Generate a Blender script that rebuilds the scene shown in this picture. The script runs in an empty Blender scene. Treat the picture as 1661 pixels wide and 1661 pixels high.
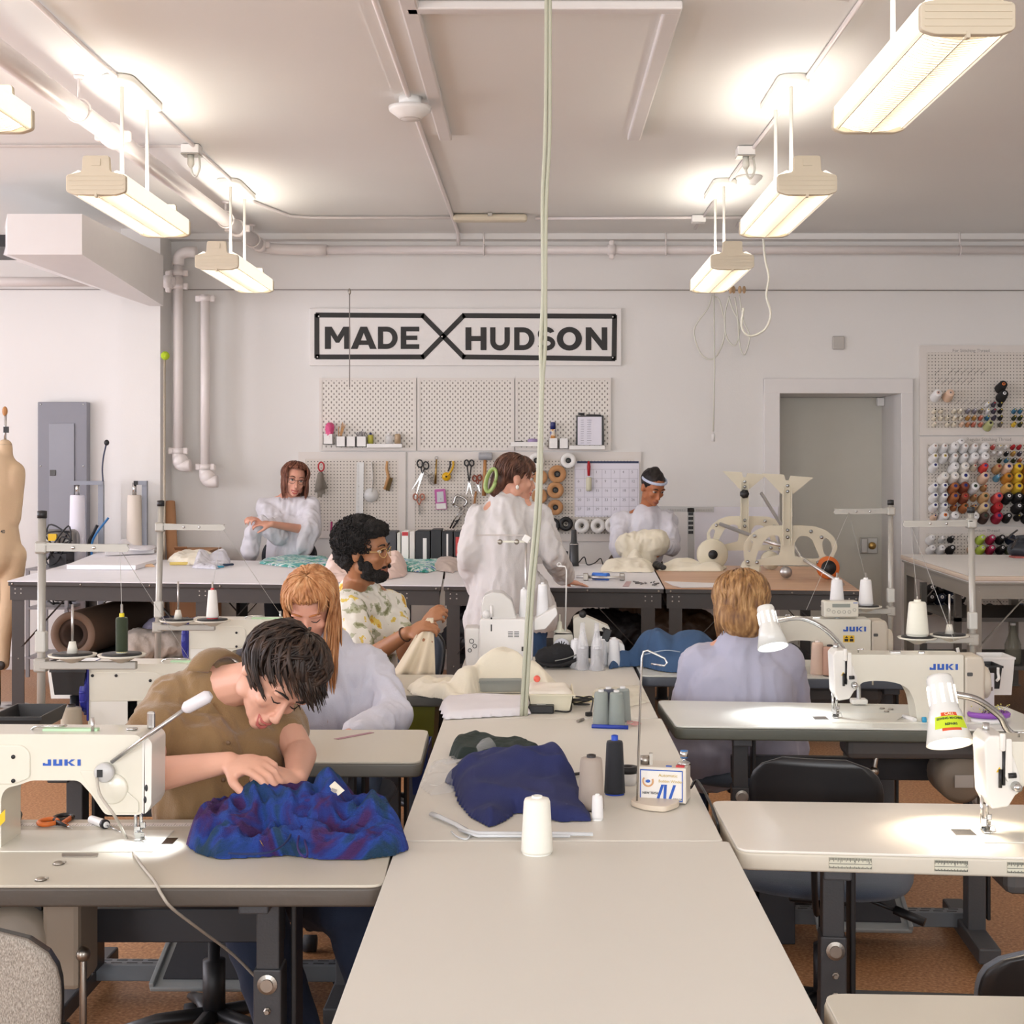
import bpy,bmesh,math,random
import numpy as np
from mathutils import Vector,Matrix,Euler,noise,Quaternion
R=math.radians
F,CX,CY,EYE=2380.0,868.0,757.0,1.58
SC=bpy.context.scene
COL=SC.collection
random.seed(7)
def at(px,py,Y):
    return Vector(((px-CX)*Y/F,Y,EYE-(py-CY)*Y/F))
def onz(px,py,z):
    Y=(EYE-z)*F/(py-CY)
    return Vector(((px-CX)*Y/F,Y,z))
def lin(c):
    if isinstance(c,str):
        c=c.lstrip('#');c=[int(c[i:i+2],16)/255 for i in (0,2,4)]
    return tuple(x/12.92 if x <=.04045 else ((x+.055)/1.055)**2.4 for x in c)
MATS={}
def mat(name,col,rough=.5,metal=0,bump=0,bscale=60,var=0,vscale=8,emit=0,spec=.5,alpha=1,trans=0,sheen=0,coat=0,stretch=None,ecol=None):
    if name in MATS:return MATS[name]
    m=bpy.data.materials.new(name);m.use_nodes=True
    nt=m.node_tree;b=nt.nodes['Principled BSDF']
    c=lin(col)
    b.inputs['Base Color'].default_value=(*c,1)
    b.inputs['Roughness'].default_value=rough
    b.inputs['Metallic'].default_value=metal
    b.inputs['Specular IOR Level'].default_value=spec
    b.inputs['Alpha'].default_value=alpha
    b.inputs['Transmission Weight'].default_value=trans
    b.inputs['Coat Weight'].default_value=coat
    if sheen:
        b.inputs['Sheen Weight'].default_value=sheen
    if emit:
        b.inputs['Emission Color'].default_value=(*(lin(ecol) if ecol else c),1)
        b.inputs['Emission Strength'].default_value=emit
    tc=nt.nodes.new('ShaderNodeTexCoord')
    mp=nt.nodes.new('ShaderNodeMapping')
    nt.links.new(tc.outputs['Object'],mp.inputs[0])
    if stretch:mp.inputs['Scale'].default_value=stretch
    n2=nt.nodes.new('ShaderNodeTexNoise');n2.inputs['Scale'].default_value=vscale
    n2.inputs['Detail'].default_value=5
    nt.links.new(mp.outputs[0],n2.inputs['Vector'])
    v=max(var,.03)
    mx=nt.nodes.new('ShaderNodeMix');mx.data_type='RGBA'
    mx.inputs[6].default_value=(*[x*(1-v) for x in c],1)
    mx.inputs[7].default_value=(*[min(1,x*(1+v)) for x in c],1)
    nt.links.new(n2.outputs['Fac'],mx.inputs[0]);nt.links.new(mx.outputs[2],b.inputs['Base Color'])
    if bump:
        n=nt.nodes.new('ShaderNodeTexNoise');n.inputs['Scale'].default_value=bscale;n.inputs['Detail'].default_value=4
        nt.links.new(mp.outputs[0],n.inputs['Vector'])
        bp=nt.nodes.new('ShaderNodeBump');bp.inputs['Strength'].default_value=bump;bp.inputs['Distance'].default_value=.01
        nt.links.new(n.outputs['Fac'],bp.inputs['Height']);nt.links.new(bp.outputs[0],b.inputs['Normal'])
    MATS[name]=m
    return m
def ramp_mat(name,stops,scale=20,rough=.6,detail=4,stretch=None,bump=0,kind='noise',dist=0,interp='LINEAR',coords='Object'):
    if name in MATS:return MATS[name]
    m=bpy.data.materials.new(name);m.use_nodes=True
    nt=m.node_tree;b=nt.nodes['Principled BSDF'];b.inputs['Roughness'].default_value=rough
    tc=nt.nodes.new('ShaderNodeTexCoord');mp=nt.nodes.new('ShaderNodeMapping')
    nt.links.new(tc.outputs[coords],mp.inputs[0])
    if stretch:mp.inputs['Scale'].default_value=stretch
    if kind=='noise':
        n=nt.nodes.new('ShaderNodeTexNoise');n.inputs['Detail'].default_value=detail;n.inputs['Distortion'].default_value=dist;o=n.outputs['Fac']
    elif kind=='voronoi':
        n=nt.nodes.new('ShaderNodeTexVoronoi');o=n.outputs['Color']
    else:
        n=nt.nodes.new('ShaderNodeTexWave');n.inputs['Distortion'].default_value=dist;n.inputs['Detail'].default_value=detail;o=n.outputs['Fac']
    n.inputs['Scale'].default_value=scale
    nt.links.new(mp.outputs[0],n.inputs['Vector'])
    r=nt.nodes.new('ShaderNodeValToRGB');r.color_ramp.interpolation=interp
    els=r.color_ramp.elements
    while len(els) < len(stops):els.new(.5)
    for e,(p,c) in zip(els,stops):
        e.position=p;e.color=(*lin(c),1)
    nt.links.new(o,r.inputs[0]);nt.links.new(r.outputs[0],b.inputs['Base Color'])
    if bump:
        bp=nt.nodes.new('ShaderNodeBump');bp.inputs['Strength'].default_value=bump;bp.inputs['Distance'].default_value=.01
        nt.links.new(o,bp.inputs['Height']);nt.links.new(bp.outputs[0],b.inputs['Normal'])
    MATS[name]=m
    return m
def peg_mat(name,base,sx,sz,rx,rz,stagger=False,hole='#5b544c'):
    """painted board with a grid of drilled holes (object x/z)"""
    if name in MATS:return MATS[name]
    m=bpy.data.materials.new(name);m.use_nodes=True
    nt=m.node_tree;b=nt.nodes['Principled BSDF'];b.inputs['Roughness'].default_value=.5
    tc=nt.nodes.new('ShaderNodeTexCoord');sp=nt.nodes.new('ShaderNodeSeparateXYZ');nt.links.new(tc.outputs['Object'],sp.inputs[0])
    def mth(op,a,c=None):
        n=nt.nodes.new('ShaderNodeMath');n.operation=op
        for i,v in ((0,a),(1,c)):
            if v is None:continue
            if isinstance(v,(int,float)):n.inputs[i].default_value=v
            else:nt.links.new(v,n.inputs[i])
        return n.outputs[0]
    z=mth('DIVIDE',sp.outputs[2],sz)
    x=mth('DIVIDE',sp.outputs[0],sx)
    if stagger:
        row=mth('FLOORED_MODULO',mth('FLOOR',z),2.0)
        x=mth('ADD',x,mth('MULTIPLY',row,.5))
    fx=mth('MULTIPLY',mth('SUBTRACT',mth('FRACT',mth('ADD',x,100.0)),.5),sx/rx)
    fz=mth('MULTIPLY',mth('SUBTRACT',mth('FRACT',mth('ADD',z,100.0)),.5),sz/rz)
    d=mth('ADD',mth('POWER',mth('ABSOLUTE',fx),2.0),mth('POWER',mth('ABSOLUTE',fz),2.0))
    h=mth('LESS_THAN',d,1.0)
    mx=nt.nodes.new('ShaderNodeMix');mx.data_type='RGBA'
    mx.inputs[6].default_value=(*lin(base),1);mx.inputs[7].default_value=(*lin(hole),1)
    nt.links.new(h,mx.inputs[0]);nt.links.new(mx.outputs[2],b.inputs['Base Color'])
    MATS[name]=m
    return m
WM={}
def wm(o):
    return WM.get(o.name,Matrix.Identity(4)) if o else Matrix.Identity(4)
def mesh_obj(name,me,material=None,parent=None):
    o=bpy.data.objects.new(name,me)
    COL.objects.link(o)
    if parent:o.parent=parent;WM[o.name]=wm(parent).copy()
    if material is not None and not me.materials:
        for m in (material if isinstance(material,(list,tuple)) else [material]):me.materials.append(m)
    return o
class MB:
    def __init__(s):s.v=[];s.f=[];s.mi=[];s.cur=0;s.sm=[];s.smooth=False
    def add(s,vs,fs,smooth=None):
        n=len(s.v);s.v+=[Vector(v) for v in vs]
        for f in fs:
            s.f.append([i+n for i in f]);s.mi.append(s.cur);s.sm.append(s.smooth if smooth is None else smooth)
        return s
    def box(s,c,d,rot=None,bev=0,taper=1.0):
        """centre c, full size d, rot euler degrees"""
        bm=bmesh.new();bmesh.ops.create_cube(bm,size=1)
        for v in bm.verts:
            k=taper if v.co.z > 0 else 1
            v.co=Vector((v.co.x*d[0]*k,v.co.y*d[1]*k,v.co.z*d[2]))
        if bev:bmesh.ops.bevel(bm,geom=list(bm.edges),offset=min(bev,min(d)*.45),segments=2,profile=.5,affect='EDGES')
        M=Matrix.Translation(c)
        if rot is not None:M=M @ (rot if isinstance(rot,Matrix) else Euler([R(a) for a in rot]).to_matrix().to_4x4())
        bm.verts.index_update()
        s.add([M @ v.co for v in bm.verts],[[v.index for v in f.verts] for f in bm.faces],smooth=False)
        bm.free();return s
    def bx(s,x0,x1,y0,y1,z0,z1,bev=0):
        return s.box(((x0+x1)/2,(y0+y1)/2,(z0+z1)/2),(abs(x1-x0),abs(y1-y0),abs(z1-z0)),bev=bev)
    def prism(s,pts,ex,smooth=False):
        """closed polygon pts (3d, planar) swept by vector ex"""
        pts=[Vector(p) for p in pts];n=len(pts);ex=Vector(ex)
        nrm=Vector()
        for i in range(n):nrm+=pts[i].cross(pts[(i+1) % n])
        if nrm.dot(ex) > 0:pts=pts[::-1]
        vs=pts+[p+ex for p in pts]
        fs=[list(range(n)),list(range(2*n-1,n-1,-1))]
        s.add(vs,fs,smooth=False)
        s.add(vs,[[i,i+n,(i+1) % n+n,(i+1) % n] for i in range(n)],smooth=smooth)
        return s
    def tube(s,pts,r,n=8,caps=True,flat=1.0):
        pts=[Vector(p) for p in pts]
        rs=r if isinstance(r,(list,tuple)) else [r]*len(pts)
        k=len(pts)
        if k < 2:return s
        t0=(pts[1]-pts[0]).normalized()
        up=Vector((0,0,1)) if abs(t0.z) < .9 else Vector((1,0,0))
        nx=(up - t0*up.dot(t0)).normalized()
        vs=[]
        for i in range(k):
            t=(pts[min(i+1,k-1)]-pts[max(i-1,0)])
            t=t.normalized() if t.length > 1e-9 else t0
            nx=nx - t*nx.dot(t)
            nx=nx.normalized() if nx.length > 1e-6 else t.orthogonal().normalized()
            ny=t.cross(nx)
            for j in range(n):
                a=2*math.pi*j/n
                vs.append(pts[i]+nx*(math.cos(a)*rs[i]*flat)+ny*(math.sin(a)*rs[i]))
        fs=[[i*n+j,i*n+(j+1) % n,(i+1)*n+(j+1) % n,(i+1)*n+j] for i in range(k-1) for j in range(n)]
        s.add(vs,fs,smooth=True)
        if caps:s.add(vs,[list(range(n))[::-1],[(k-1)*n+j for j in range(n)]],smooth=False)
        return s
    def lathe(s,prof,c=(0,0,0),n=24,M=None,smooth=True):
        """profile [(r,z)] about z, then M, then moved to c"""
        M=M or Matrix.Identity(4);c=Vector(c);vs=[]
        for r,z in prof:
            for j in range(n):
                a=2*math.pi*j/n
                vs.append(c+M @ Vector((r*math.cos(a),r*math.sin(a),z)))
        k=len(prof)
        fs=[[i*n+j,i*n+(j+1) % n,(i+1)*n+(j+1) % n,(i+1)*n+j] for i in range(k-1) for j in range(n)]
        m=len(s.v)
        s.add(vs,fs,smooth=smooth)
        if prof[0]==prof[-1]:return s
        s.f+=[[m+j for j in range(n)][::-1],[m+(k-1)*n+j for j in range(n)]];s.mi+=[s.cur]*2;s.sm+=[False]*2
        return s
    def ell(s,c,r,M=None,n=16):
        M=M or Matrix.Identity(4)
        S=Matrix.Diagonal((*r,1))
        return s.lathe([(max(.02,math.sin(math.pi*i/(n//2))),-math.cos(math.pi*i/(n//2))) for i in range(n//2+1)],c,n,M @ S)
    def build(s,name,material,parent=None,bevel=0,origin=None,seg=2):
        me=bpy.data.meshes.new(name)
        vs=s.v
        if parent:
            inv=wm(parent).inverted();vs=[inv @ v for v in vs];off=None
        else:
            xs=[v.x for v in vs];ys=[v.y for v in vs];zs=[v.z for v in vs]
            off=Vector(origin) if origin else Vector(((min(xs)+max(xs))/2,(min(ys)+max(ys))/2,min(zs)))
            vs=[v-off for v in vs]
        me.from_pydata([tuple(v) for v in vs],[],s.f)
        me.polygons.foreach_set('material_index',s.mi)
        me.polygons.foreach_set('use_smooth',s.sm)
        bm=bmesh.new();bm.from_mesh(me);bmesh.ops.remove_doubles(bm,verts=bm.verts,dist=1e-6)
        bmesh.ops.recalc_face_normals(bm,faces=bm.faces);bm.to_mesh(me);bm.free()
        me.update()
        o=mesh_obj(name,me,material,parent)
        if off is not None:o.location=off;WM[o.name]=Matrix.Translation(off)
        if bevel:
            b=o.modifiers.new('b','BEVEL');b.width=bevel;b.segments=seg;b.limit_method='ANGLE';b.angle_limit=R(40)
            for p in me.polygons:p.use_smooth=True
            w=o.modifiers.new('w','WEIGHTED_NORMAL')
        return o
def tag(o,label,cat=None,group=None,kind=None):
    if label:o['label']=label
    if cat:o['category']=cat
    if group:o['group']=group
    if kind:o['kind']=kind
    return o
def struct(o):o['kind']='structure';return o
def thing(name,label,cat,loc=(0,0,0),rz=0,group=None):
    o=bpy.data.objects.new(name,None);COL.objects.link(o);o.empty_display_size=.05
    o.location=loc;o.rotation_euler=(0,0,R(rz))
    WM[o.name]=Matrix.Translation(loc) @ Matrix.Rotation(R(rz),4,'Z')
    return tag(o,label,cat,group)
def move(o,loc,rz=0,rot=None):
    o.location=loc;o.rotation_euler=rot if rot else (0,0,R(rz))
def dup(root,loc,rz=0,label=None,rot=None,scale=None,group=None,mats=None):
    def cp(o,par):
        c=o.copy();COL.objects.link(c);c.parent=par
        for ch in CH.get(o.name,[]):cp(ch,c)
        return c
    r=cp(root,None)
    if mats:
        pass
    move(r,loc,rz,rot)
    if scale:r.scale=scale if isinstance(scale,(tuple,list)) else (scale,)*3
    if label:r['label']=label
    if group:r['group']=group
    return r
CH={}
def snap(root):
    """remember the children of a finished prototype so it can be copied"""
    for o in list(COL.objects):
        if o.parent is not None:
            l=CH.setdefault(o.parent.name,[])
            if o not in l:l.append(o)
def text_mesh(txt,size,bold=0,ext=.0005,align='LEFT',sx=1.0,shear=0):
    cu=bpy.data.curves.new('t','FONT');cu.body=txt;cu.size=size;cu.offset=bold;cu.extrude=ext;cu.align_x=align;cu.shear=shear
    cu.resolution_u=3
    o=bpy.data.objects.new('t',cu);COL.objects.link(o)
    dg=bpy.context.evaluated_depsgraph_get();dg.update()
    me=bpy.data.meshes.new_from_object(o.evaluated_get(dg))
    vs=[Vector((v.co.x*sx,v.co.y,v.co.z)) for v in me.vertices];fs=[list(p.vertices) for p in me.polygons]
    bpy.data.objects.remove(o);bpy.data.curves.remove(cu);bpy.data.meshes.remove(me)
    return vs,fs
TXM=Matrix(((1,0,0,0),(0,0,-1,0),(0,1,0,0),(0,0,0,1)))
def write(mb,txt,p,size,rotM=None,**k):
    vs,fs=text_mesh(txt,size,**k)
    M=Matrix.Translation(p) @ (rotM or Matrix.Identity(4)) @ TXM
    mb.add([M @ v for v in vs],fs,smooth=False);return mb
def rounded(pts,r,n=5):
    """round the corners of a planar polygon"""
    out=[];k=len(pts);pts=[Vector(p) for p in pts]
    for i in range(k):
        p=pts[i];a=pts[i-1];b=pts[(i+1) % k]
        ra=r[i] if isinstance(r,(list,tuple)) else r
        if ra <=0:out.append(p);continue
        da=(a-p).normalized();db=(b-p).normalized()
        q0=p+da*ra;q1=p+db*ra
        for j in range(n+1):
            t=j/n;out.append(q0*(1-t)**2+p*2*t*(1-t)+q1*t*t)
    return out
def smooth_path(pts,n=8):
    """Catmull-Rom through points"""
    P=[Vector(p) for p in pts];P=[P[0]*2-P[1]]+P+[P[-1]*2-P[-2]];out=[]
    for i in range(1,len(P)-2):
        for j in range(n):
            t=j/n;a,b,c,d=P[i-1:i+3]
            out.append(.5*((2*b)+(c-a)*t+(2*a-5*b+4*c-d)*t*t+(3*b-a-3*c+d)*t**3))
    out.append(P[-2]);return out
def cap(mb,a,ra,b,rb,n=14):
    a=Vector(a);b=Vector(b);d=b-a;L=d.length
    if L < 1e-5:return mb.ell(a,(ra,)*3)
    q=d.to_track_quat('Z','Y').to_matrix().to_4x4()
    prof=[]
    for i in range(6):
        t=math.pi/2*i/5;prof.append((max(.0005,ra*math.sin(t)),-ra*math.cos(t)))
    for i in range(6):
        t=math.pi/2*i/5;prof.append((max(.0005,rb*math.cos(t)),L+rb*math.sin(t)))
    return mb.lathe(prof,a,n,q)
def blob(name,prims,material,parent=None,vox=.008,smooth=6,disp=None,keep=None,face_mat=None,post=None):
    """union of capsules and ellipsoids, merged to one continuous skin"""
    mb=MB()
    for p in prims:
        if p[0]=='c':cap(mb,*p[1:])
        elif p[0]=='chain':
            pts,rs=p[1],p[2]
            for i in range(len(pts)-1):cap(mb,pts[i],rs[i],pts[i+1],rs[i+1])
        elif p[0]=='e':mb.ell(p[1],p[2],Euler([R(a) for a in p[3]]).to_matrix().to_4x4() if len(p) > 3 else None)
        elif p[0]=='m':mb.ell(p[1],p[2],p[3])
        elif p[0]=='b':mb.box(p[1],p[2],p[3] if len(p) > 3 else None)
    me=bpy.data.meshes.new('tmp');me.from_pydata([tuple(v) for v in mb.v],[],mb.f)
    bm=bmesh.new();bm.from_mesh(me);bmesh.ops.recalc_face_normals(bm,faces=bm.faces);bm.to_mesh(me);bm.free()
    o=bpy.data.objects.new('tmp',me);COL.objects.link(o)
    r=o.modifiers.new('r','REMESH');r.mode='VOXEL';r.voxel_size=vox;r.use_smooth_shade=True
    sm=o.modifiers.new('s','SMOOTH');sm.factor=.5;sm.iterations=smooth
    dg=bpy.context.evaluated_depsgraph_get();dg.update()
    m2=bpy.data.meshes.new_from_object(o.evaluated_get(dg))
    bpy.data.objects.remove(o);bpy.data.meshes.remove(me)
    m2.name=name
    if disp:
        nr=[v.normal.copy() for v in m2.vertices]
        for v,n in zip(m2.vertices,nr):v.co=v.co+disp(v.co,n)
    if keep:
        bm=bmesh.new();bm.from_mesh(m2)
        bmesh.ops.delete(bm,geom=[v for v in bm.verts if not keep(v.co)],context='VERTS');bm.to_mesh(m2);bm.free()
    if face_mat:
        for p in m2.polygons:p.material_index=face_mat(p.center,p.normal)
    for p in m2.polygons:p.use_smooth=True
    m2.materials.clear()
    if parent:
        m2.transform(wm(parent).inverted());off=None
    else:
        xs=[v.co for v in m2.vertices]
        off=Vector((sum(v.x for v in xs)/len(xs),sum(v.y for v in xs)/len(xs),min(v.z for v in xs)))
        m2.transform(Matrix.Translation(-off))
    m2.update()
    ob=mesh_obj(name,m2,material,parent)
    if off is not None:ob.location=off;WM[ob.name]=Matrix.Translation(off)
    return ob
def fold(amp,sc=(6,6,6),ridge=True,seed=0,depth=2):
    def f(co,n):
        p=Vector((co.x*sc[0]+seed,co.y*sc[1],co.z*sc[2]))
        w=noise.noise_vector(p*.6)*.7
        a=noise.noise(p+w)
        if ridge:a=1-2.2*abs(a)
        b=noise.noise(p*2.3+w)*.35
        return n*(amp*(a+b)*.6)
    return f
def heap(name,poly,z0,hfun,material,parent=None,step=.01,edge=.03,thick=.004,fold_amp=.01,fsc=14,seed=0,label=None,cat=None,disp=None,bumpy=.3):
    """cloth lying in a pile: outline poly [(x,y)], height hfun(x,y)"""
    poly=[Vector((p[0],p[1])) for p in poly]
    xs=[p.x for p in poly];ys=[p.y for p in poly]
    def sd(x,y):
        d=1e9;ins=False;n=len(poly)
        for i in range(n):
            a=poly[i];b=poly[(i+1) % n]
            e=b-a;w=Vector((x,y))-a
            t=max(0,min(1,w.dot(e)/max(1e-12,e.dot(e))))
            d=min(d,(w-e*t).length)
            if (a.y > y) !=(b.y > y) and x < (b.x-a.x)*(y-a.y)/(b.y-a.y)+a.x:ins=not ins
        return d if ins else -d
    nx=int((max(xs)-min(xs))/step)+3;ny=int((max(ys)-min(ys))/step)+3
    idx={};vs=[];fs=[]
    for i in range(nx):
        for j in range(ny):
            x=min(xs)-step+i*step;y=min(ys)-step+j*step
            s=sd(x,y)
            if s < -step*.8:continue
            k=max(0,min(1,s/edge));k=math.sqrt(max(0,1-(1-k)**2))
            p=Vector((x*fsc+seed,y*fsc,seed*.3));w=noise.noise_vector(p*.5)*1.2
            fo=(1-2*abs(noise.noise(p+w)))*fold_amp+(1-2.4*abs(noise.noise(p*2.3+w)))*fold_amp*bumpy
            h=hfun(x,y)
            z=z0+.0015+thick+k*(h+max(-h*.6,fo))
            idx[i,j]=len(vs);vs.append((x,y,z))
    top=len(vs)
    for i in range(nx-1):
        for j in range(ny-1):
            q=[(i,j),(i+1,j),(i+1,j+1),(i,j+1)]
            if all(a in idx for a in q):fs.append([idx[a] for a in q])
    from collections import Counter
    ed=Counter()
    for f in fs:
        for a,b in zip(f,f[1:]+f[:1]):ed[tuple(sorted((a,b)))]+=1
    low={}
    nf=[]
    for f in fs:
        for a,b in zip(f,f[1:]+f[:1]):
            if ed[tuple(sorted((a,b)))]==1:
                for c in (a,b):
                    if c not in low:
                        low[c]=len(vs);vs.append((vs[c][0],vs[c][1],z0+.0015))
                nf.append([b,a,low[a],low[b]])
    mb=MB();mb.add(vs,fs+nf,smooth=True)
    o=mb.build(name,material,parent)
    m=o.modifiers.new('s','SMOOTH');m.iterations=2;m.factor=.4
    s2=o.modifiers.new('ss','SUBSURF');s2.levels=1;s2.render_levels=1
    if label:tag(o,label,cat)
    return o
def gauss(peaks):
    return lambda x,y:max(h*math.exp(-(((x-a)/rx)**2+((y-b)/ry)**2)**1.6) for a,b,h,rx,ry in peaks)
wall_m=mat('wall_paint','#e6e3df',.75,bump=.06,bscale=90,var=.02,vscale=1.5)
ceil_m=mat('ceiling_paint','#e8e7e3',.8,bump=.04,bscale=40,var=.02,vscale=1)
pipe_m=mat('pipe_paint','#e6deda',.35,var=.02)
trim_m=mat('trim_paint','#e2dedb',.4)
white_m=mat('white_plastic','#eceae6',.4)
lam_m=mat('laminate','#cbc5b6',.38,var=.03,vscale=3,bump=.01,bscale=300)
lamw_m=mat('white_melamine','#dedad0',.42,var=.02,vscale=2)
edge_m=mat('edge_dark','#514a43',.45,bump=.1,bscale=30)
edgel_m=mat('edge_cream','#cfc8b8',.4,var=.06)
steel_m=mat('stand_paint','#47484b',.5,bump=.08,bscale=200)
steelb_m=mat('cutting_stand_paint','#3c3734',.5,bump=.08,bscale=200)
chrome_m=mat('chrome','#c9c9c8',.22,1)
nickel_m=mat('nickel','#a9a39a',.35,1)
black_m=mat('black_plastic','#1b1b1d',.45)
blackr_m=mat('black_rubber','#242427',.7)
machine_m=mat('machine_enamel','#dfdbcc',.28,coat=.3,bump=.015,bscale=150)
machinew_m=mat('machine_white','#e8e5dd',.32,coat=.2)
beige_m=mat('fixture_beige','#d8cdb6',.5)
putty_m=mat('putty_plastic','#c9c0b0',.45)
blue_m=mat('cobalt_plastic','#2a2f8f',.4)
jblue_m=mat('logo_blue','#1f55b4',.5)
ink_m=mat('sign_ink','#262422',.6)
yellow_m=mat('warning_yellow','#e8bd20',.5)
red_m=mat('red_plastic','#b8202a',.45)
orange_m=mat('orange_plastic','#d9722e',.45)
card_m=mat('cardboard','#b98a64',.85,var=.08,vscale=5)
paper_m=mat('paper','#efedf0',.8)
alu_m=mat('aluminium','#c4c2c0',.35,.9)
clear_m=mat('clear_plastic','#f2f2f2',.12,alpha=.35)
cord_m=mat('cord_white','#dddccf',.5)
grey_cord_m=mat('cord_grey','#b5aea2',.5)
WY=11.44;CE=3.38
XL,XR,YF=-6.4,4.7,-2.4
mb=MB().bx(XL-.2,XR+.2,YF-.2,WY+1.2,-.1,0)
floor_m=ramp_mat('cork_floor',[(.25,'#75492b'),(.45,'#a06e45'),(.6,'#b8895f'),(.8,'#d0ac85')],scale=90,rough=.45,detail=8,kind='noise')
struct(mb.build('floor',floor_m))
struct(MB().bx(XL-.2,XR+.2,YF-.2,WY+1.2,CE,CE+.1).build('ceiling',ceil_m))
dx0,dx1,dz=1.905,2.846,2.149
mb=MB().bx(XL-.2,dx0,WY,WY+.14,0,CE).bx(dx1,XR+.2,WY,WY+.14,0,CE).bx(dx0,dx1,WY,WY+.14,dz,CE)
struct(mb.build('wall_back',wall_m))
mb=MB().bx(dx0-.08,dx0,WY+.14,WY+.72,0,dz).bx(dx1,dx1+.08,WY+.14,WY+.72,0,dz).bx(dx0-.08,dx1+.08,WY+.14,WY+.72,dz,dz+.08)
struct(mb.build('trim_1',trim_m))
c0,c1,cz=(1238-CX)*WY/F,(1480-CX)*WY/F,EYE+(CY-614)*WY/F
mb=MB()
mb.bx(c0,dx0,WY-.03,WY,0,cz,bev=.006).bx(dx1,c1,WY-.03,WY,0,cz,bev=.006).bx(c0,c1,WY-.031,WY,dz,cz,bev=.006)
struct(mb.build('trim_2',trim_m))
dm=mat('door_paint','#cfccc0',.5)
d=struct(MB().bx(dx0-.02,dx1+.02,WY+.61,WY+.66,.01,dz-.003).build('door_1',dm))
MB().bx(*[(x-CX)*12.04/F for x in (1395,1423)],WY+.585,WY+.61,at(0,898,12.04).z,at(0,872,12.04).z,bev=.005).build('lock_plate',mat('lock_steel','#b9b6b0',.4,.7),d)
MB().bx(*[(x-CX)*12.04/F for x in (1396,1406)],WY+.56,WY+.585,at(0,897,12.03).z,at(0,873,12.03).z,bev=.006).build('latch',MATS['lock_steel'],d)
MB().lathe([(.0,0),(.03,0),(.03,.03),(.022,.04),(0,.04)],at(1414,885,12.02),20,Matrix.Rotation(R(90),4,'X')).build('deadbolt',mat('brass','#b9975a',.3,.9),d)
mb=MB();mb.bx(1.925,1.955,WY+.59,WY+.61,.1,dz-.03,bev=.004)
mb.build('hinge',MATS['lock_steel'],d)
mb=MB();mb.box(at(1428,652,11.96),(.06,.05,.07),bev=.008);mb.build('top_latch',white_m,d)
def wall_with_windows(name,a,b,axis,pos,th,wins,zs):
    """wall from a to b along axis at pos, windows [(c0,c1)] between heights zs"""
    mb=MB()
    def seg(u0,u1,z0,z1):
        if axis=='x':mb.bx(u0,u1,pos,pos+th,z0,z1)
        else:mb.bx(pos,pos+th,u0,u1,z0,z1)
    u=a
    for w0,w1 in wins:
        seg(u,w0,0,CE);seg(w0,w1,0,zs[0]);seg(w0,w1,zs[1],CE);u=w1
    seg(u,b,0,CE)
    return struct(mb.build(name,wall_m))
wl=[(1.0,2.6),(3.4,5.0),(5.8,7.4),(8.2,9.8)]
wf=[(-4.6,-2.6),(-1.9,.1),(.8,2.8)]  # unseen openings behind the camera, added to let fill light in
wall_with_windows('wall_left',YF-.2,WY+.2,'y',XL-.2,.2,wl,(.9,2.9))
wall_with_windows('wall_front',XL-.2,XR+.2,'x',YF-.2,.2,wf,(.9,2.9))
struct(MB().bx(XR,XR+.2,YF-.2,WY+.2,0,CE).build('wall_right',wall_m))
k=0
for w0,w1 in wl+wf:
    k+=1;mb=MB();left=k <=4
    for u0,u1,z0,z1 in ((w0,w1,.9,.96),(w0,w1,2.84,2.9),(w0,w0+.05,.9,2.9),(w1-.05,w1,.9,2.9),(w0,w1,1.88,1.92)):
        if left:mb.bx(XL-.13,XL-.07,u0,u1,z0,z1)
        else:mb.bx(u0,u1,YF-.13,YF-.07,z0,z1)
    struct(mb.build('window_%d' % k,trim_m))  # front-wall frames belong to the openings added for fill
px0,px1=at(196,0,11.1).x,at(260,0,11.1).x
struct(MB().bx(px0,px1,11.1,WY,0,CE).build('trim_3',wall_m))
bb=mat('baseboard_paint','#cfc9c6',.5)
struct(MB().bx(XL,px0,WY-.02,WY,0,.1).bx(px1,c0,WY-.02,WY,0,.1).bx(c1,XR,WY-.02,WY,0,.1).build('baseboard_back',bb))
struct(MB().bx(px1,XR,WY-.12,WY,EYE+(CY-400)*WY/F+.04,CE).build('trim_4',wall_m))
struct(MB().bx(-.47,.52,5.72,7.93,CE-.006,CE).build('trim_5',ceil_m))
for i,(x0,x1,y0,y1) in enumerate([(-.52,-.45,5.1,7.95),(.50,.57,5.72,7.95),(-.5,.57,5.66,5.73)]):
    struct(MB().bx(x0,x1,y0,y1,CE-.035,CE,bev=.008).build('trim_%d' % (6+i),trim_m))
struct(MB().bx(-.68,-.52,5.1,7.9,CE-.012,CE).build('trim_9',ceil_m))
def flange(mb,c,ax,r,w=.035):
    M={'z':Matrix.Identity(4),'y':Matrix.Rotation(R(90),4,'X'),'x':Matrix.Rotation(R(90),4,'Y')}[ax]
    mb.lathe([(r,-w),(r*1.25,-w),(r*1.25,w),(r,w)],c,18,M)
    o={'z':Vector((r*1.45,0,0)),'y':Vector((r*1.4,0,0)),'x':Vector((0,0,r*1.4))}[ax]
    for s in (-1,1):mb.box(Vector(c)+o*s,(.04,.04,.05),bev=.01)
t=thing('ceiling_pipe','large white sprinkler pipe running along the ceiling on the left towards the back wall','pipe',(-2.1,6.5,3.2))
mb=MB();mb.tube([(-2.1,2.2,3.165),(-2.1,6.9,3.216),(-2.1,11.2,3.27)],.047,20)
for y in (7.3,10.35):flange(mb,(-2.1,y,3.165+(y-2.2)*.0117),'y',.05)
mb.build('pipe',pipe_m,t)
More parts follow.
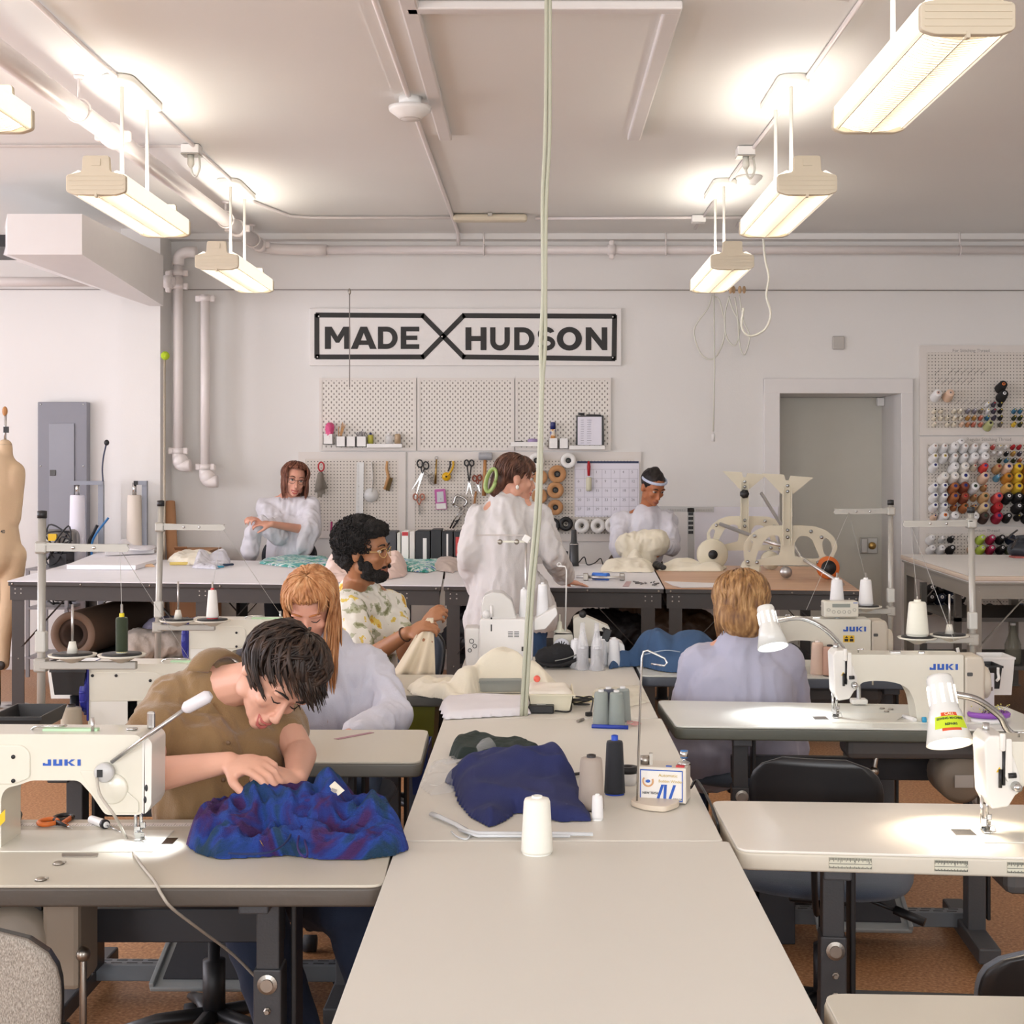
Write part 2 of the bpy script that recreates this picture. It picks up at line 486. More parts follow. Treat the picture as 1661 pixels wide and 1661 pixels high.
for y in (6.75,9.95,10.9):
    z=3.165+(y-2.2)*.0117
    mb=MB().tube([(-2.1,y,z+.05),(-2.1,y,CE)],.006,6);mb.tube([(-2.1+.055*math.cos(a),y,z+.055*math.sin(a)) for a in [i*math.pi/8 for i in range(17)]],.006,6)
    mb.lathe([(.0,0),(.025,0),(.02,-.015),(0,-.015)],(-2.1,y,CE),12)
    mb.build('hanger',pipe_m,t)
t=thing('wall_pipe','white pipe running level along the top of the back wall above the sign','pipe',(.9,11.2,3.24))
mb=MB();mb.tube(smooth_path([(-2.1,11.05,3.27),(-2.09,11.2,3.262),(-1.95,11.27,3.25),(-1.6,11.27,3.245)],5),.042,16);mb.tube([(-1.6,11.27,3.245),(4.65,11.27,3.245)],.033,16)
flange(mb,(at(992,0,11.27).x,11.27,3.245),'x',.034,.03);flange(mb,(-2.09,11.12,3.262),'y',.044,.03)
mb.build('pipe',pipe_m,t)
for px in (785,1080,1557):
    x=at(px,0,11.27).x
    mb=MB().tube([(x,11.27,3.27),(x,11.27,CE)],.006,6);mb.tube([(x,11.27+.04*math.cos(a),3.245+.04*math.sin(a)) for a in [i*math.pi/8 for i in range(17)]],.006,6)
    mb.build('hanger',pipe_m,t)
zz=at(0,457,11.0).z
t=thing('wall_pipe','white pipe running level from the left edge to the risers by the back left pier','pipe',(-4,11.0,zz))
mb=MB();mb.tube([(-6.3,11.0,zz),(at(283,0,11).x,11.0,zz)],.036,16)
flange(mb,(at(273,0,11).x,11.0,zz),'x',.04,.03)
mb.build('pipe',pipe_m,t)
def riser(px,ytop,ybot,label,elbow):
    Y=11.2;x=at(px,0,Y).x;z0=at(0,ybot,Y).z;z1=at(0,ytop,Y).z
    t=thing('riser_pipe',label,'pipe',(x,Y,z0))
    mb=MB().tube([(x,Y,z0),(x,Y,z1)],.036,16);mb.build('pipe',pipe_m,t)
    mb=MB()
    for z in (z0+.05,z1-.1,z1-.2) if elbow else (z0+.05,z1-.03):flange(mb,(x,Y,z),'z',.038,.02)
    mb.tube(smooth_path([(x,Y,z0+.03),(x,Y,z0-.02),(x+.03,Y-.02,z0-.06),(x+.1,Y-.02,z0-.06)],4),.046,12);mb.ell((x+.02,Y-.01,z0-.03),(.062,.06,.062))
    if elbow:mb.tube(smooth_path([(x,Y,z1-.04),(x+.01,Y,z1+.03),(x+.06,Y,z1+.06),(x+.14,Y,z1+.06)],4),.044,12)
    mb.build('fitting',pipe_m,t)
riser(289,422,742,'white vertical riser pipe nearer the pier, elbow at its top',True)
riser(333,478,768,'white vertical riser pipe right of the other riser, ending lower',False)
mb=MB().tube([(at(200,0,11.2).x-2.4,11.35,at(0,468,11.3).z),(at(1661,0,11.3).x+.3,11.35,at(0,470,11.3).z)],.004,5)
tag(mb.build('steel_wire',mat('wire','#8d8681',.5)),'thin steel wire strung level across the back wall above the sign','wire')
def conduit(name,label,pts,r=.011,cat='conduit'):
    return tag(MB().tube(pts,r,8).build(name,pipe_m),label,cat)
z=CE-.015
conduit('electrical_conduit','white conduit along the left row of lamps, turning right at the far end',[(-1.92,2.4,z),(-1.92,6.5,z),(-1.9,7.3,z),(-1.9,9.9,z),(-1.75,10.45,z),(-1.6,10.52,z),(-.6,10.52,z)])
conduit('electrical_conduit','white conduit crossing the ceiling right of the beige emergency fixture',[(.0,10.55,z),(1.1,10.52,z),(1.48,10.5,z),(1.5,10.9,z)])
conduit('electrical_conduit','white conduit on the ceiling along the right row of lamps',[(1.25,2.4,z),(1.25,6.6,z),(1.22,8.4,z),(1.2,11.0,z)])
conduit('electrical_conduit','white conduit on the ceiling running through the smoke detector to the back wall',[(-.62,2.6,z),(-.61,7.1,z),(-.59,10.6,z),(-.59,11.28,z),(-.59,11.31,3.22)],.014)
conduit('electrical_conduit','thin white conduit on the ceiling at far left crossing to the small junction box',[(-6.3,8.17,z),(-1.92,8.17,z)],.008)
conduit('electrical_conduit','thin cable sagging over the ceiling at upper right to the lamp conduit',[(.72,5.2,z),(.95,5.5,z+.004),(1.2,5.62,z)],.006)
mb=MB().box(at(795,354,10.45),(.53,.1,.05),bev=.02)
t=tag(mb.build('emergency_fixture',beige_m),'small beige rectangular emergency fixture on the ceiling near the back wall','light fixture')
MB().box(at(795,349,10.4)+Vector((0,-.03,0)),(.03,.02,.02)).build('sensor',nickel_m,t)
def smoke(p,s,label):
    t=thing('smoke_detector',label,'smoke detector',p)
    MB().lathe([(0,.05),(.055*s,.05),(.055*s,0),(0,0)],p,24).build('base',white_m,t)
    MB().lathe([(.0,0),(.105*s,0),(.1*s,-.02),(.06*s,-.05),(.05*s,-.06),(0,-.062)],p,28).build('sensor_head',white_m,t)
    MB().lathe([(.052*s,-.0555),(.0515*s,-.059),(.047*s,-.0605),(.045*s,-.058)],p,28).build('vent_ring',nickel_m,t)
smoke(Vector((-.605,7.1,CE-.06)),1,'white round smoke detector on the ceiling conduit beside the hatch')
smoke(at(1215,285,9.1)+Vector((0,0,0)),.8,'small white smoke detector on the ceiling beyond the right lamps')
for px,py,Y,lab in ((311,238,8.2,'grey steel junction box with a looped plug on the ceiling between the left lamps'),(1209,244,8.25,'grey steel junction box with a looped plug on the ceiling between the right lamps'),(1133,357,10.5,'small white junction box where ceiling conduits meet above the far right lamp')):
    p=at(px,py,Y);p.z=CE-.03
    t=thing('junction_box',lab,'junction box',p)
    MB().box(p,(.1,.1,.05),bev=.006).build('box',white_m,t)
    if Y < 10:
        MB().box(p+Vector((0,0,-.03)),(.1,.1,.006)).build('cover_plate',nickel_m,t)
        m=MB().lathe([(0,0),(.018,0),(.02,-.05),(.01,-.07),(0,-.07)],p+Vector((0,-.02,-.033)),12);m.tube(smooth_path([p+Vector(q) for q in ((0,-.02,-.1),(.01,-.02,-.14),(.03,-.02,-.15),(.05,-.02,-.1),(.04,0,-.01))]),.006,6)
        m.build('plug',cord_m,t)
p0=at(12,440,8.6)
mb=MB();Yd=8.9
a=at(12,347,Yd);b=at(133,349,Yd);zb=at(0,413,Yd).z
zt=a.z
mb.prism([(a.x,Yd,zb),(b.x,Yd,zb),(b.x,Yd,zt),(a.x,Yd,zt)],(0,1.9,0))
t=thing('air_duct','white boxed air duct hanging below the ceiling at far left','duct',(a.x,Yd,zb))
mb=MB()
P=[Vector((a.x,Yd,zt)),Vector((b.x,Yd,zt)),Vector((b.x+.05,Yd+1.75,zt-.0)),Vector((a.x-.7,Yd+1.75,zt))]
Q=[Vector((a.x,Yd,zb)),Vector((b.x,Yd,zb)),Vector((b.x+.05,Yd+1.75,zb-.12)),Vector((a.x+.4,Yd+1.75,zb-.12))]
mb.add(P+Q,[[0,1,5,4],[1,2,6,5],[2,3,7,6],[3,0,4,7],[3,2,1,0],[4,5,6,7]])
mb.build('duct_casing',trim_m,t)
mb=MB().bx(a.x-.6,a.x,Yd+.3,Yd+.9,at(0,388,Yd).z,at(0,368,Yd).z)
mb.build('vent_slot',black_m,t)
p=at(1360,556,WY-.015)
tag(MB().box(p,(.095,.02,.105),bev=.02).build('wall_cover_plate',mat('grey_cover','#bab5ae',.5)),'small grey blank cover plate on the back wall above the door','cover plate')
lamp_m=mat('lamp_diffuser','#fffdf4',.5,emit=.6,ecol='#fff3dc')
tube_m=mat('lamp_tube','#ffffff',.5,emit=20,ecol='#fff6ea')
def make_lamp():
    t=thing('pendant_light','','light')
    W,H,L=.262,.105,1.22
    y0,y1=-L/2,L/2
    mb=MB()
    for s in (-1,1):
        mb.prism([(s*.118,y0+.03,.015),(s*.126,y0+.03,.015),(s*.126,y0+.03,.09),(s*.085,y0+.03,.112),(s*.07,y0+.03,.105),(s*.115,y0+.03,.085)],(0,L-.06,0))
    mb.build('housing',lamp_m,t)
    mb=MB()
    n=46
    for i in range(n):
        y=y0+.045+i*(L-.09)/(n-1)
        mb.prism([(-.118,y,.022),(-.06,y,.002),(0,y,-.004),(.06,y,.002),(.118,y,.022),(.118,y,.03),(-.118,y,.03)],(0,.0045,0))
    for s in (-1,0,1):mb.bx(s*.112-.002,s*.112+.002,y0+.03,y1-.03,-.004 if s==0 else .012,.03)
    mb.build('louver',mat('louver_white','#efe8d8',.5,emit=.0,ecol='#fff3dc'),t)
    for s in (-1,1):MB().tube([(s*.06,y0+.04,.058),(s*.06,y1-.04,.058)],.014,10).build('fluorescent_tube',tube_m,t)
    MB().bx(-.03,.03,y0+.03,y1-.03,.085,.115,bev=.006).build('ballast_channel',machinew_m,t)
    for y,s in ((y0,1),(y1-.03,1)):
        mb=MB()
        pr=rounded([(-.131,y,.012),(-.09,y,-.002),(.09,y,-.002),(.131,y,.012),(.131,y,.085),(.062,y,.1),(.058,y,.17),(-.058,y,.17),(-.062,y,.1),(-.131,y,.085)],.012,3)
        mb.prism(pr,(0,.03,0))
        o=mb.build('end_cap',beige_m,t,bevel=.004)
        mb=MB()
        if y < 0:
            for zz2 in (.02,.04,.06,.08):mb.bx(-.12,.12,y-.003,y,zz2,zz2+.006)
            mb.bx(-.02,.02,y-.004,y,.125,.155)
            mb.build('ridge',beige_m,o)
            MB().bx(-.005,.005,y-.004,y+.02,-.012,.006).build('pull_tab',beige_m,t)
    for y in (-.2,.24):MB().tube([(0,y,.1),(0,y,CE-2.77-.03)],.009,8).build('stem',machinew_m,t)
    mb=MB();zc=CE-2.77
    mb.prism(rounded([(-.075,-.32,zc-.035),(.075,-.32,zc-.035),(.075,.3,zc-.035),(-.075,.3,zc-.035)],.07,6),(0,0,.035))
    mb.build('canopy',machinew_m,t,bevel=.01)
    return t
lp=make_lamp();snap(lp)
labs=['large white pendant lamp with louvers at upper right, nearest to the camera','white pendant lamp with beige end cap, middle of the right row','white pendant lamp with beige end cap, farthest of the right row near the hanging cords','white pendant lamp cut by the left edge, nearest of the left row','white pendant lamp with beige end cap, middle of the left row','white pendant lamp with beige end cap, farthest of the left row by the riser pipes']
i=0
lamp_pos=[]
for X in (1.19,-1.92):
    for Y in (4.64,7.02,9.45):
        o=lp if i==0 else dup(lp,(0,0,0))
        move(o,(X,Y,2.77));o['label']=labs[i];o['group']='pendant lamps in two rows';lamp_pos.append((X,Y));i+=1
for k,(px,ptop,pbot,Y) in enumerate([(567,470,628,11.0)]):
    t=thing('hanging_hook','thin pull wire hanging from the strung wire in front of the sign','hook',at(px,pbot,Y))
    MB().tube([at(px,ptop,Y),at(px,pbot,Y)],.004,6).build('wire',mat('wire','#8d8681'),t)
    MB().ell(at(px,ptop+3,Y),(.012,.012,.025)).build('clip',brass_m if 'brass_m' in globals() else nickel_m,t)
def drop(name,label,pts,r,m,cat='cord'):
    return tag(MB().tube(smooth_path(pts,6),r,8).build(name,m),label,cat)
Y=4.785
for k,dx in enumerate((0,6)):
    pts=[at(886+dx,-140,Y),at(886+dx,100,Y),at(884+dx*1.2,230,Y),at(880+dx,330,Y+.0),at(881+dx*.6,470,Y),at(877+dx*1.2,560,Y),at(878+dx*.2,640,Y),at(870+dx,820,Y),at(858+dx,960,Y),at(850+dx*1.1,1090,Y),at(846+dx*1.1,1161,Y)]
    drop('ceiling_drop_cord','left of the two pale power cords dropping from the ceiling to the centre table' if k==0 else 'right of the two pale power cords dropping from the ceiling to the centre table',pts,.0065,mat('pale_green_cord','#b9baa6',.5))
lw=[('looped white cord hanging from the leftmost wooden clip under the far right lamp',1155,[(1155,478),(1148,500),(1126,535),(1138,575),(1160,580),(1176,540),(1168,490),(1158,480)]),
      ('looped white cord hanging from the middle wooden clips under the far right lamp',1185,[(1183,480),(1176,510),(1178,545),(1192,560),(1200,530),(1188,500),(1182,482)]),
      ('looped white cord hanging lowest from the clips, beside the long cord',1200,[(1199,478),(1206,520),(1216,545),(1208,575),(1200,560),(1196,510),(1192,482)])]
for k,(lab,cx_,pts) in enumerate(lw):
    Y=11.29-.02*k
    t=thing('looped_cord',lab,'cord',at(pts[0][0],590,Y))
    MB().tube(smooth_path([at(x,y,Y+.01*math.sin(x)) for x,y in pts],6),.006,6).build('cord',cord_m,t)
    MB().ell(at(cx_,470,Y),(.015,.012,.03)).build('clip',mat('clip_wood','#caa983',.6),t)
for px in (1190,1207):
    t=thing('wooden_clip','small wooden cord clip under the far right lamp, '+('left of the lone pair' if px==1190 else 'right of the lone pair'),'clip',at(px,478,11.27))
    MB().ell(at(px,470,11.29),(.014,.012,.03)).build('clip_body',mat('clip_wood','#caa983',.6),t)
t=thing('pull_cord','long thin white cord with a plug hanging straight down left of the door','cord',at(1157,715,11.25))
MB().tube([at(1158,471,11.28),at(1159,600,11.25),at(1157,700,11.25)],.006,6).build('cord',cord_m,t)
MB().lathe([(0,0),(.012,0),(.015,.05),(.006,.065),(0,.065)],at(1157,716,11.25),12).build('plug',white_m,t)
t=thing('lamp_cable','white cable hanging from the middle right lamp and looping below it','cord',at(1240,560,7.7))
MB().tube(smooth_path([at(1238,388,7.7),at(1241,420,7.7),at(1247,450,7.7),at(1243,480,7.7),at(1250,510,7.7),at(1240,535,7.7),at(1216,545,7.7),at(1203,530,7.7),at(1206,500,7.7)],6),.006,6).build('cable',cord_m,t)
w=bpy.data.worlds.new('World');SC.world=w;w.use_nodes=True
bg=w.node_tree.nodes['Background']
sky=w.node_tree.nodes.new('ShaderNodeTexSky');sky.sky_type='HOSEK_WILKIE';sky.turbidity=4;sky.sun_direction=(-.3,-.3,.9)
w.node_tree.links.new(sky.outputs[0],bg.inputs[0]);bg.inputs['Strength'].default_value=.6
def area(name,loc,rot,sx,sy,power,col=(1,1,1),spread=180):
    l=bpy.data.lights.new(name,'AREA');l.shape='RECTANGLE';l.size=sx;l.size_y=sy;l.energy=power;l.color=col;l.spread=R(spread)
    o=bpy.data.objects.new(name,l);COL.objects.link(o);o.location=loc;o.rotation_euler=[R(a) for a in rot];return o
for w0,w1 in wl:area('window_daylight',(XL-.25,(w0+w1)/2,1.9),(0,-102,0),2.0,w1-w0,80,(.93,.91,1))  # area lights added at the left windows, tilted up to lift the ceiling
for w0,w1 in wf:area('window_daylight',((w0+w1)/2,YF-.25,1.9),(108,0,0),w1-w0,2.0,100,(.95,.97,1))  # added fill from behind the camera, tilted up to brighten the ceiling
for X,Y in lamp_pos:
    area('lamp_uplight',(X,Y,2.90),(180,0,0),.12,1.1,2,(1,.96,.91))
def spot(name,loc,target,power,col,size=70,blend=.7,rad=.03):
    l=bpy.data.lights.new(name,'SPOT');l.energy=power;l.color=col;l.spot_size=R(size);l.spot_blend=blend;l.shadow_soft_size=rad
    o=bpy.data.objects.new(name,l);COL.objects.link(o);o.location=loc
    o.rotation_euler=(Vector(target)-Vector(loc)).to_track_quat('-Z','Y').to_euler();return o
cam=bpy.data.cameras.new('camera');co=bpy.data.objects.new('camera',cam);COL.objects.link(co)
co.location=(0,0,EYE);co.rotation_euler=(R(90),0,0)
cam.sensor_width=36;cam.lens=F/1661*36;cam.shift_x=-(CX-830.5)/1661;cam.shift_y=-(830.5-CY)/1661;cam.clip_start=.05
SC.camera=co
SC.view_settings.view_transform='Standard';SC.view_settings.look='None';SC.view_settings.gamma=1;SC.view_settings.exposure=.42
SC.cycles.use_adaptive_sampling=True;SC.cycles.adaptive_threshold=.02;SC.cycles.max_bounces=7;SC.cycles.diffuse_bounces=4;SC.cycles.glossy_bounces=3;SC.cycles.transparent_max_bounces=12
SC.cycles.caustics_reflective=False;SC.cycles.caustics_refractive=False
SC.cycles.sample_clamp_indirect=5
TH=.76
def centre_table(label,x0,x1,y0,y1):
    t=thing('work_table',label,'table',((x0+x1)/2,(y0+y1)/2,0),group='white work tables end to end')
    pr=rounded([(x0,y0,TH-.028),(x1,y0,TH-.028),(x1,y1,TH-.028),(x0,y1,TH-.028)],.012,3)
    MB().prism(pr,(0,0,.028)).build('tabletop',lamw_m,t,bevel=.002)
    mb=MB()
    for y in (y0+.1,y1-.1):mb.bx(x0+.06,x1-.06,y-.02,y+.02,TH-.08,TH-.03)
    for x in (x0+.08,x1-.08):mb.bx(x-.02,x+.02,y0+.1,y1-.1,TH-.08,TH-.03)
    mb.build('apron',steel_m,t)
    for x in (x0+.09,x1-.09):
        for y in (y0+.1,y1-.1):MB().bx(x-.022,x+.022,y-.022,y+.022,0,TH-.08).build('leg',steel_m,t)
centre_table('white work table nearest the camera in the centre row',-.300,.424,1.645,3.212)
centre_table('white work table in the middle of the centre row under the navy cloth',-.298,.412,3.218,4.780)
centre_table('white work table farthest in the centre row, under the white home sewing machine',-.300,.402,4.790,6.33)
def sew_table(label,c,em,posts,pedal=None,lam=lam_m,rulers=False,bar=.555):
    """corners FL FR BR BL (x,y)"""
    FL,FR,BR,BL=[Vector((a[0],a[1],0)) for a in c]
    cen=(FL+FR+BR+BL)/4
    t=thing('sewing_table',label,'table',cen,group='grey legged industrial sewing tables')
    up=Vector((0,0,1))
    rad=.035
    base=[p+up*(TH-.044) for p in (FL,FR,BR,BL)]
    MB().prism(rounded(base,rad,6),(0,0,.039),smooth=True).build('edge_band',em,t,bevel=.006)
    ins=[p+(cen-p).normalized()*.003+up*(TH-.006) for p in (FL,FR,BR,BL)]
    MB().prism(rounded(ins,rad,6),(0,0,.006),smooth=True).build('tabletop',lam,t,bevel=.0015)
    u=(FR-FL).normalized();v=(BL-FL);dep=v.length;v.normalize()
    rot=Matrix.Rotation(math.atan2(u.y,u.x),4,'Z')
    for k,s in enumerate(posts):
        q=FL+u*s
        mb=MB()
        mb.box(q+v*dep*.42+up*.30,(.058,.075,.46),rot,bev=.004)
        mb.box(q+v*dep*.42+up*.60,(.048,.062,.24),rot,bev=.003)
        leg=mb.build('leg',steel_m,t)
        mb=MB()
        for zz,r in ((.50,.021),(.445,.008),(.40,.008)):
            mb.lathe([(0,0),(r,0),(r,.004),(r*.62,.006),(r*.62,.012),(0,.012)],q+v*(dep*.42-.038)+up*zz,6 if r < .01 else 18,Matrix.Rotation(math.atan2(u.y,u.x),4,'Z') @ Matrix.Rotation(R(90),4,'X'),smooth=False)
        mb.build('bolt',nickel_m,leg)
        mb=MB()
        mb.box(q+v*dep*.5+up*(TH-.055),(.06,dep*.85,.03),rot,bev=.004)
        mb.build('top_bracket',steel_m,t)
        mb=MB();mb.box(q+v*dep*.5+up*.055,(.07,dep*1.05,.05),rot,bev=.006)
        for e in (.02,.98):mb.lathe([(.0,0),(.032,0),(.032,.02),(.012,.028),(0,.03)],q+v*dep*e,16)
        mb.build('foot_bar',steel_m,t)
        MB().box(q+u*(.05)+v*dep*.5+up*.40,(.012,.09,.6),rot,bev=.003).build('inner_channel',black_m,t)
    a,b=FL+u*posts[0],FL+u*posts[-1]
    m=(a+b)/2;L=(b-a).length
    mb=MB();mb.box(m+v*dep*.78+up*bar,(L,.035,.075),rot,bev=.003);mb.build('crossbar',mat('crossbar_black','#2b2c31',.5),t)
    mb=MB();mb.box(m+v*dep*.62+up*.075,(L,.055,.05),rot,bev=.003)
    cb=mb.build('slotted_bar',mat('slotted_grey','#6e747a',.45),t)
    mb=MB()
    for i in range(16):
        for j in (-.012,.012):
            mb.box(m+u*((i-7.5)*L/17+(.012 if j > 0 else 0))+v*(dep*.62+j)+up*.1005,(.032,.005,.001),rot)
    mb.build('slots',black_m,cb)
    if pedal is not None:
        q=FL+u*pedal
        mb=MB();tr=rot @ Matrix.Rotation(R(18),4,'X')
        mb.box(q+v*dep*.35+up*.14,(.30,.24,.014),tr,bev=.004)
        for s in (-1,1):mb.box(q+v*dep*.35+u*s*.145+up*.15,(.014,.24,.02),tr,bev=.003)
        p=mb.build('treadle',mat('treadle_grey','#8a8f90',.4),t)
        MB().box(q+v*dep*.35+up*.149,(.24,.17,.006),tr).build('treadle_pad',mat('rubber_pad','#34353a',.8),p)
    if rulers:
        for px0,px1 in ((1343,1419),(1509,1572),(1622,1690)):
            x0=(px0-CX)*3.13/F;x1=(px1-CX)*3.08/F
            def fy(x):return FL.y+(FR.y-FL.y)*(x-FL.x)/(FR.x-FL.x)-.0035
            mb=MB();mb.prism([(x0,fy(x0),TH-.034),(x1,fy(x1),TH-.034),(x1,fy(x1),TH-.01),(x0,fy(x0),TH-.01)],(0,.003,0))
            s=mb.build('ruler_sticker',mat('ruler_paper','#cfccb8',.6),t)
            mb=MB();n=40
            for i in range(n+1):
                x=x0+(x1-x0)*(i+.5)/(n+1);h=.008 if i % 4==0 else .005
                mb.bx(x-.00045,x+.00045,fy(x)-.0006,fy(x),TH-.0105-h,TH-.0105)
                mb.bx(x-.0005,x+.0005,fy(x)-.0006,fy(x),TH-.033,TH-.033+h*.6)
            mb.prism([(x0,fy(x0)-.0005,TH-.0235),(x1,fy(x1)-.0005,TH-.0235),(x1,fy(x1)-.0005,TH-.0225),(x0,fy(x0)-.0005,TH-.0225)],(0,-.0002,0))
            for j in range(3):
                x=x0+(x1-x0)*(j+.75)/3;write(mb,str(j*2+1),(x,fy(x)-.0005,TH-.021),.008,ext=.0002)
            mb.build('graduations',ink_m,s)
    return t
edge2_m=mat('edge_grey','#6b6962',.42,bump=.08,bscale=30)
edge3_m=mat('edge_olive','#585a50',.42,bump=.08,bscale=30)
T1c=[(-1.52,2.874),(-.295,2.874),(-.316,3.415),(-1.53,3.41)]
T2c=[(-1.53,4.09),(-.316,4.074),(-.33,4.575),(-1.55,4.58)]
T3c=[(-1.52,5.29),(-.306,5.275),(-.312,5.79),(-1.53,5.80)]
R0c=[(.44,1.78),(1.65,1.70),(1.65,2.235),(.445,2.287)]
R1c=[(.432,3.14),(1.64,3.02),(1.645,3.535),(.430,3.605)]
R2c=[(.443,4.64),(1.65,4.56),(1.61,5.03),(.427,5.155)]
R3c=[(.415,5.76),(1.62,5.66),(1.60,6.2),(.412,6.30)]
sew_table('sewing table at left front under the blue and purple garment',T1c,edge_m,(.2,.965),.70)
sew_table('sewing table behind the person in brown shirt, a strip of pink tape on it',T2c,edge2_m,(.2,.99),.6)
sew_table('sewing table in the back left, beside the man in floral shirt',T3c,edge2_m,(.2,.99),.6)
sew_table('sewing table corner at bottom right with bare pale top',R0c,edgel_m,(.24,1.0))
sew_table('cream edged sewing table at right with ruler stickers on its front',R1c,edgel_m,(.24,1.0),None,mat('laminate_white','#e9e4da',.28,var=.02),True,.30)
sew_table('sewing table at right under the middle machine and cold bright lamp',R2c,edge3_m,(.24,1.0),.62,mat('laminate_pale','#dfe0d8',.28,var=.02))
sew_table('sewing table at back right where the woman in lavender top sits',R3c,mat('edge_blue_grey','#565c66',.45),(.24,1.0),None,mat('laminate_pale','#dfe0d8'))
def juki(mb,p,w,h,M=None):
    """wide block letters, width w height h at lower left p, facing -Y"""
    s=w/4.6;th=.34
    L=[]
    def bar(x0,x1,z0,z1,sh=0):L.append([(x0,z0),(x1,z0),(x1+sh,z1),(x0+sh,z1)])
    bar(.55,.9,0,1);bar(0,.9,0,.3);bar(0,.25,0,.42)
    bar(1.15,1.5,0,1);bar(1.15,2.15,0,.3);bar(1.8,2.15,0,1)
    bar(2.4,2.75,0,1);L.append([(2.75,.4),(3.15,1),(3.6,1),(3.0,.48)]);L.append([(2.75,.6),(3.15,0),(3.6,0),(3.0,.55)])
    bar(3.85,4.2,0,1)
    for i,q in enumerate(L):
        v=[Vector((p[0]+a*w/4.2,p[1]-.0002*i*.1,p[2]+b*h)) for a,b in q]
        if M:v=[M @ x for x in v]
        mb.prism(v,(M.to_3x3() @ Vector((0,.0012,0))) if M else (0,.0012,0))
def screws(mb,pts,y,r=.0045):
    for x,z in pts:mb.lathe([(0,-.001),(r,-.001),(r,.002),(0,.002)],(x,y,z),12,Matrix.Rotation(R(90),4,'X'))
def slab(mb,pts2,y0,y1,r=None,n=4,smooth=True):
    p=[(x,y0,z) for x,z in pts2]
    if r is not None:p=rounded(p,r,n)
    return mb.prism(p,(0,y1-y0,0),smooth=smooth)
YROT=Matrix.Rotation(R(90),4,'Y');XROT=Matrix.Rotation(R(90),4,'X')
def needle_parts(t,sgn=1):
    mb=MB();mb.tube([(0,0,.09),(0,0,.028)],.004,10);mb.tube([(0,0,.03),(0,0,.006)],.001,6);mb.box((.004,0,.036),(.012,.008,.014),bev=.002)
    mb.build('needle_bar',chrome_m,t)
    mb=MB();mb.tube([(-.012,0,.085),(-.012,0,.022)],.004,10);mb.box((-.008,0,.024),(.014,.01,.02),bev=.002);mb.box((-.006,-.006*sgn,.006),(.014,.034,.004),bev=.001);mb.box((.0,.01*sgn,.014),(.02,.004,.02),(20,0,0))
    mb.tube([(.0,-.012,.018),(.012,-.014,.02),(.015,-.016,.008),(.0,-.018,.004)],.0015,6)
    mb.build('presser_foot',chrome_m,t)
    mb=MB();mb.bx(-.03,.035,-.028,.028,.0005,.002,bev=.0005);mb.build('needle_plate',chrome_m,t)
    mb=MB();mb.bx(-.075*sgn,-.03*sgn,-.026,.026,.0005,.0018);mb.build('slide_plate',mat('slide_steel','#8e8c8a',.25,1),t)
def px_r(pts):return [((x-1348)/504,.82-(y-757)/504) for x,y in pts]
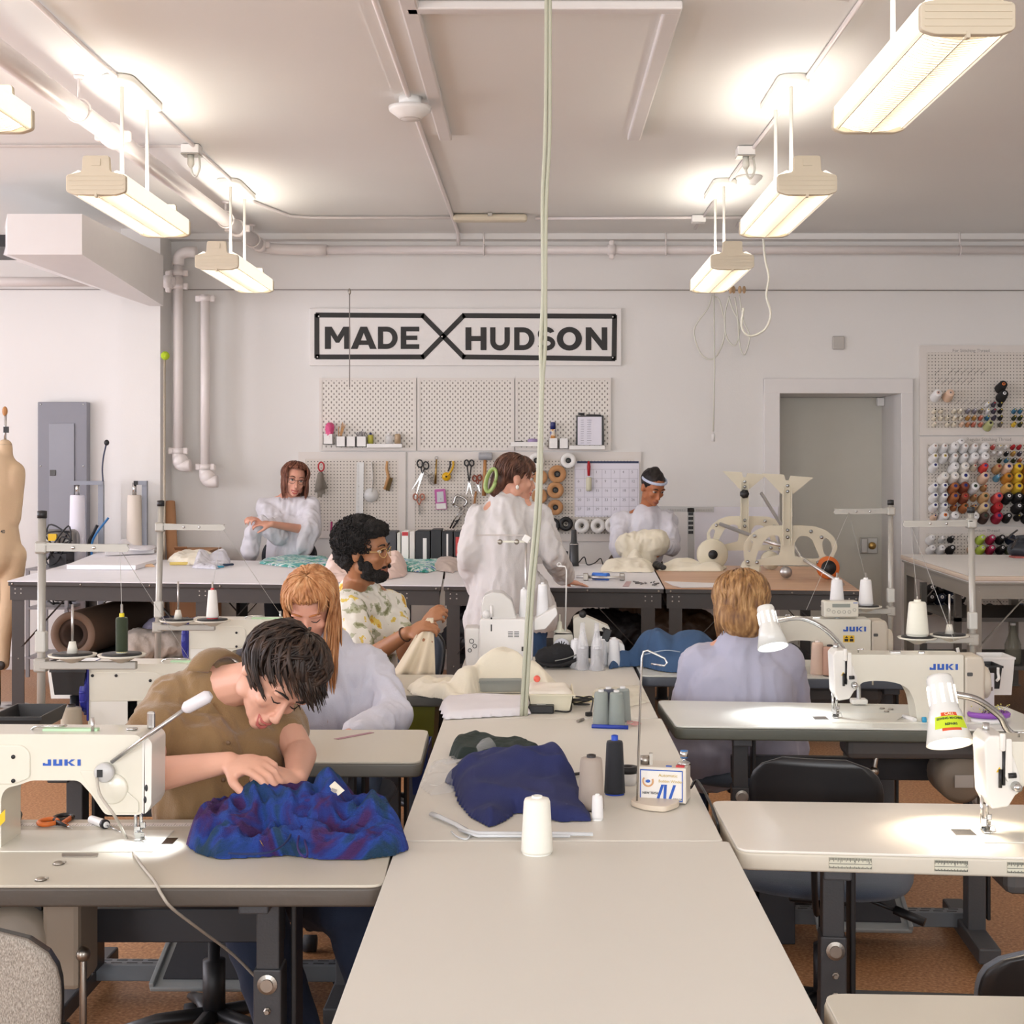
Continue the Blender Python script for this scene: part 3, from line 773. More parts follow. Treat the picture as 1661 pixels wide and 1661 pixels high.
def make_right():
    t=thing('sewing_machine','','sewing machine')
    body=px_r([(1352,1062),(1548,1062),(1548,1180),(1473,1180),(1471,1150),(1466,1126),(1452,1110),(1425,1105),(1400,1104),(1384,1107),(1372,1122),(1352,1122)])
    body[2]=(body[2][0],0.0);body[3]=(body[3][0],0.0)
    mb=MB();slab(mb,body,-.055,.055,[.012,.006,0,0,.03,.03,.03,.01,.02,.01,.01,.005],4)
    mb.build('arm_casting',machine_m,t,bevel=.016,seg=3)
    mb=MB();slab(mb,px_r([(1337,1062),(1343,1055),(1360,1055),(1363,1060),(1377,1100),(1377,1112),(1364,1134),(1346,1137),(1340,1125)]),-.058,.045,.004)
    mb.build('face_plate',machinew_m,t,bevel=.006)
    mb=MB();slab(mb,px_r([(1360,1058),(1366,1058),(1367,1100),(1362,1106),(1359,1100)]),-.066,-.05,.003);mb.box((.017,-.062,.215),(.012,.012,.04),bev=.004)
    mb.build('lever_guard',machinew_m,t,bevel=.002)
    mb=MB();mb.tube([(.02,-.06,.20),(.02,-.06,.12)],.0035,6);mb.tube([(.028,-.066,.142),(.045,-.066,.143)],.006,8);mb.tube([(.012,-.062,.115),(.012,-.062,.155)],.004,8)
    mb.build('take_up_lever',black_m,t)
    MB().lathe([(0,0),(.011,0),(.011,.006),(.007,.01),(.009,.018),(.009,.026),(0,.027)],(.046,-.055,.118),18,XROT).build('tension_dial',chrome_m,t)
    mb=MB();slab(mb,px_r([(1549,1064),(1578,1064),(1583,1078),(1582,1160),(1562,1176),(1549,1176)]),-.058,.058,.012)
    mb.build('motor_cover',putty_m,t,bevel=.01)
    mb=MB();mb.lathe([(0,0),(.05,0),(.052,.006),(.052,.02),(.046,.026),(0,.026)],(.462,0,.12),28,YROT)
    mb.build('hand_wheel',putty_m,t)
    mb=MB();slab(mb,px_r([(1553,1090),(1562,1090),(1562,1096),(1553,1096)]),-.06,-.058,.004);mb.build('indicator',mat('dark_grey','#4a4a48',.4),t)
    mb=MB();juki(mb,(.288,-.0562,.167),.09,.019);mb.build('lettering',jblue_m,t)
    mb=MB();mb.bx(.288,.332,-.0558,-.055,.124,.151);s=mb.build('warning_label',yellow_m,t)
    mb=MB()
    for i in range(2):
        mb.prism([(.294+i*.02,-.0562,.141),(.308+i*.02,-.0562,.141),(.301+i*.02,-.0562,.149)],(0,.0003,0))
        mb.bx(.293+i*.02,.308+i*.02,-.0563,-.056,.127,.138)
    mb.build('pictogram',ink_m,s)
    mb=MB();mb.prism([(.004,-.0588,.148),(.018,-.0588,.148),(.011,-.0588,.16)],(0,.0006,0));mb.build('warning_label',yellow_m,t)
    mb=MB();mb.box((.19,0,.217),(.035,.02,.008),bev=.003);mb.box((.275,0,.216),(.02,.014,.008),bev=.003);mb.tube([(.07,0,.21),(.07,0,.225),(.085,-.01,.227)],.003,6);mb.tube([(.0,.01,.22),(.0,.01,.245)],.008,10)
    mb.build('thread_guide',chrome_m,t)
    mb=MB();slab(mb,[(-.03,0),(-.03,.003),(.47,.003),(.47,0)],-.09,.09,0);mb.build('bed',mat('bed_enamel','#e4e1d6',.28),t,bevel=.001)
    mb=MB();mb.tube([(.13,.06,.14),(.13,.062,.1)],.003,6);mb.build('knee_lever_stud',nickel_m,t)
    needle_parts(t,1)
    t2=MB();t2.bx(.02,.44,-.075,.075,-.12,-.046,bev=.02);t2.build('oil_pan',mat('pan_grey','#5b5856',.5),t)
    return t
mr=make_right();snap(mr)
move(mr,(.982,4.78,TH),-1.5);mr['label']='cream industrial sewing machine at right centre, its arm seen whole'
o=dup(mr,(1.012,3.285,TH),-2,'cream industrial sewing machine cut by the right edge, lit by the warm lamp')
o2=dup(mr,(.935,5.88,TH),-1.5,'cream industrial sewing machine behind the woman in lavender, control box on top')
for x in (mr,o,o2):x['group']='cream industrial sewing machines'
def px_l(pts):return [((x-229)/755.6,.82-(y-757)/755.6) for x,y in pts]
def make_left():
    t=thing('sewing_machine','','sewing machine')
    body=px_l([(243,1192),(243,1322),(183,1322),(160,1288),(140,1266),(95,1266),(62,1266),(45,1273),(22,1278),(14,1292),(14,1376),(-103,1376),(-103,1190)])
    body[10]=(body[10][0],0);body[11]=(body[11][0],0)
    mb=MB();slab(mb,body,-.06,.06,[.02,.012,.01,.01,.01,0,.01,.01,.012,.012,0,0,.012],4)
    mb.build('arm_casting',machine_m,t,bevel=.01,seg=3)
    mb=MB();slab(mb,px_l([(243,1196),(252,1196),(259,1204),(258,1305),(250,1319),(243,1321)]),-.062,.055,.006)
    f=mb.build('face_plate',machinew_m,t,bevel=.006)
    mb=MB()
    for x,y in ((250,1278),(248,1297)):mb.ell(((x-229)/755.6,-.062,.82-(y-757)/755.6),(.0035,.002,.0075))
    mb.build('screw_holes',black_m,f)
    cx_,cz_=px_l([(195,1279)])[0]
    mb=MB().lathe([(0,0),(.033,0),(.033,.004),(.029,.007),(0,.007)],(cx_,-.06,cz_),36,XROT);mb.build('round_cover',machine_m,t)
    mb=MB();slab(mb,px_l([(141,1250),(180,1250),(238,1300),(238,1318),(186,1318),(165,1288)]),-.0635,-.06,.006);mb.build('lower_cover',machine_m,t,bevel=.002)
    mb=MB();slab(mb,px_l([(-100,1208),(50,1208),(62,1220),(62,1262),(36,1272),(-100,1274)]),-.064,-.058,.01);mb.build('side_cover',machine_m,t,bevel=.003)
    mb=MB();slab(mb,px_l([(-96,1228),(-10,1228),(0,1238),(0,1330),(-12,1342),(-96,1342)]),-.0625,-.06,.02);mb.build('column_cover',machinew_m,t,bevel=.004)
    mb=MB();screws(mb,px_l([(35,1227),(35,1266),(-92,1216),(-40,1216),(-92,1350),(8,1350)]),-.064);mb.build('screws',black_m,t)
    mb=MB();juki(mb,(px_l([(82,1242)])[0][0],-.0612,px_l([(82,1242)])[0][1]),.081,.0135);mb.build('lettering',jblue_m,t)
    mb=MB();mb.lathe([(0,0),(.072,0),(.076,.004),(.076,.016),(.068,.024),(0,.024)],(-.462,0,.165),32,YROT)
    for i in range(16):
        a=i*math.pi/8;mb.tube([(-.460,.0745*math.cos(a),.165+.0745*math.sin(a)),(-.444,.0745*math.cos(a),.165+.0745*math.sin(a))],.004,6)
    mb.build('hand_wheel',blue_m,t)
    MB().bx(-.443,-.436,-.065,.065,.08,.245,bev=.01).build('belt_guard',blue_m,t)
    mb=MB();mb.box((-.15,-.01,.247),(.12,.02,.006),bev=.002);mb.build('light_strip',mat('green_strip','#bfe3bb',.4),t)
    mb=MB();mb.tube([(-.1,-.02,.24),(-.1,-.02,.275)],.004,8);mb.lathe([(0,0),(.012,0),(.012,.003),(0,.003)],(-.02,0,.245),14);mb.tube(smooth_path([(-.24,.0,.245),(-.22,-.02,.255),(-.17,-.02,.256),(-.17,.02,.25)]),.0025,6);mb.box((.022,0,.265),(.018,.012,.04),bev=.005)
    mb.build('thread_guide',chrome_m,t)
    mb=MB();slab(mb,[(-.47,0),(-.47,.003),(.05,.003),(.05,0)],-.09,.09,0);mb.build('bed',mat('bed_enamel','#e4e1d6',.28),t,bevel=.001)
    mb=MB();mb.bx(-.42,-.38,-.0645,-.064,.03,.045);mb.build('plate_label',white_m,t)
    mb=MB();mb.prism([(-.30,-.0626,.035),(-.275,-.0626,.06),(-.275,-.0626,.085),(-.3,-.0626,.06)],(0,.0006,0));mb.build('warning_label',yellow_m,t)
    needle_parts(t,-1)
    MB().bx(-.42,-.02,-.075,.075,-.12,-.046,bev=.02).build('oil_pan',mat('pan_grey','#5b5856',.5),t)
    return t
ml=make_left();snap(ml)
move(ml,(-.862,3.21,TH));ml['label']='cream industrial sewing machine at left front, large blue lettering on its arm'
a1=dup(ml,(-.862,4.33,TH),0,'cream industrial sewing machine behind the brown shirt, blue hand wheel at its left')
a2=dup(ml,(-.862,5.56,TH),0,'cream industrial sewing machine farther back at left, behind the reddish haired person')
for x in (ml,a1,a2):x['group']='cream industrial sewing machines'
def motor(p,label,sc=1):
    t=thing('sewing_motor',label,'motor',p)
    x,y,z=p
    MB().lathe([(0,-.09),(.05,-.09),(.075,-.075),(.078,.06),(.06,.08),(0,.08)],(x,y,z),24,XROT).build('motor_housing',mat('motor_beige','#8d8172',.5),t)
    MB().bx(x+.06,x+.14,y-.07,y+.07,z-.1,z+.09,bev=.012).build('control_box',MATS['motor_beige'],t)
    MB().bx(x-.03,x+.03,y-.096,y-.094,z-.02,z+.02).build('rating_label',mat('rating_grey','#bdb9b2'),t)
    mb=MB();mb.bx(x-.05,x+.05,y-.04,y+.04,z+.06,z+.125);mb.build('mount',black_m,t)
motor((1.37,4.78,.575),'beige clutch motor hanging under the middle right sewing table')
motor((-1.1,3.16,.575),'beige motor unit hanging under the front left sewing table')
motor((1.28,3.25,.575),'beige motor hanging under the ruler edged sewing table')
for lab,pts in (('curved metal knee lift rod under the middle right sewing table',[(1.17,4.75,.70),(1.1,4.72,.66),(1.09,4.72,.6),(1.09,4.72,.33)]),('upright metal treadle rod hanging under the front left machine',[(-1.02,3.1,.66),(-1.0,3.1,.58),(-.955,3.1,.55),(-.955,3.1,.12)])):
    t=thing('treadle_rod',lab,'rod',pts[-1])
    MB().tube(pts,.008,8).build('rod',nickel_m,t)
    mb=MB();q=Vector(pts[-1]);mb.box(q+Vector((0,0,.02)),(.03,.03,.03),bev=.006);mb.ell(Vector(pts[2]),(.016,.016,.016));mb.box(q+Vector((0,0,-.05)),(.012,.012,.14));mb.build('joint',nickel_m,t)
plate_m=mat('stand_plastic','#ddd8cb',.45)
grey_pole=mat('grey_tube','#a7a39b',.4,.3)
def thread_stand(label,base,H,top,low,plates,sgn,tilt=0):
    t=thing('thread_stand',label,'thread stand',base,group='thread stands on the sewing tables')
    x,y,z=base
    MB().tube([(x,y,z-.04),(x+tilt,y,z+H)],.0115,12).build('pole',grey_pole,t)
    MB().lathe([(0,0),(.0135,0),(.0135,.02),(0,.022)],(x+tilt,y,z+H-.004),12).build('pole_cap',black_m,t)
    mb=MB();mb.lathe([(0,0),(.03,0),(.03,.02),(.016,.03),(0,.03)],(x,y,z),18);mb.build('base_nut',grey_pole,t)
    q=x+tilt*top[0]/H
    mb=MB();L=top[1]
    mb.prism([(q,y-.012,z+top[0]-.010),(q+sgn*L,y-.02,z+top[0]-.012),(q+sgn*(L+.006),y-.02,z+top[0]-.004),(q+sgn*L,y-.02,z+top[0]+.006),(q,y-.012,z+top[0]+.014)],(0,.004,0))
    mb.box((q+sgn*L/2,y-.008,z+top[0]+.008),(L,.018,.003))
    mb.box((q,y,z+top[0]),(.034,.034,.035),bev=.006)
    g=mb.build('guide_arm',grey_pole,t)
    mb=MB()
    for k in (.38,.62,.94):mb.lathe([(0,0),(.0045,0),(.0045,.003),(0,.003)],(q+sgn*L*k,y-.016,z+top[0]),12,XROT)
    mb.build('thread_eyes',chrome_m,g)
    mb=MB();q=x+tilt*low[0]/H
    mb.box((q+sgn*low[1]/2,y-.008,z+low[0]),(low[1],.022,.022),bev=.003);mb.box((q,y,z+low[0]),(.036,.036,.04),bev=.006);mb.build('spool_arm',grey_pole,t)
    mb=MB();mb.box((x+tilt*.5,y,z+low[0]+.065),(.03,.03,.06),bev=.005);mb.build('clamp',mat('clear_grey','#c0bfb8',.3),t)
    tops=[]
    for dx,dz in plates:
        c=Vector((q+sgn*dx,y-.008,z+low[0]+dz))
        mb=MB().lathe([(0,-.02),(.012,-.018),(.04,-.004),(.064,.0),(.067,.006),(.062,.005),(.0,.003)],c,32);pl=mb.build('spool_plate',plate_m,t)
        MB().lathe([(0,.0),(.055,.0),(.054,.004),(0,.004)],c+Vector((0,0,.005)),28).build('foam_pad',black_m,pl)
        mb=MB().lathe([(0,0),(.016,0),(.009,.032),(0,.033)],c+Vector((0,0,.009)),16);mb.build('spool_post',plate_m,pl)
        MB().tube([c+Vector((0,0,.04)),c+Vector((0,0,.145))],.0035,8).build('spindle',alu_m,pl)
        tops.append(c+Vector((0,0,.01)))
    return tops
tp_t2=thread_stand('grey thread stand with two plates beside the middle left machine',(-1.385,4.11,TH),.68,(.594,.244),(.265,.27),[(.09,.025),(.228,.025)],1,.004)
tp_t3=thread_stand('grey thread stand with two plates beside the far left machine',(-1.38,5.35,TH),.68,(.60,.235),(.235,.21),[(.075,.022),(.2,.022)],1,.015)
tp_r2=thread_stand('tall thread stand standing behind the middle right machine',(1.51,5.05,TH),.665,(.625,.235),(.225,.2),[(.083,.012),(.193,.004)],-1,-.01)
tp_r3=thread_stand('thin thread stand behind the far right machine with control box',(1.478,6.1,TH),.665,(.635,.235),(.22,.24),[(.105,.015),(.225,.015)],-1,0)
def cone(p,label,col,h=.12,r0=.035,r1=.026,core=None,coreh=.006,name='thread_cone',group=None,mroot=None):
    t=thing(name,label,'thread cone',p,group=group)
    m=mat('thread_'+col.strip('#'),col,.75,bump=.25,bscale=220,stretch=(1,1,9),sheen=.1)
    z=Vector((0,0,1));p=Vector(p)
    MB().lathe([(r0*.5,.003),(r0,.004),(r0*1.01,.01),(r1*1.02,h-.008),(r1*.93,h-.002),(r1*.5,h)],p,32).build('thread',m,t)
    c=mat('core_'+(core or col).strip('#'),core or col,.5)
    MB().lathe([(0,-.0),(r0*.92,-.0),(r0*.92,.003),(r0*.5,.004),(r1*.42,h),(r1*.42,h+coreh),(r1*.3,h+coreh+.001),(r1*.28,h-.02),(0,h-.02)],p,24).build('cone_core',c,t)
    return t
def on_table(px,py):return onz(px,py,TH)
cone(tp_t2[1]+Vector((0,0,0)),'dark green thread spool with yellow ends on the middle left stand','#27331c',.1,.0165,.0165,'#d9c51c',.01)
cone(tp_t3[1],'white thread cone with red tip on the far left thread stand','#e9e6e0',.105,.022,.015,'#c02430',.006)
cone(tp_r2[1],'cream thread cone on the tall stand behind the middle right machine','#e9e7d8',.118,.038,.029)
cone(tp_r3[1],'white thread cone on the thin stand, standing left of its twin','#efeeee',.108,.03,.022)
cone(tp_r3[0],'white thread cone on the thin stand, right of its twin and nearest the pole','#f1f0ef',.108,.03,.022)
cone(on_table(116,1216),'taupe thread cone standing behind the front left machine','#b7ab98',.125,.033,.028,'#35302c')
cone(on_table(871,1384),'large cream thread cone standing alone at the front of the centre table','#efece0',.118,.0335,.0275,'#f4f2ea',.004)
cone(on_table(959,1313),'taupe thread cone standing beside the navy cloth','#a89b90',.125,.031,.026,'#2f2b2a')
cone(on_table(997,1288),'black thread cone with blue core standing on the centre table','#1d1f25',.135,.026,.0205,'#1e49b8',.012)
cone(on_table(969,1330),'small white thread spool on a flared foot beside the navy cloth','#eeecec',.058,.0135,.012,'#f4f4f2',.002)
MB().lathe([(0,0),(.02,0),(.019,.003),(.014,.006),(0,.006)],on_table(970,1332)+Vector((0,0,.0))).build('tmp',white_m) if False else None
for px,py,lab,c in ((975,1177,'grey green thread cone at the left front of the wrapped group of four','#8f9691'),(1000,1178,'grey green thread cone at the right front of the wrapped group of four','#8c948f'),(987,1172,'dark blue grey thread cone half hidden in the middle of the wrapped group','#4d515e'),(1010,1171,'grey green thread cone at the back right of the wrapped group','#8b928e')):
    cone(on_table(px,py),lab,c,.108,.0265,.021,'#d9d8d6',.006)
for px,py,lab,c in ((934,1083,'white thread cone left of the bagged grey cones','#eeeef0'),(970,1083,'white thread cone between the two bagged grey cones','#eeeef0'),(977,1080,'white thread cone behind and between the bagged cones','#e8e8ea'),(996,1082,'white thread cone right of the bagged cones','#eeeef0')):
    cone(on_table(px,py),lab,c,.115,.026,.02,'#f2f2f2')
for k,(px,py,c) in enumerate(((945,1086,'#6c6b74'),(968,1087,'#8b8a90'))):
    o=cone(on_table(px,py),'',c,.085,.021,.019,'#e9e9ee')
    o['label']=('dark grey thread cone in a clear pointed bag' if k==0 else 'lighter grey thread cone in a clear pointed bag')
    q=on_table(px,py)
    tag(MB().lathe([(.036,.0),(.033,.01),(.026,.03),(.0245,.095),(.012,.15),(.009,.19),(.0085,.19),(.011,.15),(.023,.095),(.0245,.03),(.031,.01),(.034,0)],q,24).build('plastic_bag',mat('clear_bag','#f4f4f6',.2,alpha=.28)),'clear plastic bag pulled up to a point over the %s grey cone' % ('darker' if k==0 else 'lighter'),'bag')
q=onz(1326,1095,TH)
cone(q,'peach thread cone standing at the far right machine, left of its pair','#dfc2ae',.13,.028,.022,'#efe3da')
cone(onz(1346,1096,TH),'pinkish brown thread cone with dark base at the far right machine','#c89f8a',.115,.03,.027,'#2c2625')
th_m=mat('thread_line','#cfcdc8',.6)
for lab,pts in (('fine thread running down from the middle left stand to its machine',[tp_t2[1]+Vector((0,0,.1)),(-1.16,4.1,TH+.59),(-1.0,4.25,TH+.26)]),
                 ('fine thread running down from the far left stand',[tp_t3[1]+Vector((0,0,.11)),(-1.14,5.34,TH+.6),(-.95,5.5,TH+.26)]),
                 ('fine thread running down from the tall right stand',[tp_r2[1]+Vector((0,0,.12)),(1.29,5.04,TH+.62),(1.4,4.9,TH+.235)]),
                 ('fine thread running down from the thin far right stand',[tp_r3[0]+Vector((0,0,.11)),(1.3,6.08,TH+.63),(1.1,5.95,TH+.24)])):
    tag(MB().tube(pts,.0009,4).build('sewing_thread',th_m),lab,'thread')
def lamp(label,top,bot,r,neck,warm,power):
    t=thing('task_lamp',label,'lamp',neck[0])
    top=Vector(top);bot=Vector(bot);d=bot-top;L=d.length;q=d.to_track_quat('Z','Y').to_matrix().to_4x4()
    m=mat('shade_enamel','#e3e3de',.25,coat=.3)
    MB().lathe([(0,0),(r*.5,.0),(r*.56,.008),(r*.62,L*.5),(r*.68,L*.53),(r*.72,L*.6),(r,L),(r*.97,L),(r*.69,L*.6),(r*.5,L*.5),(0,L*.48)],top,32,q).build('lamp_shade',m,t)
    mb=MB()
    for i in range(10):
        a=i*math.pi/5;mb.box(top+q.to_3x3() @ Vector((r*.585*math.cos(a),r*.585*math.sin(a),L*.3)),(.003,r*.14,L*.28),q @ Matrix.Rotation(a,4,'Z'))
    mb.build('vent_slots',mat('lit_slot_'+('w' if warm else 'c'),'#fff6ea' if warm else '#f5f6f2',.5,emit=1.0),t)
    em=mat('bulb_'+('warm' if warm else 'cold'),'#ffffff',.5,emit=14,ecol='#ffe3c4' if warm else '#f0f6ff')
    MB().ell(top+d*.8,(r*.6,r*.6,r*.6)).build('bulb',em,t)
    MB().lathe([(0,0),(r*.86,0),(r*.86,.002),(0,.002)],top+d*.93,28,q).build('lit_reflector',mat('reflector_'+('w' if warm else 'c'),'#ffffff',.5,emit=5,ecol='#ffe9cf' if warm else '#f4f8ff'),t)
    P=smooth_path(neck,14);mb=MB()
    n=len(P)*2;mb.tube(P,.0065,10)
    Q=[]
    for i in range(len(P)-1):
        for k in range(4):Q.append(P[i].lerp(P[i+1],k/4))
    mb.tube(Q,[.0085 if i % 2 else .007 for i in range(len(Q))],10)
    mb.build('gooseneck',chrome_m,t)
    MB().box(Vector(neck[0])+Vector((0,0,.008)),(.055,.045,.018),bev=.005).build('clamp_base',machinew_m,t)
    l=spot('task_lamp_light',top+d*1.02,bot+d*2,power,(1,.84,.66) if warm else (.93,.97,1),110,.9,.03)
Y=4.99
lamp('white gooseneck task lamp with cold bright opening in front of the lavender top',at(1241,984,Y),at(1254,1050,Y-.06),.053,[onz(1393,1143,TH)+Vector((0,0,.004)),at(1391,1105,5.05),at(1374,1062,5.03),at(1340,1022,5.0),at(1300,1003,5.0),at(1259,1007,Y)],False,9)
Y=3.45
lamp('white task lamp with glowing warm opening and yellow green sticker',at(1523,1097,Y),at(1541,1207,Y-.07),.0545,[Vector((1.6,3.38,TH+.012)),Vector((1.56,3.42,TH+.1)),Vector((1.42,3.45,TH+.15)),at(1661,1198,3.48),at(1620,1160,Y+.02),at(1585,1135,Y),at(1548,1126,Y)],True,8)
def sticker():
    t=[o for o in COL.objects if o.get('label','').startswith('white task lamp with glowing')][0]
    top=at(1523,1097,Y);bot=at(1541,1207,Y-.07);d=bot-top;L=d.length;q=d.to_track_quat('Z','Y').to_matrix().to_4x4()
    inv=q.to_3x3().inverted();f=inv @ Vector((-.05,-1,0));a0=math.atan2(f.y,f.x)
    def surf(a,z,e=.0008):
        r=.0545*(.72+.28*(z/L-.6)/.4)+e
        return top+q.to_3x3() @ Vector((r*math.cos(a0+a),r*math.sin(a0+a),z))
    def patch(name,a_0,a_1,z0,z1,m,e,arc=0):
        vs=[];fs=[];n=10
        for i in range(n+1):
            a=a_0+(a_1-a_0)*i/n
            for j in range(3):
                vs.append(surf(a,z0+(z1-z0)*j/2,e))
        for i in range(n):
            for j in range(2):fs.append([i*3+j,(i+1)*3+j,(i+1)*3+j+1,i*3+j+1])
        mb=MB();mb.add(vs,fs,smooth=True);return mb.build(name,m,t)
    sg=1 if (surf(.3,L*.8)-surf(-.3,L*.8)).x > 0 else -1
    patch('orange_sticker',-.45,.45,L*.6,L*.88,mat('sticker_orange','#d8532c',.5),.0008)
    p=patch('green_sticker',-.85,.8,L*.655,L*.84,mat('sticker_lime','#c6dc2a',.5),.0016)
    for i,(tx,sz) in enumerate((('CALL',.008),('SEWING MACHINE',.0062),('REPAIRS',.0062))):
        z=L*(.645,.71,.80)[i]
        vs,fs=text_mesh(tx,sz*1.25,bold=.0003,align='CENTER')
        mb=MB();mb.add([surf(sg*v.x/.047,z-v.y,.0024) for v in vs],fs,smooth=False);mb.build('lettering',mat('sticker_cream','#f3d9b0') if i==0 else mat('sticker_ink','#26402a'),p)
sticker()
Yr=3.146
t=thing('stick_lamp','grey magnetic stick lamp clipped on the back of the front left machine','lamp',at(170,1252,Yr))
MB().lathe([(0,0),(.021,0),(.021,.012),(.018,.016),(0,.016)],at(171,1252,Yr),28,XROT).build('magnet_base',mat('lamp_grey','#c3c2c0',.35),t)
MB().bx(*sorted([at(161,0,Yr).x,at(170,0,Yr).x]),Yr-.018,Yr-.016,at(0,1258,Yr).z,at(0,1246,Yr).z).build('switch',black_m,t)
MB().tube([at(181,1236,Yr-.01),at(240,1193,Yr-.03),at(300,1150,Yr-.04)],.0045,10).build('arm',chrome_m,t)
MB().tube([at(298,1152,Yr-.04),at(303,1148,Yr-.04),at(336,1130,Yr-.04),at(342,1126,Yr-.04)],[.008,.0135,.014,.008],16).build('lamp_head',mat('frosted','#dcd8dc',.3),t)
spot('machine_led',(-.80,3.17,TH+.075),(-.83,3.16,TH),2.0,(.9,.94,1),120,1,.01)
P=[at(157,1262,Yr-.02),at(163,1290,3.1),at(187,1325,3.05),on_table(205,1362)+Vector((0,0,.004)),on_table(225,1400)+Vector((0,0,.004)),on_table(250,1432)+Vector((0,0,.004)),Vector((at(262,1445,2.86).x,2.862,.745)),at(280,1474,2.87),at(330,1512,3.0),at(380,1550,3.15),at(430,1600,3.25),at(470,1632,3.3),at(520,1672,3.35)]
tag(MB().tube(smooth_path(P,8),.0032,8).build('lamp_cable',grey_cord_m),'grey lamp cable running down over the front edge of the left table','cord')
def make_chair(back_m,seat_m,label,pad=None,w=.40,name='office_chair'):
    """faces +Y (sitter looks to +Y), back at -Y; seat height .46"""
    t=thing(name,label,'chair')
    def panel(y0,th,w,z0,z1,curve,m,nm):
        vs=[];n=16;k=12
        import itertools
        front=[];
        for side in (0,1):
            for i in range(n+1):
                for j in range(k+1):
                    u=-1+2*i/n;v=j/k
                    hw=w/2*(1-.10*(1-v))*(max(0.0,1-abs(2*v-1)**3.2))**.32 if 0 < v < 1 else w/2*.45
                    x=u*hw
                    zz=z0+(z1-z0)*v
                    y=y0+side*th-curve*(1-(x/(w/2))**2)-.05*(v-.3)
                    vs.append((x,y,zz))
        def id_(s,i,j):return s*(n+1)*(k+1)+i*(k+1)+j
        fs=[]
        for s in (0,1):
            for i in range(n):
                for j in range(k):
                    q=[id_(s,i,j),id_(s,i+1,j),id_(s,i+1,j+1),id_(s,i,j+1)]
                    fs.append(q if s==0 else q[::-1])
        for i in range(n):
            fs.append([id_(0,i,0),id_(1,i,0),id_(1,i+1,0),id_(0,i+1,0)]);fs.append([id_(0,i,k),id_(0,i+1,k),id_(1,i+1,k),id_(1,i,k)])
        for j in range(k):
            fs.append([id_(0,0,j),id_(0,0,j+1),id_(1,0,j+1),id_(1,0,j)]);fs.append([id_(0,n,j),id_(1,n,j),id_(1,n,j+1),id_(0,n,j+1)])
        mb=MB();mb.add(vs,fs,smooth=True);return mb.build(nm,m,t)
    z0,z1=.56,.83
    sh=panel(-.245,.012,w,z0,z1,.035,back_m,'backrest')
    panel(-.232,.03,w*.97,z0+.006,z1-.006,.035,pad or seat_m,'back_cushion')
    mb=MB();mb.box((0,-.289,z0+.085),(.13,.012,.03),(0,8,0),bev=.006);br=mb.build('back_bracket',black_m,t)
    mb=MB()
    for s in (-1,1):mb.lathe([(0,0),(.009,0),(.009,.006),(0,.006)],(s*.045,-.295,z0+.085-s*.006),12,XROT)
    mb.build('bolts',nickel_m,br)
    MB().tube(smooth_path([(0,-.285,z0+.1),(0,-.30,z0-.02),(0,-.24,.42),(0,-.05,.405)]),.014,8,flat=.6).build('back_post',black_m,t)
    mb=MB()
    vs=[];n=20;rings=[(.0,.495),(.55,.492),(.85,.484),(.97,.472),(1,.457),(.97,.443),(.8,.432),(0,.43)]
    for rr,zz in rings:
        for i in range(n*2):
            a=math.pi*i/n;c,s_=math.cos(a),math.sin(a)
            e=2.8;k=(abs(c)**e+abs(s_)**e)**(-1/e)
            vs.append((c*k*.24*rr,s_*k*.225*rr,zz))
    N=n*2
    fs=[[i*N+j,i*N+(j+1) % N,(i+1)*N+(j+1) % N,(i+1)*N+j] for i in range(len(rings)-1) for j in range(N)]
    mb.add(vs,fs,smooth=True);mb.build('seat',seat_m,t)
    mb=MB().bx(-.09,.09,-.1,.1,.395,.43,bev=.01);mb.build('seat_plate',black_m,t)
    mb=MB().tube([(.06,.0,.41),(.2,-.03,.375)],.006,8);lv=mb.build('lever',black_m,t)
    MB().tube([(.19,-.027,.378),(.27,-.045,.355)],.013,8).build('lever_grip',black_m,lv)
    MB().lathe([(.0,.1),(.03,.1),(.03,.26),(.016,.262),(.016,.4),(0,.4)],(0,0,0),18).build('gas_column',black_m,t)
    for i in range(5):
        a=2*math.pi*i/5+.3;d=Vector((math.cos(a),math.sin(a),0))
        mb=MB().tube([Vector((0,0,.115)),d*.15+Vector((0,0,.105)),d*.27+Vector((0,0,.075))],[.03,.024,.017],8,flat=.7);l=mb.build('base_arm',black_m,t)
        MB().lathe([(0,-.02),(.027,-.02),(.027,.02),(0,.02)],d*.27+Vector((0,0,.0275)),16,Matrix.Rotation(a,4,'Z') @ XROT).build('caster',blackr_m,l)
    return t
fab=mat('seat_fabric','#4a5566',.9,bump=.5,bscale=700,var=.15,vscale=400,sheen=.3)
shell=mat('chair_shell','#19191b',.38)
ch=make_chair(shell,fab,'black backed office chair between the two right sewing tables',None,.36);snap(ch)
move(ch,(.80,4.06,0),-16)
ch['group']='black office chairs'
o=dup(ch,(1.04,2.86,-.09),4,'black backed office chair at the bottom right corner');
o['group']='black office chairs';move(o,(.95,2.90,0),4);o.scale=(1,1,.87)
o=dup(ch,(-.86,3.93,0),170,'dark office chair under the person in brown shirt');o['group']='black office chairs'
o.scale=(1,1,1)
o=dup(ch,(.78,5.42,0),5,'dark office chair under the woman in lavender top');o['group']='black office chairs'
for c in list(o.children):
    if c.name.split('.')[0] in ('backrest','back_cushion','back_bracket','back_post'):
        for g in list(c.children):bpy.data.objects.remove(g)
        bpy.data.objects.remove(c)
o=dup(ch,(-.72,5.05,0),178,'dark office chair under the reddish haired person');o['group']='black office chairs'
o=dup(ch,(-.66,6.5,0),160,'dark office chair under the man in floral shirt');o['group']='black office chairs'
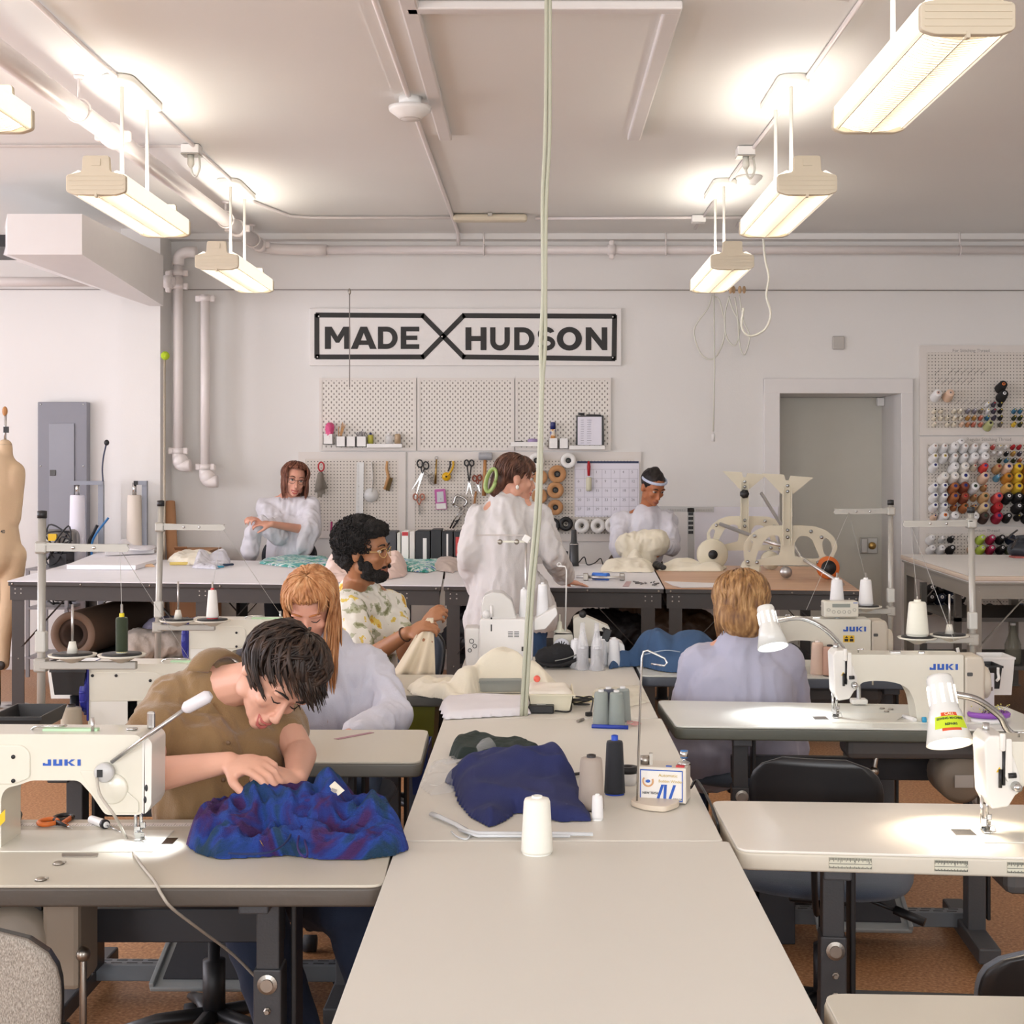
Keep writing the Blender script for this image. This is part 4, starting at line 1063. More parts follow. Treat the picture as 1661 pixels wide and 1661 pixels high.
linen=ramp_mat('linen_fabric',[(.3,'#787167'),(.5,'#9c948a'),(.7,'#bab3a9')],scale=700,rough=.95,detail=3,stretch=(1,1,.35),bump=.4)
ch2=make_chair(linen,linen,'grey linen upholstered chair cut by the lower left corner',shell,.43,'upholstered_chair')
move(ch2,(-.925,2.48,0),0);ch2.scale=(1,1,1.08)
for c in ch2.children:
    if c.name.startswith('back_bracket') or c.name.startswith('bolts'):pass
CT=.91
def q2(px,py):v=onz(px,py,CT);return (v.x,v.y)
def leg_l(mb,x,y,z1,w=.075,rot=None):
    mb.box((x,y,z1/2),(w,.006,z1),rot);mb.box((x-w/2+.003,y+.035,z1/2),(.006,.07,z1),rot)
def cut_table(label,FL,FR,BR,BL,legs,top_m,brace=1,name='cutting_table',stand=steelb_m,th=.03,ap=.085,bolts=True):
    FL,FR,BR,BL=[Vector((*p,0)) for p in (FL,FR,BR,BL)]
    cen=(FL+FR+BR+BL)/4;up=Vector((0,0,1))
    t=thing(name,label,'table',cen)
    MB().prism([p+up*(CT-.006) for p in (FL,FR,BR,BL)],(0,0,.006)).build('tabletop',top_m,t,bevel=.001)
    MB().prism([p+up*(CT-th)+(cen-p).normalized()*.004 for p in (FL,FR,BR,BL)],(0,0,th-.006)).build('top_edge',stand,t,bevel=.003)
    u=(FR-FL).normalized();v=(BL-FL).normalized();ang=math.atan2(u.y,u.x);rot=Matrix.Rotation(ang,4,'Z')
    L=(FR-FL).length
    mb=MB();mb.box((FL+FR)/2+v*.03+up*(CT-th-ap/2),(L-.02,.008,ap),rot);mb.box((BL+BR)/2-v*.03+up*(CT-th-ap/2),((BR-BL).length-.02,.008,ap),rot)
    for a,b in ((FL,BL),(FR,BR)):
        c=(a+b)/2;d=b-a;mb.box(c+up*(CT-th-ap/2)+(cen-c).normalized()*.02,(.008,d.length-.06,ap),Matrix.Rotation(math.atan2(d.y,d.x)-math.pi/2,4,'Z'))
    mb.build('apron',stand,t)
    for s in legs:
        for row in (0,1):
            base=(FL if row==0 else BL)+u*s
            p=base+(v if row==0 else -v)*.035
            mb=MB();mb.box(p+up*(CT-th)/2,(.07,.006,CT-th),rot);mb.box(p+up*(CT-th)/2+(v if row==0 else -v)*.033-u*.032,(.006,.066,CT-th),rot)
            mb.box(p+up*.004+v*.02,(.09,.09,.008),rot)
            lg=mb.build('leg',stand,t)
            if row==0:
                mb=MB()
                for a in (-.018,.018):
                    for zz in (CT-th-.02,CT-th-.045):mb.ell(p-v*.006+u*a+up*zz,(.007,.004,.007),None,10)
                for i in range(2):mb.ell(p-v*.004+u*0+up*(.45-i*.0+.0),(.005,.003,.005),None,8)
                mb.build('bolts',nickel_m,lg)
            for e in (-1,1):
                if not (0.05 < s+e*.3 < L-.05):continue
                a=p+up*.52+u*e*.02+v*.01;b=p+up*(CT-th-.03)+u*e*.33+v*.01
                c=(a+b)/2;d=b-a
                mb=MB();mb.tube([a,b],.018,4,flat=.18);mb.build('brace',stand,t)
    mb=MB();n=int(L/.5)+1
    for i in range(n+1):mb.ell(FL+u*(.03+i*(L-.06)/n)+v*-.002+up*(CT-th*.6),(.006,.004,.006),None,8)
    mb.build('edge_bolts',nickel_m,t)
    return t
whitetop=mat('table_white','#ecebef',.4,var=.01)
woodtop=ramp_mat('wood_laminate',[(.3,'#b98c68'),(.5,'#caa080'),(.7,'#d6b092')],scale=3,rough=.4,detail=6,stretch=(.4,6,1),dist=.6)
fr=lambda px:q2(px,942+(px-12)*(957.3-942)/(1394-12))
def bk(px):return q2(px,906.5+(px-139)*(919-906.5)/(1330-139))
cut_table('long white topped cutting table with dark steel legs, left part',fr(12),fr(716),bk(722),bk(139),(.06,1.19,2.38),whitetop)
cut_table('white topped cutting table right of the standing woman, centre part',fr(719),fr(1077),bk(1056),bk(726),(.06,1.16),whitetop)
cut_table('wood topped cutting table holding the cream machine frames',fr(1079),fr(1394),bk(1338),bk(1059),(.06,1.02),woodtop)
greyst=mat('grey_stand','#9b968c',.5)
pad=mat('canvas_pad','#efece8',.85,bump=.1,bscale=300)
FLp,FRp,BRp,BLp=onz(1571,943,CT),Vector((4.3,8.55,CT)),Vector((4.3,10.5,CT)),onz(1462,907,CT)
tt=cut_table('padded white pressing table at right with pale grey steel legs',(FLp.x,FLp.y),(FRp.x,FRp.y),(BRp.x,BRp.y),(BLp.x,BLp.y),(.05,.8,1.6),pad,name='pressing_table',stand=greyst,th=.02)
mb=MB();cen=(FLp+FRp+BRp+BLp)/4
mb.prism([p+(cen-p).normalized()*-.01+Vector((0,0,.0)) for p in (FLp,FRp,BRp,BLp)],(0,0,.03));mb.build('padding',mat('canvas_side','#dccbb9',.85),tt,bevel=.008)
MB().prism([p+Vector((0,0,.031)) for p in (FLp,FRp,BRp,BLp)],(0,0,.004)).build('canvas_cover',pad,tt,bevel=.002)
Ys=WY-.03
def wx(px,Y=Ys):return (px-CX)*Y/F
def wz(py,Y=Ys):return EYE-(py-CY)*Y/F
t=thing('wall_sign','wide white sign with black bordered lettering on the back wall','sign',(wx(755),WY,wz(593)))
MB().bx(wx(502),wx(1008),Ys,WY,wz(593),wz(500),bev=.004).build('board',mat('sign_white','#e9e5e1',.6,bump=.15,bscale=60),t)
Yf=Ys-.003
mb=MB()
def seg(a,b,w=8):
    a=Vector((wx(a[0]),0,wz(a[1])));b=Vector((wx(b[0]),0,wz(b[1])));d=(b-a);L=d.length;d.normalize();n=Vector((-d.z,0,d.x));h=w*Ys/F/2
    a=a-d*h*.5;b=b+d*h*.5
    mb.prism([Vector((p.x,Yf,p.z)) for p in (a+n*h,b+n*h,b-n*h,a-n*h)],(0,.003,0))
for a,b in (((514,511),(686,512)),((686,512),(752,579)),((752,579),(996,582)),((996,582),(997,513)),((997,513),(752,512)),((752,512),(686,579)),((686,579),(514,579)),((514,579),(514,511))):seg(a,b)
mb.build('border',ink_m,t)
GL={'M':[[(0,0),(0,1),(.27,1),(.5,.56),(.73,1),(1,1),(1,0),(.76,0),(.76,.62),(.57,.28),(.43,.28),(.24,.62),(.24,0)]],
 'A':[[(0,0),(.37,1),(.5,1),(.5,.72),(.26,0)],[(.5,1),(.63,1),(1,0),(.74,0),(.5,.72)],[(.32,.18),(.37,.38),(.63,.38),(.68,.18)]],
 'E':[[(0,0),(0,1),(1,1),(1,.79),(.3,.79),(.3,.6),(.9,.6),(.9,.4),(.3,.4),(.3,.21),(1,.21),(1,0)]],
 'H':[[(0,0),(0,1),(.28,1),(.28,.62),(.72,.62),(.72,1),(1,1),(1,0),(.72,0),(.72,.4),(.28,.4),(.28,0)]],
 'N':[[(0,0),(0,1),(.25,1),(.74,.42),(.74,1),(1,1),(1,0),(.77,0),(.26,.6),(.26,0)]]}
def arc(cx_,cy_,rx,ry,a0,a1,w,n=14,wy=None):
    wy=wy or w
    o=[(cx_+rx*math.cos(R(a0+(a1-a0)*i/n)),cy_+ry*math.sin(R(a0+(a1-a0)*i/n))) for i in range(n+1)]
    q=[(cx_+(rx-w)*math.cos(R(a0+(a1-a0)*i/n)),cy_+(ry-wy)*math.sin(R(a0+(a1-a0)*i/n))) for i in range(n+1)]
    return [[o[i],o[i+1],q[i+1],q[i]] for i in range(n)]
GL['O']=arc(.5,.5,.5,.52,0,360,.25,28,.23)
GL['D']=[[(0,0),(0,1),(.26,1),(.26,0)],[(.26,0),(.26,.22),(.45,.22),(.45,0)],[(.26,1),(.26,.78),(.45,.78),(.45,1)]]+arc(.45,.5,.55,.5,-90,90,.27,14,.22)
GL['U']=[[(0,.4),(0,1),(.27,1),(.27,.4)],[(.73,.4),(.73,1),(1,1),(1,.4)]]+arc(.5,.4,.5,.42,180,360,.27,14,.23)
GL['S']=arc(.5,.71,.46,.31,20,270,.24,14,.21)+arc(.5,.30,.49,.32,-160,90,.25,14,.21)
def put(letters,y0,y1):
    mb=MB()
    for ch_,x0,x1 in letters:
        for q in GL[ch_]:
            mb.prism([(wx(x0+(x1-x0)*a),Yf,wz(y1+(y0-y1)*b)) for a,b in q],(0,.003,0))
    mb.build('lettering',ink_m,t)
put([('M',527,568),('A',569,611),('D',613,645),('E',650,680)],530,566)
put([('H',755,789),('U',795,827),('D',834,867),('S',871,901),('O',903,944),('N',950,985)],531,568)
mb=MB()
for x,y in ((517,513),(994,514),(515,579),(994,580),(717,546)):mb.ell((wx(x),Yf,wz(y)),(.006,.003,.006),None,10)
mb.build('screws',white_m,t)
skadis=peg_mat('pegboard_slots','#e6e0d8',.0405,.0215,.0055,.009,True,'#8d857c')
pegm=peg_mat('pegboard_holes','#ddd5cb',.0254,.0254,.0042,.0042)
def pegboard(label,x0,x1,y0,y1,m,border,Yb=WY-.025,group=None,name='pegboard'):
    X0,X1,Z0,Z1=wx(x0,Yb),wx(x1,Yb),wz(y1,Yb),wz(y0,Yb)
    t=thing(name,label,'pegboard',((X0+X1)/2,WY,Z0),group=group)
    b=border
    MB().bx(X0+b,X1-b,Yb+.004,Yb+.01,Z0+b,Z1-b).build('perforated_panel',m,t)
    mb=MB()
    for a in ((X0,X1,Z0,Z0+b),(X0,X1,Z1-b,Z1),(X0,X0+b,Z0+b,Z1-b),(X1-b,X1,Z0+b,Z1-b)):mb.bx(a[0],a[1],Yb,WY-.001,a[2],a[3])
    mb.build('frame',mat('pegboard_frame','#e1dad3',.5),t)
    return t
for k,(a,b) in enumerate(((518,675),(677,834),(836,991))):
    pegboard(('left','middle','right')[k]+' white slotted pegboard of the upper row under the sign',a,b,613,731,skadis,.02,group='slotted pegboards under the sign')
Yp=WY-.025
pegboard('white perforated hardboard behind the smiling woman, holding rulers and brush',484,658,733,873,pegm,.055,WY-.02)
pegboard('white perforated hardboard in the middle, holding scissors, mallet and tape rolls',662,1040,733,878,pegm,.055,WY-.02)
pb1=pegboard('top thread board at right with mostly empty hooks',1492,1760,560,706,pegm,.055)
pb2=pegboard('middle thread board at right filled with cones',1492,1760,708,852,pegm,.055)
pb3=pegboard('lowest thread board at right, behind the pressing table',1491,1760,854,1000,pegm,.055)
for o,tx,px,py in ((pb1,'For Stitching Thread',1545,571),(pb2,'Regular Stitching Thread',1568,715),(pb3,'Premium Thread',1572,863)):
    write_m=MB();write(write_m,tx,(wx(px,Yp-.002),Yp-.0005,wz(py,Yp)),.035,ext=.0002);write_m.build('handwriting',mat('pencil','#9c9690',.7),o)
def frame(c,f,u):
    f=Vector(f).normalized();u=Vector(u);u=(u-f*u.dot(f)).normalized()
    x=u.cross(f)
    return Matrix(((x.x,-f.x,u.x,c[0]),(x.y,-f.y,u.y,c[1]),(x.z,-f.z,u.z,c[2]),(0,0,0,1)))
def head_prims(H,s=1.0,neck=None,nr=.052):
    P=[]
    Rm=H.to_3x3().to_4x4()
    def e(c,r,rot=None):
        M=Rm @ (Euler([R(a) for a in rot]).to_matrix().to_4x4() if rot else Matrix.Identity(4))
        P.append(('m',H @ (Vector(c)*s),Vector(r)*s,M))
    e((0,.018,.035),(.074,.092,.082));e((0,-.012,.03),(.068,.074,.08));e((0,-.03,-.02),(.058,.056,.07));e((0,-.028,-.055),(.046,.054,.045))
    e((0,-.072,-.088),(.021,.017,.016));e((0,-.05,-.078),(.034,.03,.022))
    for k in (-1,1):
        e((k*.036,-.062,-.018),(.021,.018,.02));e((k*.03,-.078,.03),(.025,.010,.009));e((k*.075,.012,-.005),(.010,.018,.03),(0,0,k*-12));e((k*.078,.018,.008),(.006,.017,.018))
        e((k*.0085,-.101,-.032),(.0085,.009,.0075))
        e((k*.05,.0,-.055),(.014,.03,.03))
    P.append(('c',H @ Vector((0,-.084,.012))*1.0 if s==1 else H @ (Vector((0,-.084,.012))*s),.007*s,H @ (Vector((0,-.106,-.03))*s),.0095*s))
    e((0,-.088,-.05),(.012,.008,.01));e((0,-.085,-.060),(.023,.010,.0065));e((0,-.083,-.070),(.020,.010,.0065))
    return P
def face_parts(t,H,s=1.0,iris='#3a2a1c',lip='#b4655c',brow='#2b201b',smile=0,closed=False,teeth=False):
    Rm=H.to_3x3().to_4x4()
    w=mat('eye_white','#e9e4de',.2);im=mat('iris_'+iris[1:],iris,.15)
    for k in (-1,1):
        c=H @ (Vector((k*.031,-.073,.012))*s)
        if not closed:
            ev=MB().ell(c,Vector((.0125,.0115,.0075))*s,Rm,16).build('eye',w,t)
            MB().ell(H @ (Vector((k*.031,-.082,.012))*s),Vector((.0055,.004,.0055))*s,Rm,12).build('iris',im,ev)
        mb=MB();mb.tube([H @ (Vector((k*x,y,z))*s) for x,y,z in ((.016,-.0845,.010),(.024,-.0865,.0185 if not closed else .008),(.034,-.0845,.0195 if not closed else .006),(.045,-.076,.012))],[.0012*s,.0018*s,.0018*s,.001*s],6);mb.build('lash',mat('lash','#1c1412'),t)
        mb=MB();mb.tube([H @ (Vector((k*x,y,z))*s) for x,y,z in ((.012,-.089,.033),(.026,-.091,.040),(.038,-.085,.040),(.05,-.073,.032))],[.002*s,.0036*s,.003*s,.0015*s],6);mb.build('eyebrow',mat('brow_'+brow[1:],brow,.8),t)
    lm=mat('lip_'+lip[1:],lip,.4);z=smile*.006
    mb=MB();pts=[(-.026,-.078,-.063+z*1.2),(-.013,-.0915,-.060),(0,-.0955,-.0595),(.013,-.0915,-.060),(.026,-.078,-.063+z*1.2)]
    mb.tube([H @ (Vector(q)*s) for q in pts],[.001*s,.0036*s,.0032*s,.0036*s,.001*s],8)
    o=.007 if teeth else .0
    pts=[(-.025,-.078,-.064+z*1.1),(-.012,-.089,-.070-o),(0,-.092,-.072-o),(.012,-.089,-.070-o),(.025,-.078,-.064+z*1.1)]
    mb.tube([H @ (Vector(q)*s) for q in pts],[.001*s,.004*s,.0048*s,.004*s,.001*s],8)
    mb.build('lips',lm,t)
    if teeth:
        MB().ell(H @ (Vector((0,-.083,-.066))*s),Vector((.019,.009,.007))*s,Rm,16).build('teeth',mat('teeth','#f1ece4',.3),t)
def glasses(t,H,m,s=1.0):
    mb=MB()
    for k in (-1,1):
        mb.tube([H @ (Vector((k*.033+.023*math.cos(a),-.096+.012*abs(math.cos(a))*(1 if k*math.cos(a) > 0 else 0),.008+.019*math.sin(a)))*s) for a in [i*math.pi/10 for i in range(21)]],.0016*s,6)
        mb.tube([H @ (Vector(q)*s) for q in ((k*.056,-.084,.014),(k*.072,-.06,.014),(k*.079,.01,.012),(k*.078,.03,.0))],.0017*s,6)
    mb.tube([H @ (Vector(q)*s) for q in ((-.01,-.098,.012),(0,-.1,.015),(.01,-.098,.012))],.0015*s,6)
    mb.build('glasses',m,t)
def hair(t,H,n,crown=(0,.3,1),rad=(.084,.103,.097),cen=(0,.008,.035),phimax=lambda a:100,hang=lambda a:0,thick=.006,m=None,lift=.0,messy=.06,curl=.0,seed=1,name='hair_locks',down=None,s=1.0,taper=.25,inward=.2):
    rnd=random.Random(seed);mb=MB()
    cr=Vector(crown).normalized();q=cr.to_track_quat('Z','Y')
    fx=Vector((0,-1,0));fx=(fx-cr*fx.dot(cr)).normalized();sx=cr.cross(fx)
    dn=(H.to_3x3().inverted() @ Vector(down or (0,0,-1))).normalized()
    for i in range(n):
        a=360*(i+rnd.random())/n if rnd.random() < .7 else rnd.random()*360
        a=(a+180) % 360-180
        p0=rnd.random()**.8*45+2
        p1=phimax(a)*(1+rnd.uniform(-.08,.08))
        if p1 < p0+10:p0=max(0,p1-25)
        ph0=rnd.uniform(0,6.3);lf=lift*rnd.uniform(.3,1.6)+rnd.uniform(0,.004)
        pts=[];K=7
        daz=rnd.uniform(-18,18)*(1+messy*6)
        for j in range(K+1):
            u=j/K;ph=R(p0+(p1-p0)*u);az=R(a+daz*u*u)
            d=cr*math.cos(ph)+(fx*math.cos(az)+sx*math.sin(az))*math.sin(ph)
            k=1+lf/.09*math.sin(u*2.6+.3)+curl*math.sin(u*9+ph0)*.1
            p=Vector(cen)+Vector((d.x*rad[0],d.y*rad[1],d.z*rad[2]))*k
            pts.append(p*s)
        L=hang(a)*rnd.uniform(.75,1.1)
        if L > 0:
            last=pts[-1];dr=(pts[-1]-pts[-2]).normalized()
            m_=max(3,int(L/.03));out=(last-Vector(cen)*s).normalized()
            for j in range(1,m_+1):
                u=j/m_;dd=dr*(1-min(1,u*2.2))+dn*min(1,u*2.2)
                last=last+dd.normalized()*(L/m_)+Vector((math.sin(u*7+ph0),math.cos(u*6+ph0),0))*.0025*(1+curl*8)-out*inward*L/m_*(u-.35)
                pts.append(last)
        th=thick*rnd.uniform(.7,1.3)
        N=len(pts)
        rs=[th*(.55+.45*math.sin(math.pi*min(1,(j+.6)/N*1.15)))*(1 if j < N-2 else (.7 if j==N-2 else taper)) for j in range(N)]
        mb.tube([H @ p for p in pts],rs,6,flat=.55)
    return mb.build(name,m,t)
def hair_mat(name,a,b,c):
    m=ramp_mat(name,[(.3,a),(.5,b),(.72,c)],scale=55,rough=.5,detail=6,stretch=(1,1,.22),bump=.5)
    m.node_tree.nodes['Principled BSDF'].inputs['Specular IOR Level'].default_value=.35
    return m
def hand(P,wrist,d,n,side,curl=.5,s=1.0,spread=.12,grip=None):
    """side=+1: thumb on +(d x n) side. n is the back of the hand"""
    w=Vector(wrist);d=Vector(d).normalized();n=Vector(n);n=(n-d*n.dot(d)).normalized();t=d.cross(n)*side
    M=Matrix(((t.x,n.x,d.x,0),(t.y,n.y,d.y,0),(t.z,n.z,d.z,0),(0,0,0,1)))
    P.append(('m',w+d*.045*s,Vector((.040,.0145,.050))*s,M))
    P.append(('m',w+d*.03*s+t*.022*s-n*.006*s,Vector((.018,.015,.032))*s,M))
    for i,(o,L) in enumerate(((.030,.070),(.010,.080),(-.011,.074),(-.030,.058))):
        b=w+d*(.086-abs(o)*.25)*s+t*o*s;dd=(d+t*(o/.03)*spread).normalized();nn=n
        c=curl*(1+.12*i)
        pts=[w+d*.055*s+t*o*.8*s,b];p=b;ang=0
        for k,f in enumerate((.42,.32,.26)):
            ang+=c*(.55+.25*k)
            v=dd*math.cos(ang)-nn*math.sin(ang)
            p=p+v*L*f*s;pts.append(p)
        r=.0088*s*(1-.05*i);P.append(('chain',pts,[r*1.05,r*1.08,r,r*.92,r*.8]))
    b=w+d*.022*s+t*.028*s-n*.006*s
    v1=(d*.62+t*.7-n*.35).normalized();v2=(d*.9+t*.25-n*.45*(1+curl*.4)).normalized()
    P.append(('chain',[b,b+v1*.034*s,b+v1*.034*s+v2*.03*s,b+v1*.034*s+v2*.052*s],[.0135*s,.0115*s,.0098*s,.0082*s]))
def skin(name,c,r=.5):
    m=mat(name,c,r,bump=.05,bscale=250,var=.05,vscale=12)
    b=m.node_tree.nodes['Principled BSDF'];b.inputs['Subsurface Weight'].default_value=.08;b.inputs['Subsurface Radius'].default_value=(.012,.005,.003)
    return m
def wrinkle(amp,drape=.35,seed=0,fine=.3):
    def f(co,n):
        p=Vector((co.x*13+seed,co.y*13,co.z*13*drape))
        w=noise.noise_vector(p*.35)*1.6
        a=1-abs(noise.noise(p+w))*2.6
        q=Vector((co.x*30+seed,co.y*30,co.z*30*max(drape,.4)))
        b=1-abs(noise.noise(q+w))*2.4
        return n*amp*(a*.75+b*fine-.35)
    return f
def person_brown():
    t=thing('person','person with short dark hair in brown short sleeved shirt bending over blue garment, smiling','person',(-.78,3.8,0))
    sk=skin('skin_light','#d9a48c')
    hc=at(447,1100,3.55)
    H=frame(hc,(.30,-.62,-.72),(.70,-.28,.62))
    S=1.0
    P=head_prims(H,S)
    neckb=at(352,1118,3.68)
    P.append(('c',neckb,.058,H @ Vector((0,.03,-.05)),.05))
    rs,ls=at(284,1142,3.66),at(442,1140,3.80)
    re_,le=at(222,1262,3.42),at(487,1225,3.62)
    rw,lw=at(372,1236,3.31),at(482,1262,3.36)
    pel=Vector((-.80,3.92,.50))
    P+=[('c',neckb,.07,at(356,1210,3.72),.12),('c',at(356,1210,3.72),.125,pel,.13),('c',rs,.05,neckb,.06),('c',ls,.05,neckb,.06)]
    P+=[('c',rs,.048,re_,.038),('c',re_,.041,re_.lerp(rw,.3),.040),('c',re_.lerp(rw,.3),.040,rw,.024)]
    P+=[('c',ls,.048,le,.038),('c',le,.041,lw,.024)]
    hand(P,rw,at(430,1244,3.27)-rw,(-.1,-.35,1),1,.75)
    hand(P,lw,at(430,1256,3.28)-lw,(.1,-.5,.9),-1,.85)
    hips=[(-.89,3.9,.5),(-.71,3.9,.5)];knees=[(-.66,3.40,.555),(-.42,3.42,.555)];ank=[(-.48,3.28,.1),(-.30,3.50,.1)]
    for h,k,a in zip(hips,knees,ank):
        P+=[('c',h,.085,k,.06),('c',k,.058,a,.04),('c',a,.04,Vector(a)+Vector((.02,-.14,-.05)),.03)]
    body=blob('body',P,sk,t,vox=.0045,smooth=5)
    face_parts(t,H,S,lip='#c06a62',brow='#241a16',smile=1.5,closed=True,teeth=True)
    sm=mat('brown_cotton','#8b6e49',.9,bump=.25,bscale=260,var=.12,vscale=5,sheen=.3)
    Q=[('c',neckb+Vector((-.012,.015,-.02)),.098,at(352,1200,3.72),.150),('c',at(352,1200,3.72),.152,Vector((-.80,3.84,.60)),.165),('c',at(298,1146,3.68),.086,at(425,1148,3.78),.084),
         ('c',at(285,1140,3.67),.072,at(252,1200,3.56),.078),('c',at(300,1180,3.66),.09,at(262,1195,3.56),.074),
         ('c',at(437,1145,3.80),.072,at(462,1195,3.71),.064),('c',at(330,1230,3.6),.11,at(330,1310,3.58),.12),('c',at(400,1230,3.66),.10,at(400,1310,3.62),.11)]
    f1=fold(.022,(7,7,3.5),True,3);f2=fold(.006,(26,26,16),True,9)
    shirt=blob('shirt',Q,sm,t,vox=.0075,smooth=8,disp=wrinkle(.011,.45,3))
    mb=MB()
    cb=neckb
    ring=[]
    ax=(H.translation-neckb).normalized()
    xx=ax.cross(Vector((0,-1,.2))).normalized();yy=ax.cross(xx)
    vs=[];n=28
    for i in range(n+1):
        a=R(-150)+R(300)*i/n
        d=xx*math.sin(a)+yy*-math.cos(a)*-1
        vs+=[cb+ax*.045+d*.072,cb+ax*.062+d*.080,cb+ax*.010+d*.112-Vector((0,0,.008)),cb+ax*.000+d*.105]
    fs=[[i*4+j,(i+1)*4+j,(i+1)*4+(j+1) % 4,i*4+(j+1) % 4] for i in range(n) for j in range(4)]+[[0,1,2,3],[n*4+3,n*4+2,n*4+1,n*4]]
    mb.add(vs,fs,smooth=True);mb.build('collar',sm,t)
    mb=MB()
    for px,py,Y in ((370,1205,3.49),(362,1265,3.45)):mb.ell(at(px,py,Y),(.006,.003,.006))
    mb.build('button',mat('button_brown','#6b4f33',.4),t)
    jm=mat('dark_denim','#1f2a40',.9,bump=.2,bscale=500,var=.15,vscale=6)
    J=[]
    for h,k,a in zip(hips,knees,ank):
        J+=[('c',h,.10,k,.078),('c',k,.076,a,.062)]
    J+=[('c',hips[0],.11,hips[1],.11),('c',pel,.13,pel+Vector((0,-.02,.1)),.13)]
    blob('jeans',J,jm,t,vox=.009,smooth=6,disp=fold(.008,(9,9,9),True,5))
    for a in ank:MB().box(Vector(a)+Vector((.01,-.07,-.055)),(.09,.26,.08),bev=.03).build('shoe',mat('shoe_black','#26262a',.6),t)
    hm=hair_mat('hair_dark_brown','#17100d','#2c1f18','#4b382c')
    def pm(a):
        b=abs(a)
        return 72 if b < 35 else (86 if b < 70 else (98 if b < 110 else 128))
    C=[('m',H @ Vector((0,.022,.048)),Vector((.081,.094,.084)),H.to_3x3().to_4x4()),('m',H @ Vector((0,.05,.0)),Vector((.068,.062,.075)),H.to_3x3().to_4x4())]
    Hi=H.inverted()
    blob('hair_cap',C,hm,t,vox=.006,smooth=4,disp=fold(.006,(14,14,14),True,2),keep=lambda c:(lambda q:q.y > -.045+.0*q.z or q.z > .085)(Hi @ c) and (lambda q:q.z > -.03 or q.y > .03)(Hi @ c))
    hair(t,H,420,(0.05,.45,1),(.083,.100,.094),(0,.01,.038),pm,lambda a:.055 if abs(a) < 60 else (.03 if abs(a) < 110 else .03),.0048,hm,lift=.014,messy=.35,seed=4,down=(.35,-.1,-.9))
    return t
person_brown()
def person_red():
    t=thing('person','person with long reddish blond hair in pale loose shirt looking down at work','person',(-.72,5.0,0))
    sk=skin('skin_pink','#d99f88')
    H=frame(at(505,985,4.93),(-.05,-.80,-.55),(-.02,-.4,.9))
    P=head_prims(H)
    nb=at(520,1048,5.02)
    ls,rs=at(606,1092,5.05),at(445,1085,5.02)
    le,re_=at(640,1165,4.9),at(420,1165,4.85)
    lw,rw=at(560,1196,4.62),at(480,1190,4.62)
    pel=Vector((-.72,5.12,.5))
    P+=[('c',nb,.05,H @ Vector((0,.03,-.04)),.048),('c',nb,.07,at(525,1130,5.05),.11),('c',at(525,1130,5.05),.11,pel,.12),('c',rs,.05,nb,.06),('c',ls,.05,nb,.06),
          ('c',ls,.045,le,.036),('c',le,.038,lw,.023),('c',rs,.045,re_,.036),('c',re_,.038,rw,.023)]
    hand(P,lw,(-.5,-.5,-.15),(0,-.3,1),1,.6);hand(P,rw,(.5,-.5,-.15),(0,-.3,1),-1,.6)
    for sx in (-.09,.09):
        P+=[('c',pel+Vector((sx,0,0)),.08,Vector((-.72+sx*1.6,4.62,.53)),.055),('c',Vector((-.72+sx*1.6,4.62,.53)),.055,Vector((-.72+sx*1.6,4.6,.09)),.038)]
    blob('body',P,sk,t,vox=.0058,smooth=5)
    face_parts(t,H,lip='#c0756a',brow='#b5713f',closed=True)
    sm=mat('pale_shirt','#d3d3df',.85,bump=.15,bscale=200,var=.03,sheen=.2)
    Q=[('c',nb+Vector((.01,.0,-.025)),.103,at(530,1130,5.05),.14),('c',at(530,1130,5.05),.145,pel+Vector((0,-.02,.1)),.16),('c',at(460,1088,5.03),.085,at(592,1088,5.04),.088),
         ('c',ls,.07,le,.062),('c',le,.064,le.lerp(lw,.8),.042),('c',rs,.07,re_,.06),('c',re_,.06,re_.lerp(rw,.8),.042),('c',at(600,1110,5.05),.09,at(600,1190,5.0),.10)]
    f1=fold(.02,(7,7,4),True,13)
    blob('shirt',Q,sm,t,vox=.0085,smooth=7,disp=wrinkle(.013,.4,13))
    J=[]
    for sx in (-.09,.09):J+=[('c',pel+Vector((sx,0,0)),.1,Vector((-.72+sx*1.6,4.6,.53)),.075),('c',Vector((-.72+sx*1.6,4.6,.53)),.072,Vector((-.72+sx*1.6,4.6,.12)),.06)]
    blob('jeans',J,mat('mid_denim','#3c4f6a',.9,bump=.2,bscale=400,var=.12),t,vox=.01)
    for sx in (-.144,.144):MB().box((-.72+sx,4.54,.045),(.09,.25,.08),bev=.03).build('shoe',MATS['shoe_black'],t)
    hm=hair_mat('hair_copper','#8f5a35','#b98154','#d3a67c')
    C=[('m',H @ Vector((0,.024,.045)),Vector((.083,.096,.086)),H.to_3x3().to_4x4()),('m',H @ Vector((0,.045,.0)),Vector((.076,.066,.085)),H.to_3x3().to_4x4())]
    Hi=H.inverted()
    blob('hair_cap',C,hm,t,vox=.007,smooth=4,keep=lambda c:(Hi @ c).y > -.045 or (Hi @ c).z > .09)
    hair(t,H,420,(0,-.05,1),(.088,.106,.100),(0,.01,.035),lambda a:58 if abs(a) < 40 else (84 if abs(a) < 62 else 100),lambda a:.36 if abs(a) > 62 else 0,.0058,hm,lift=.004,messy=.02,seed=11,curl=.02,inward=.02)
person_red()
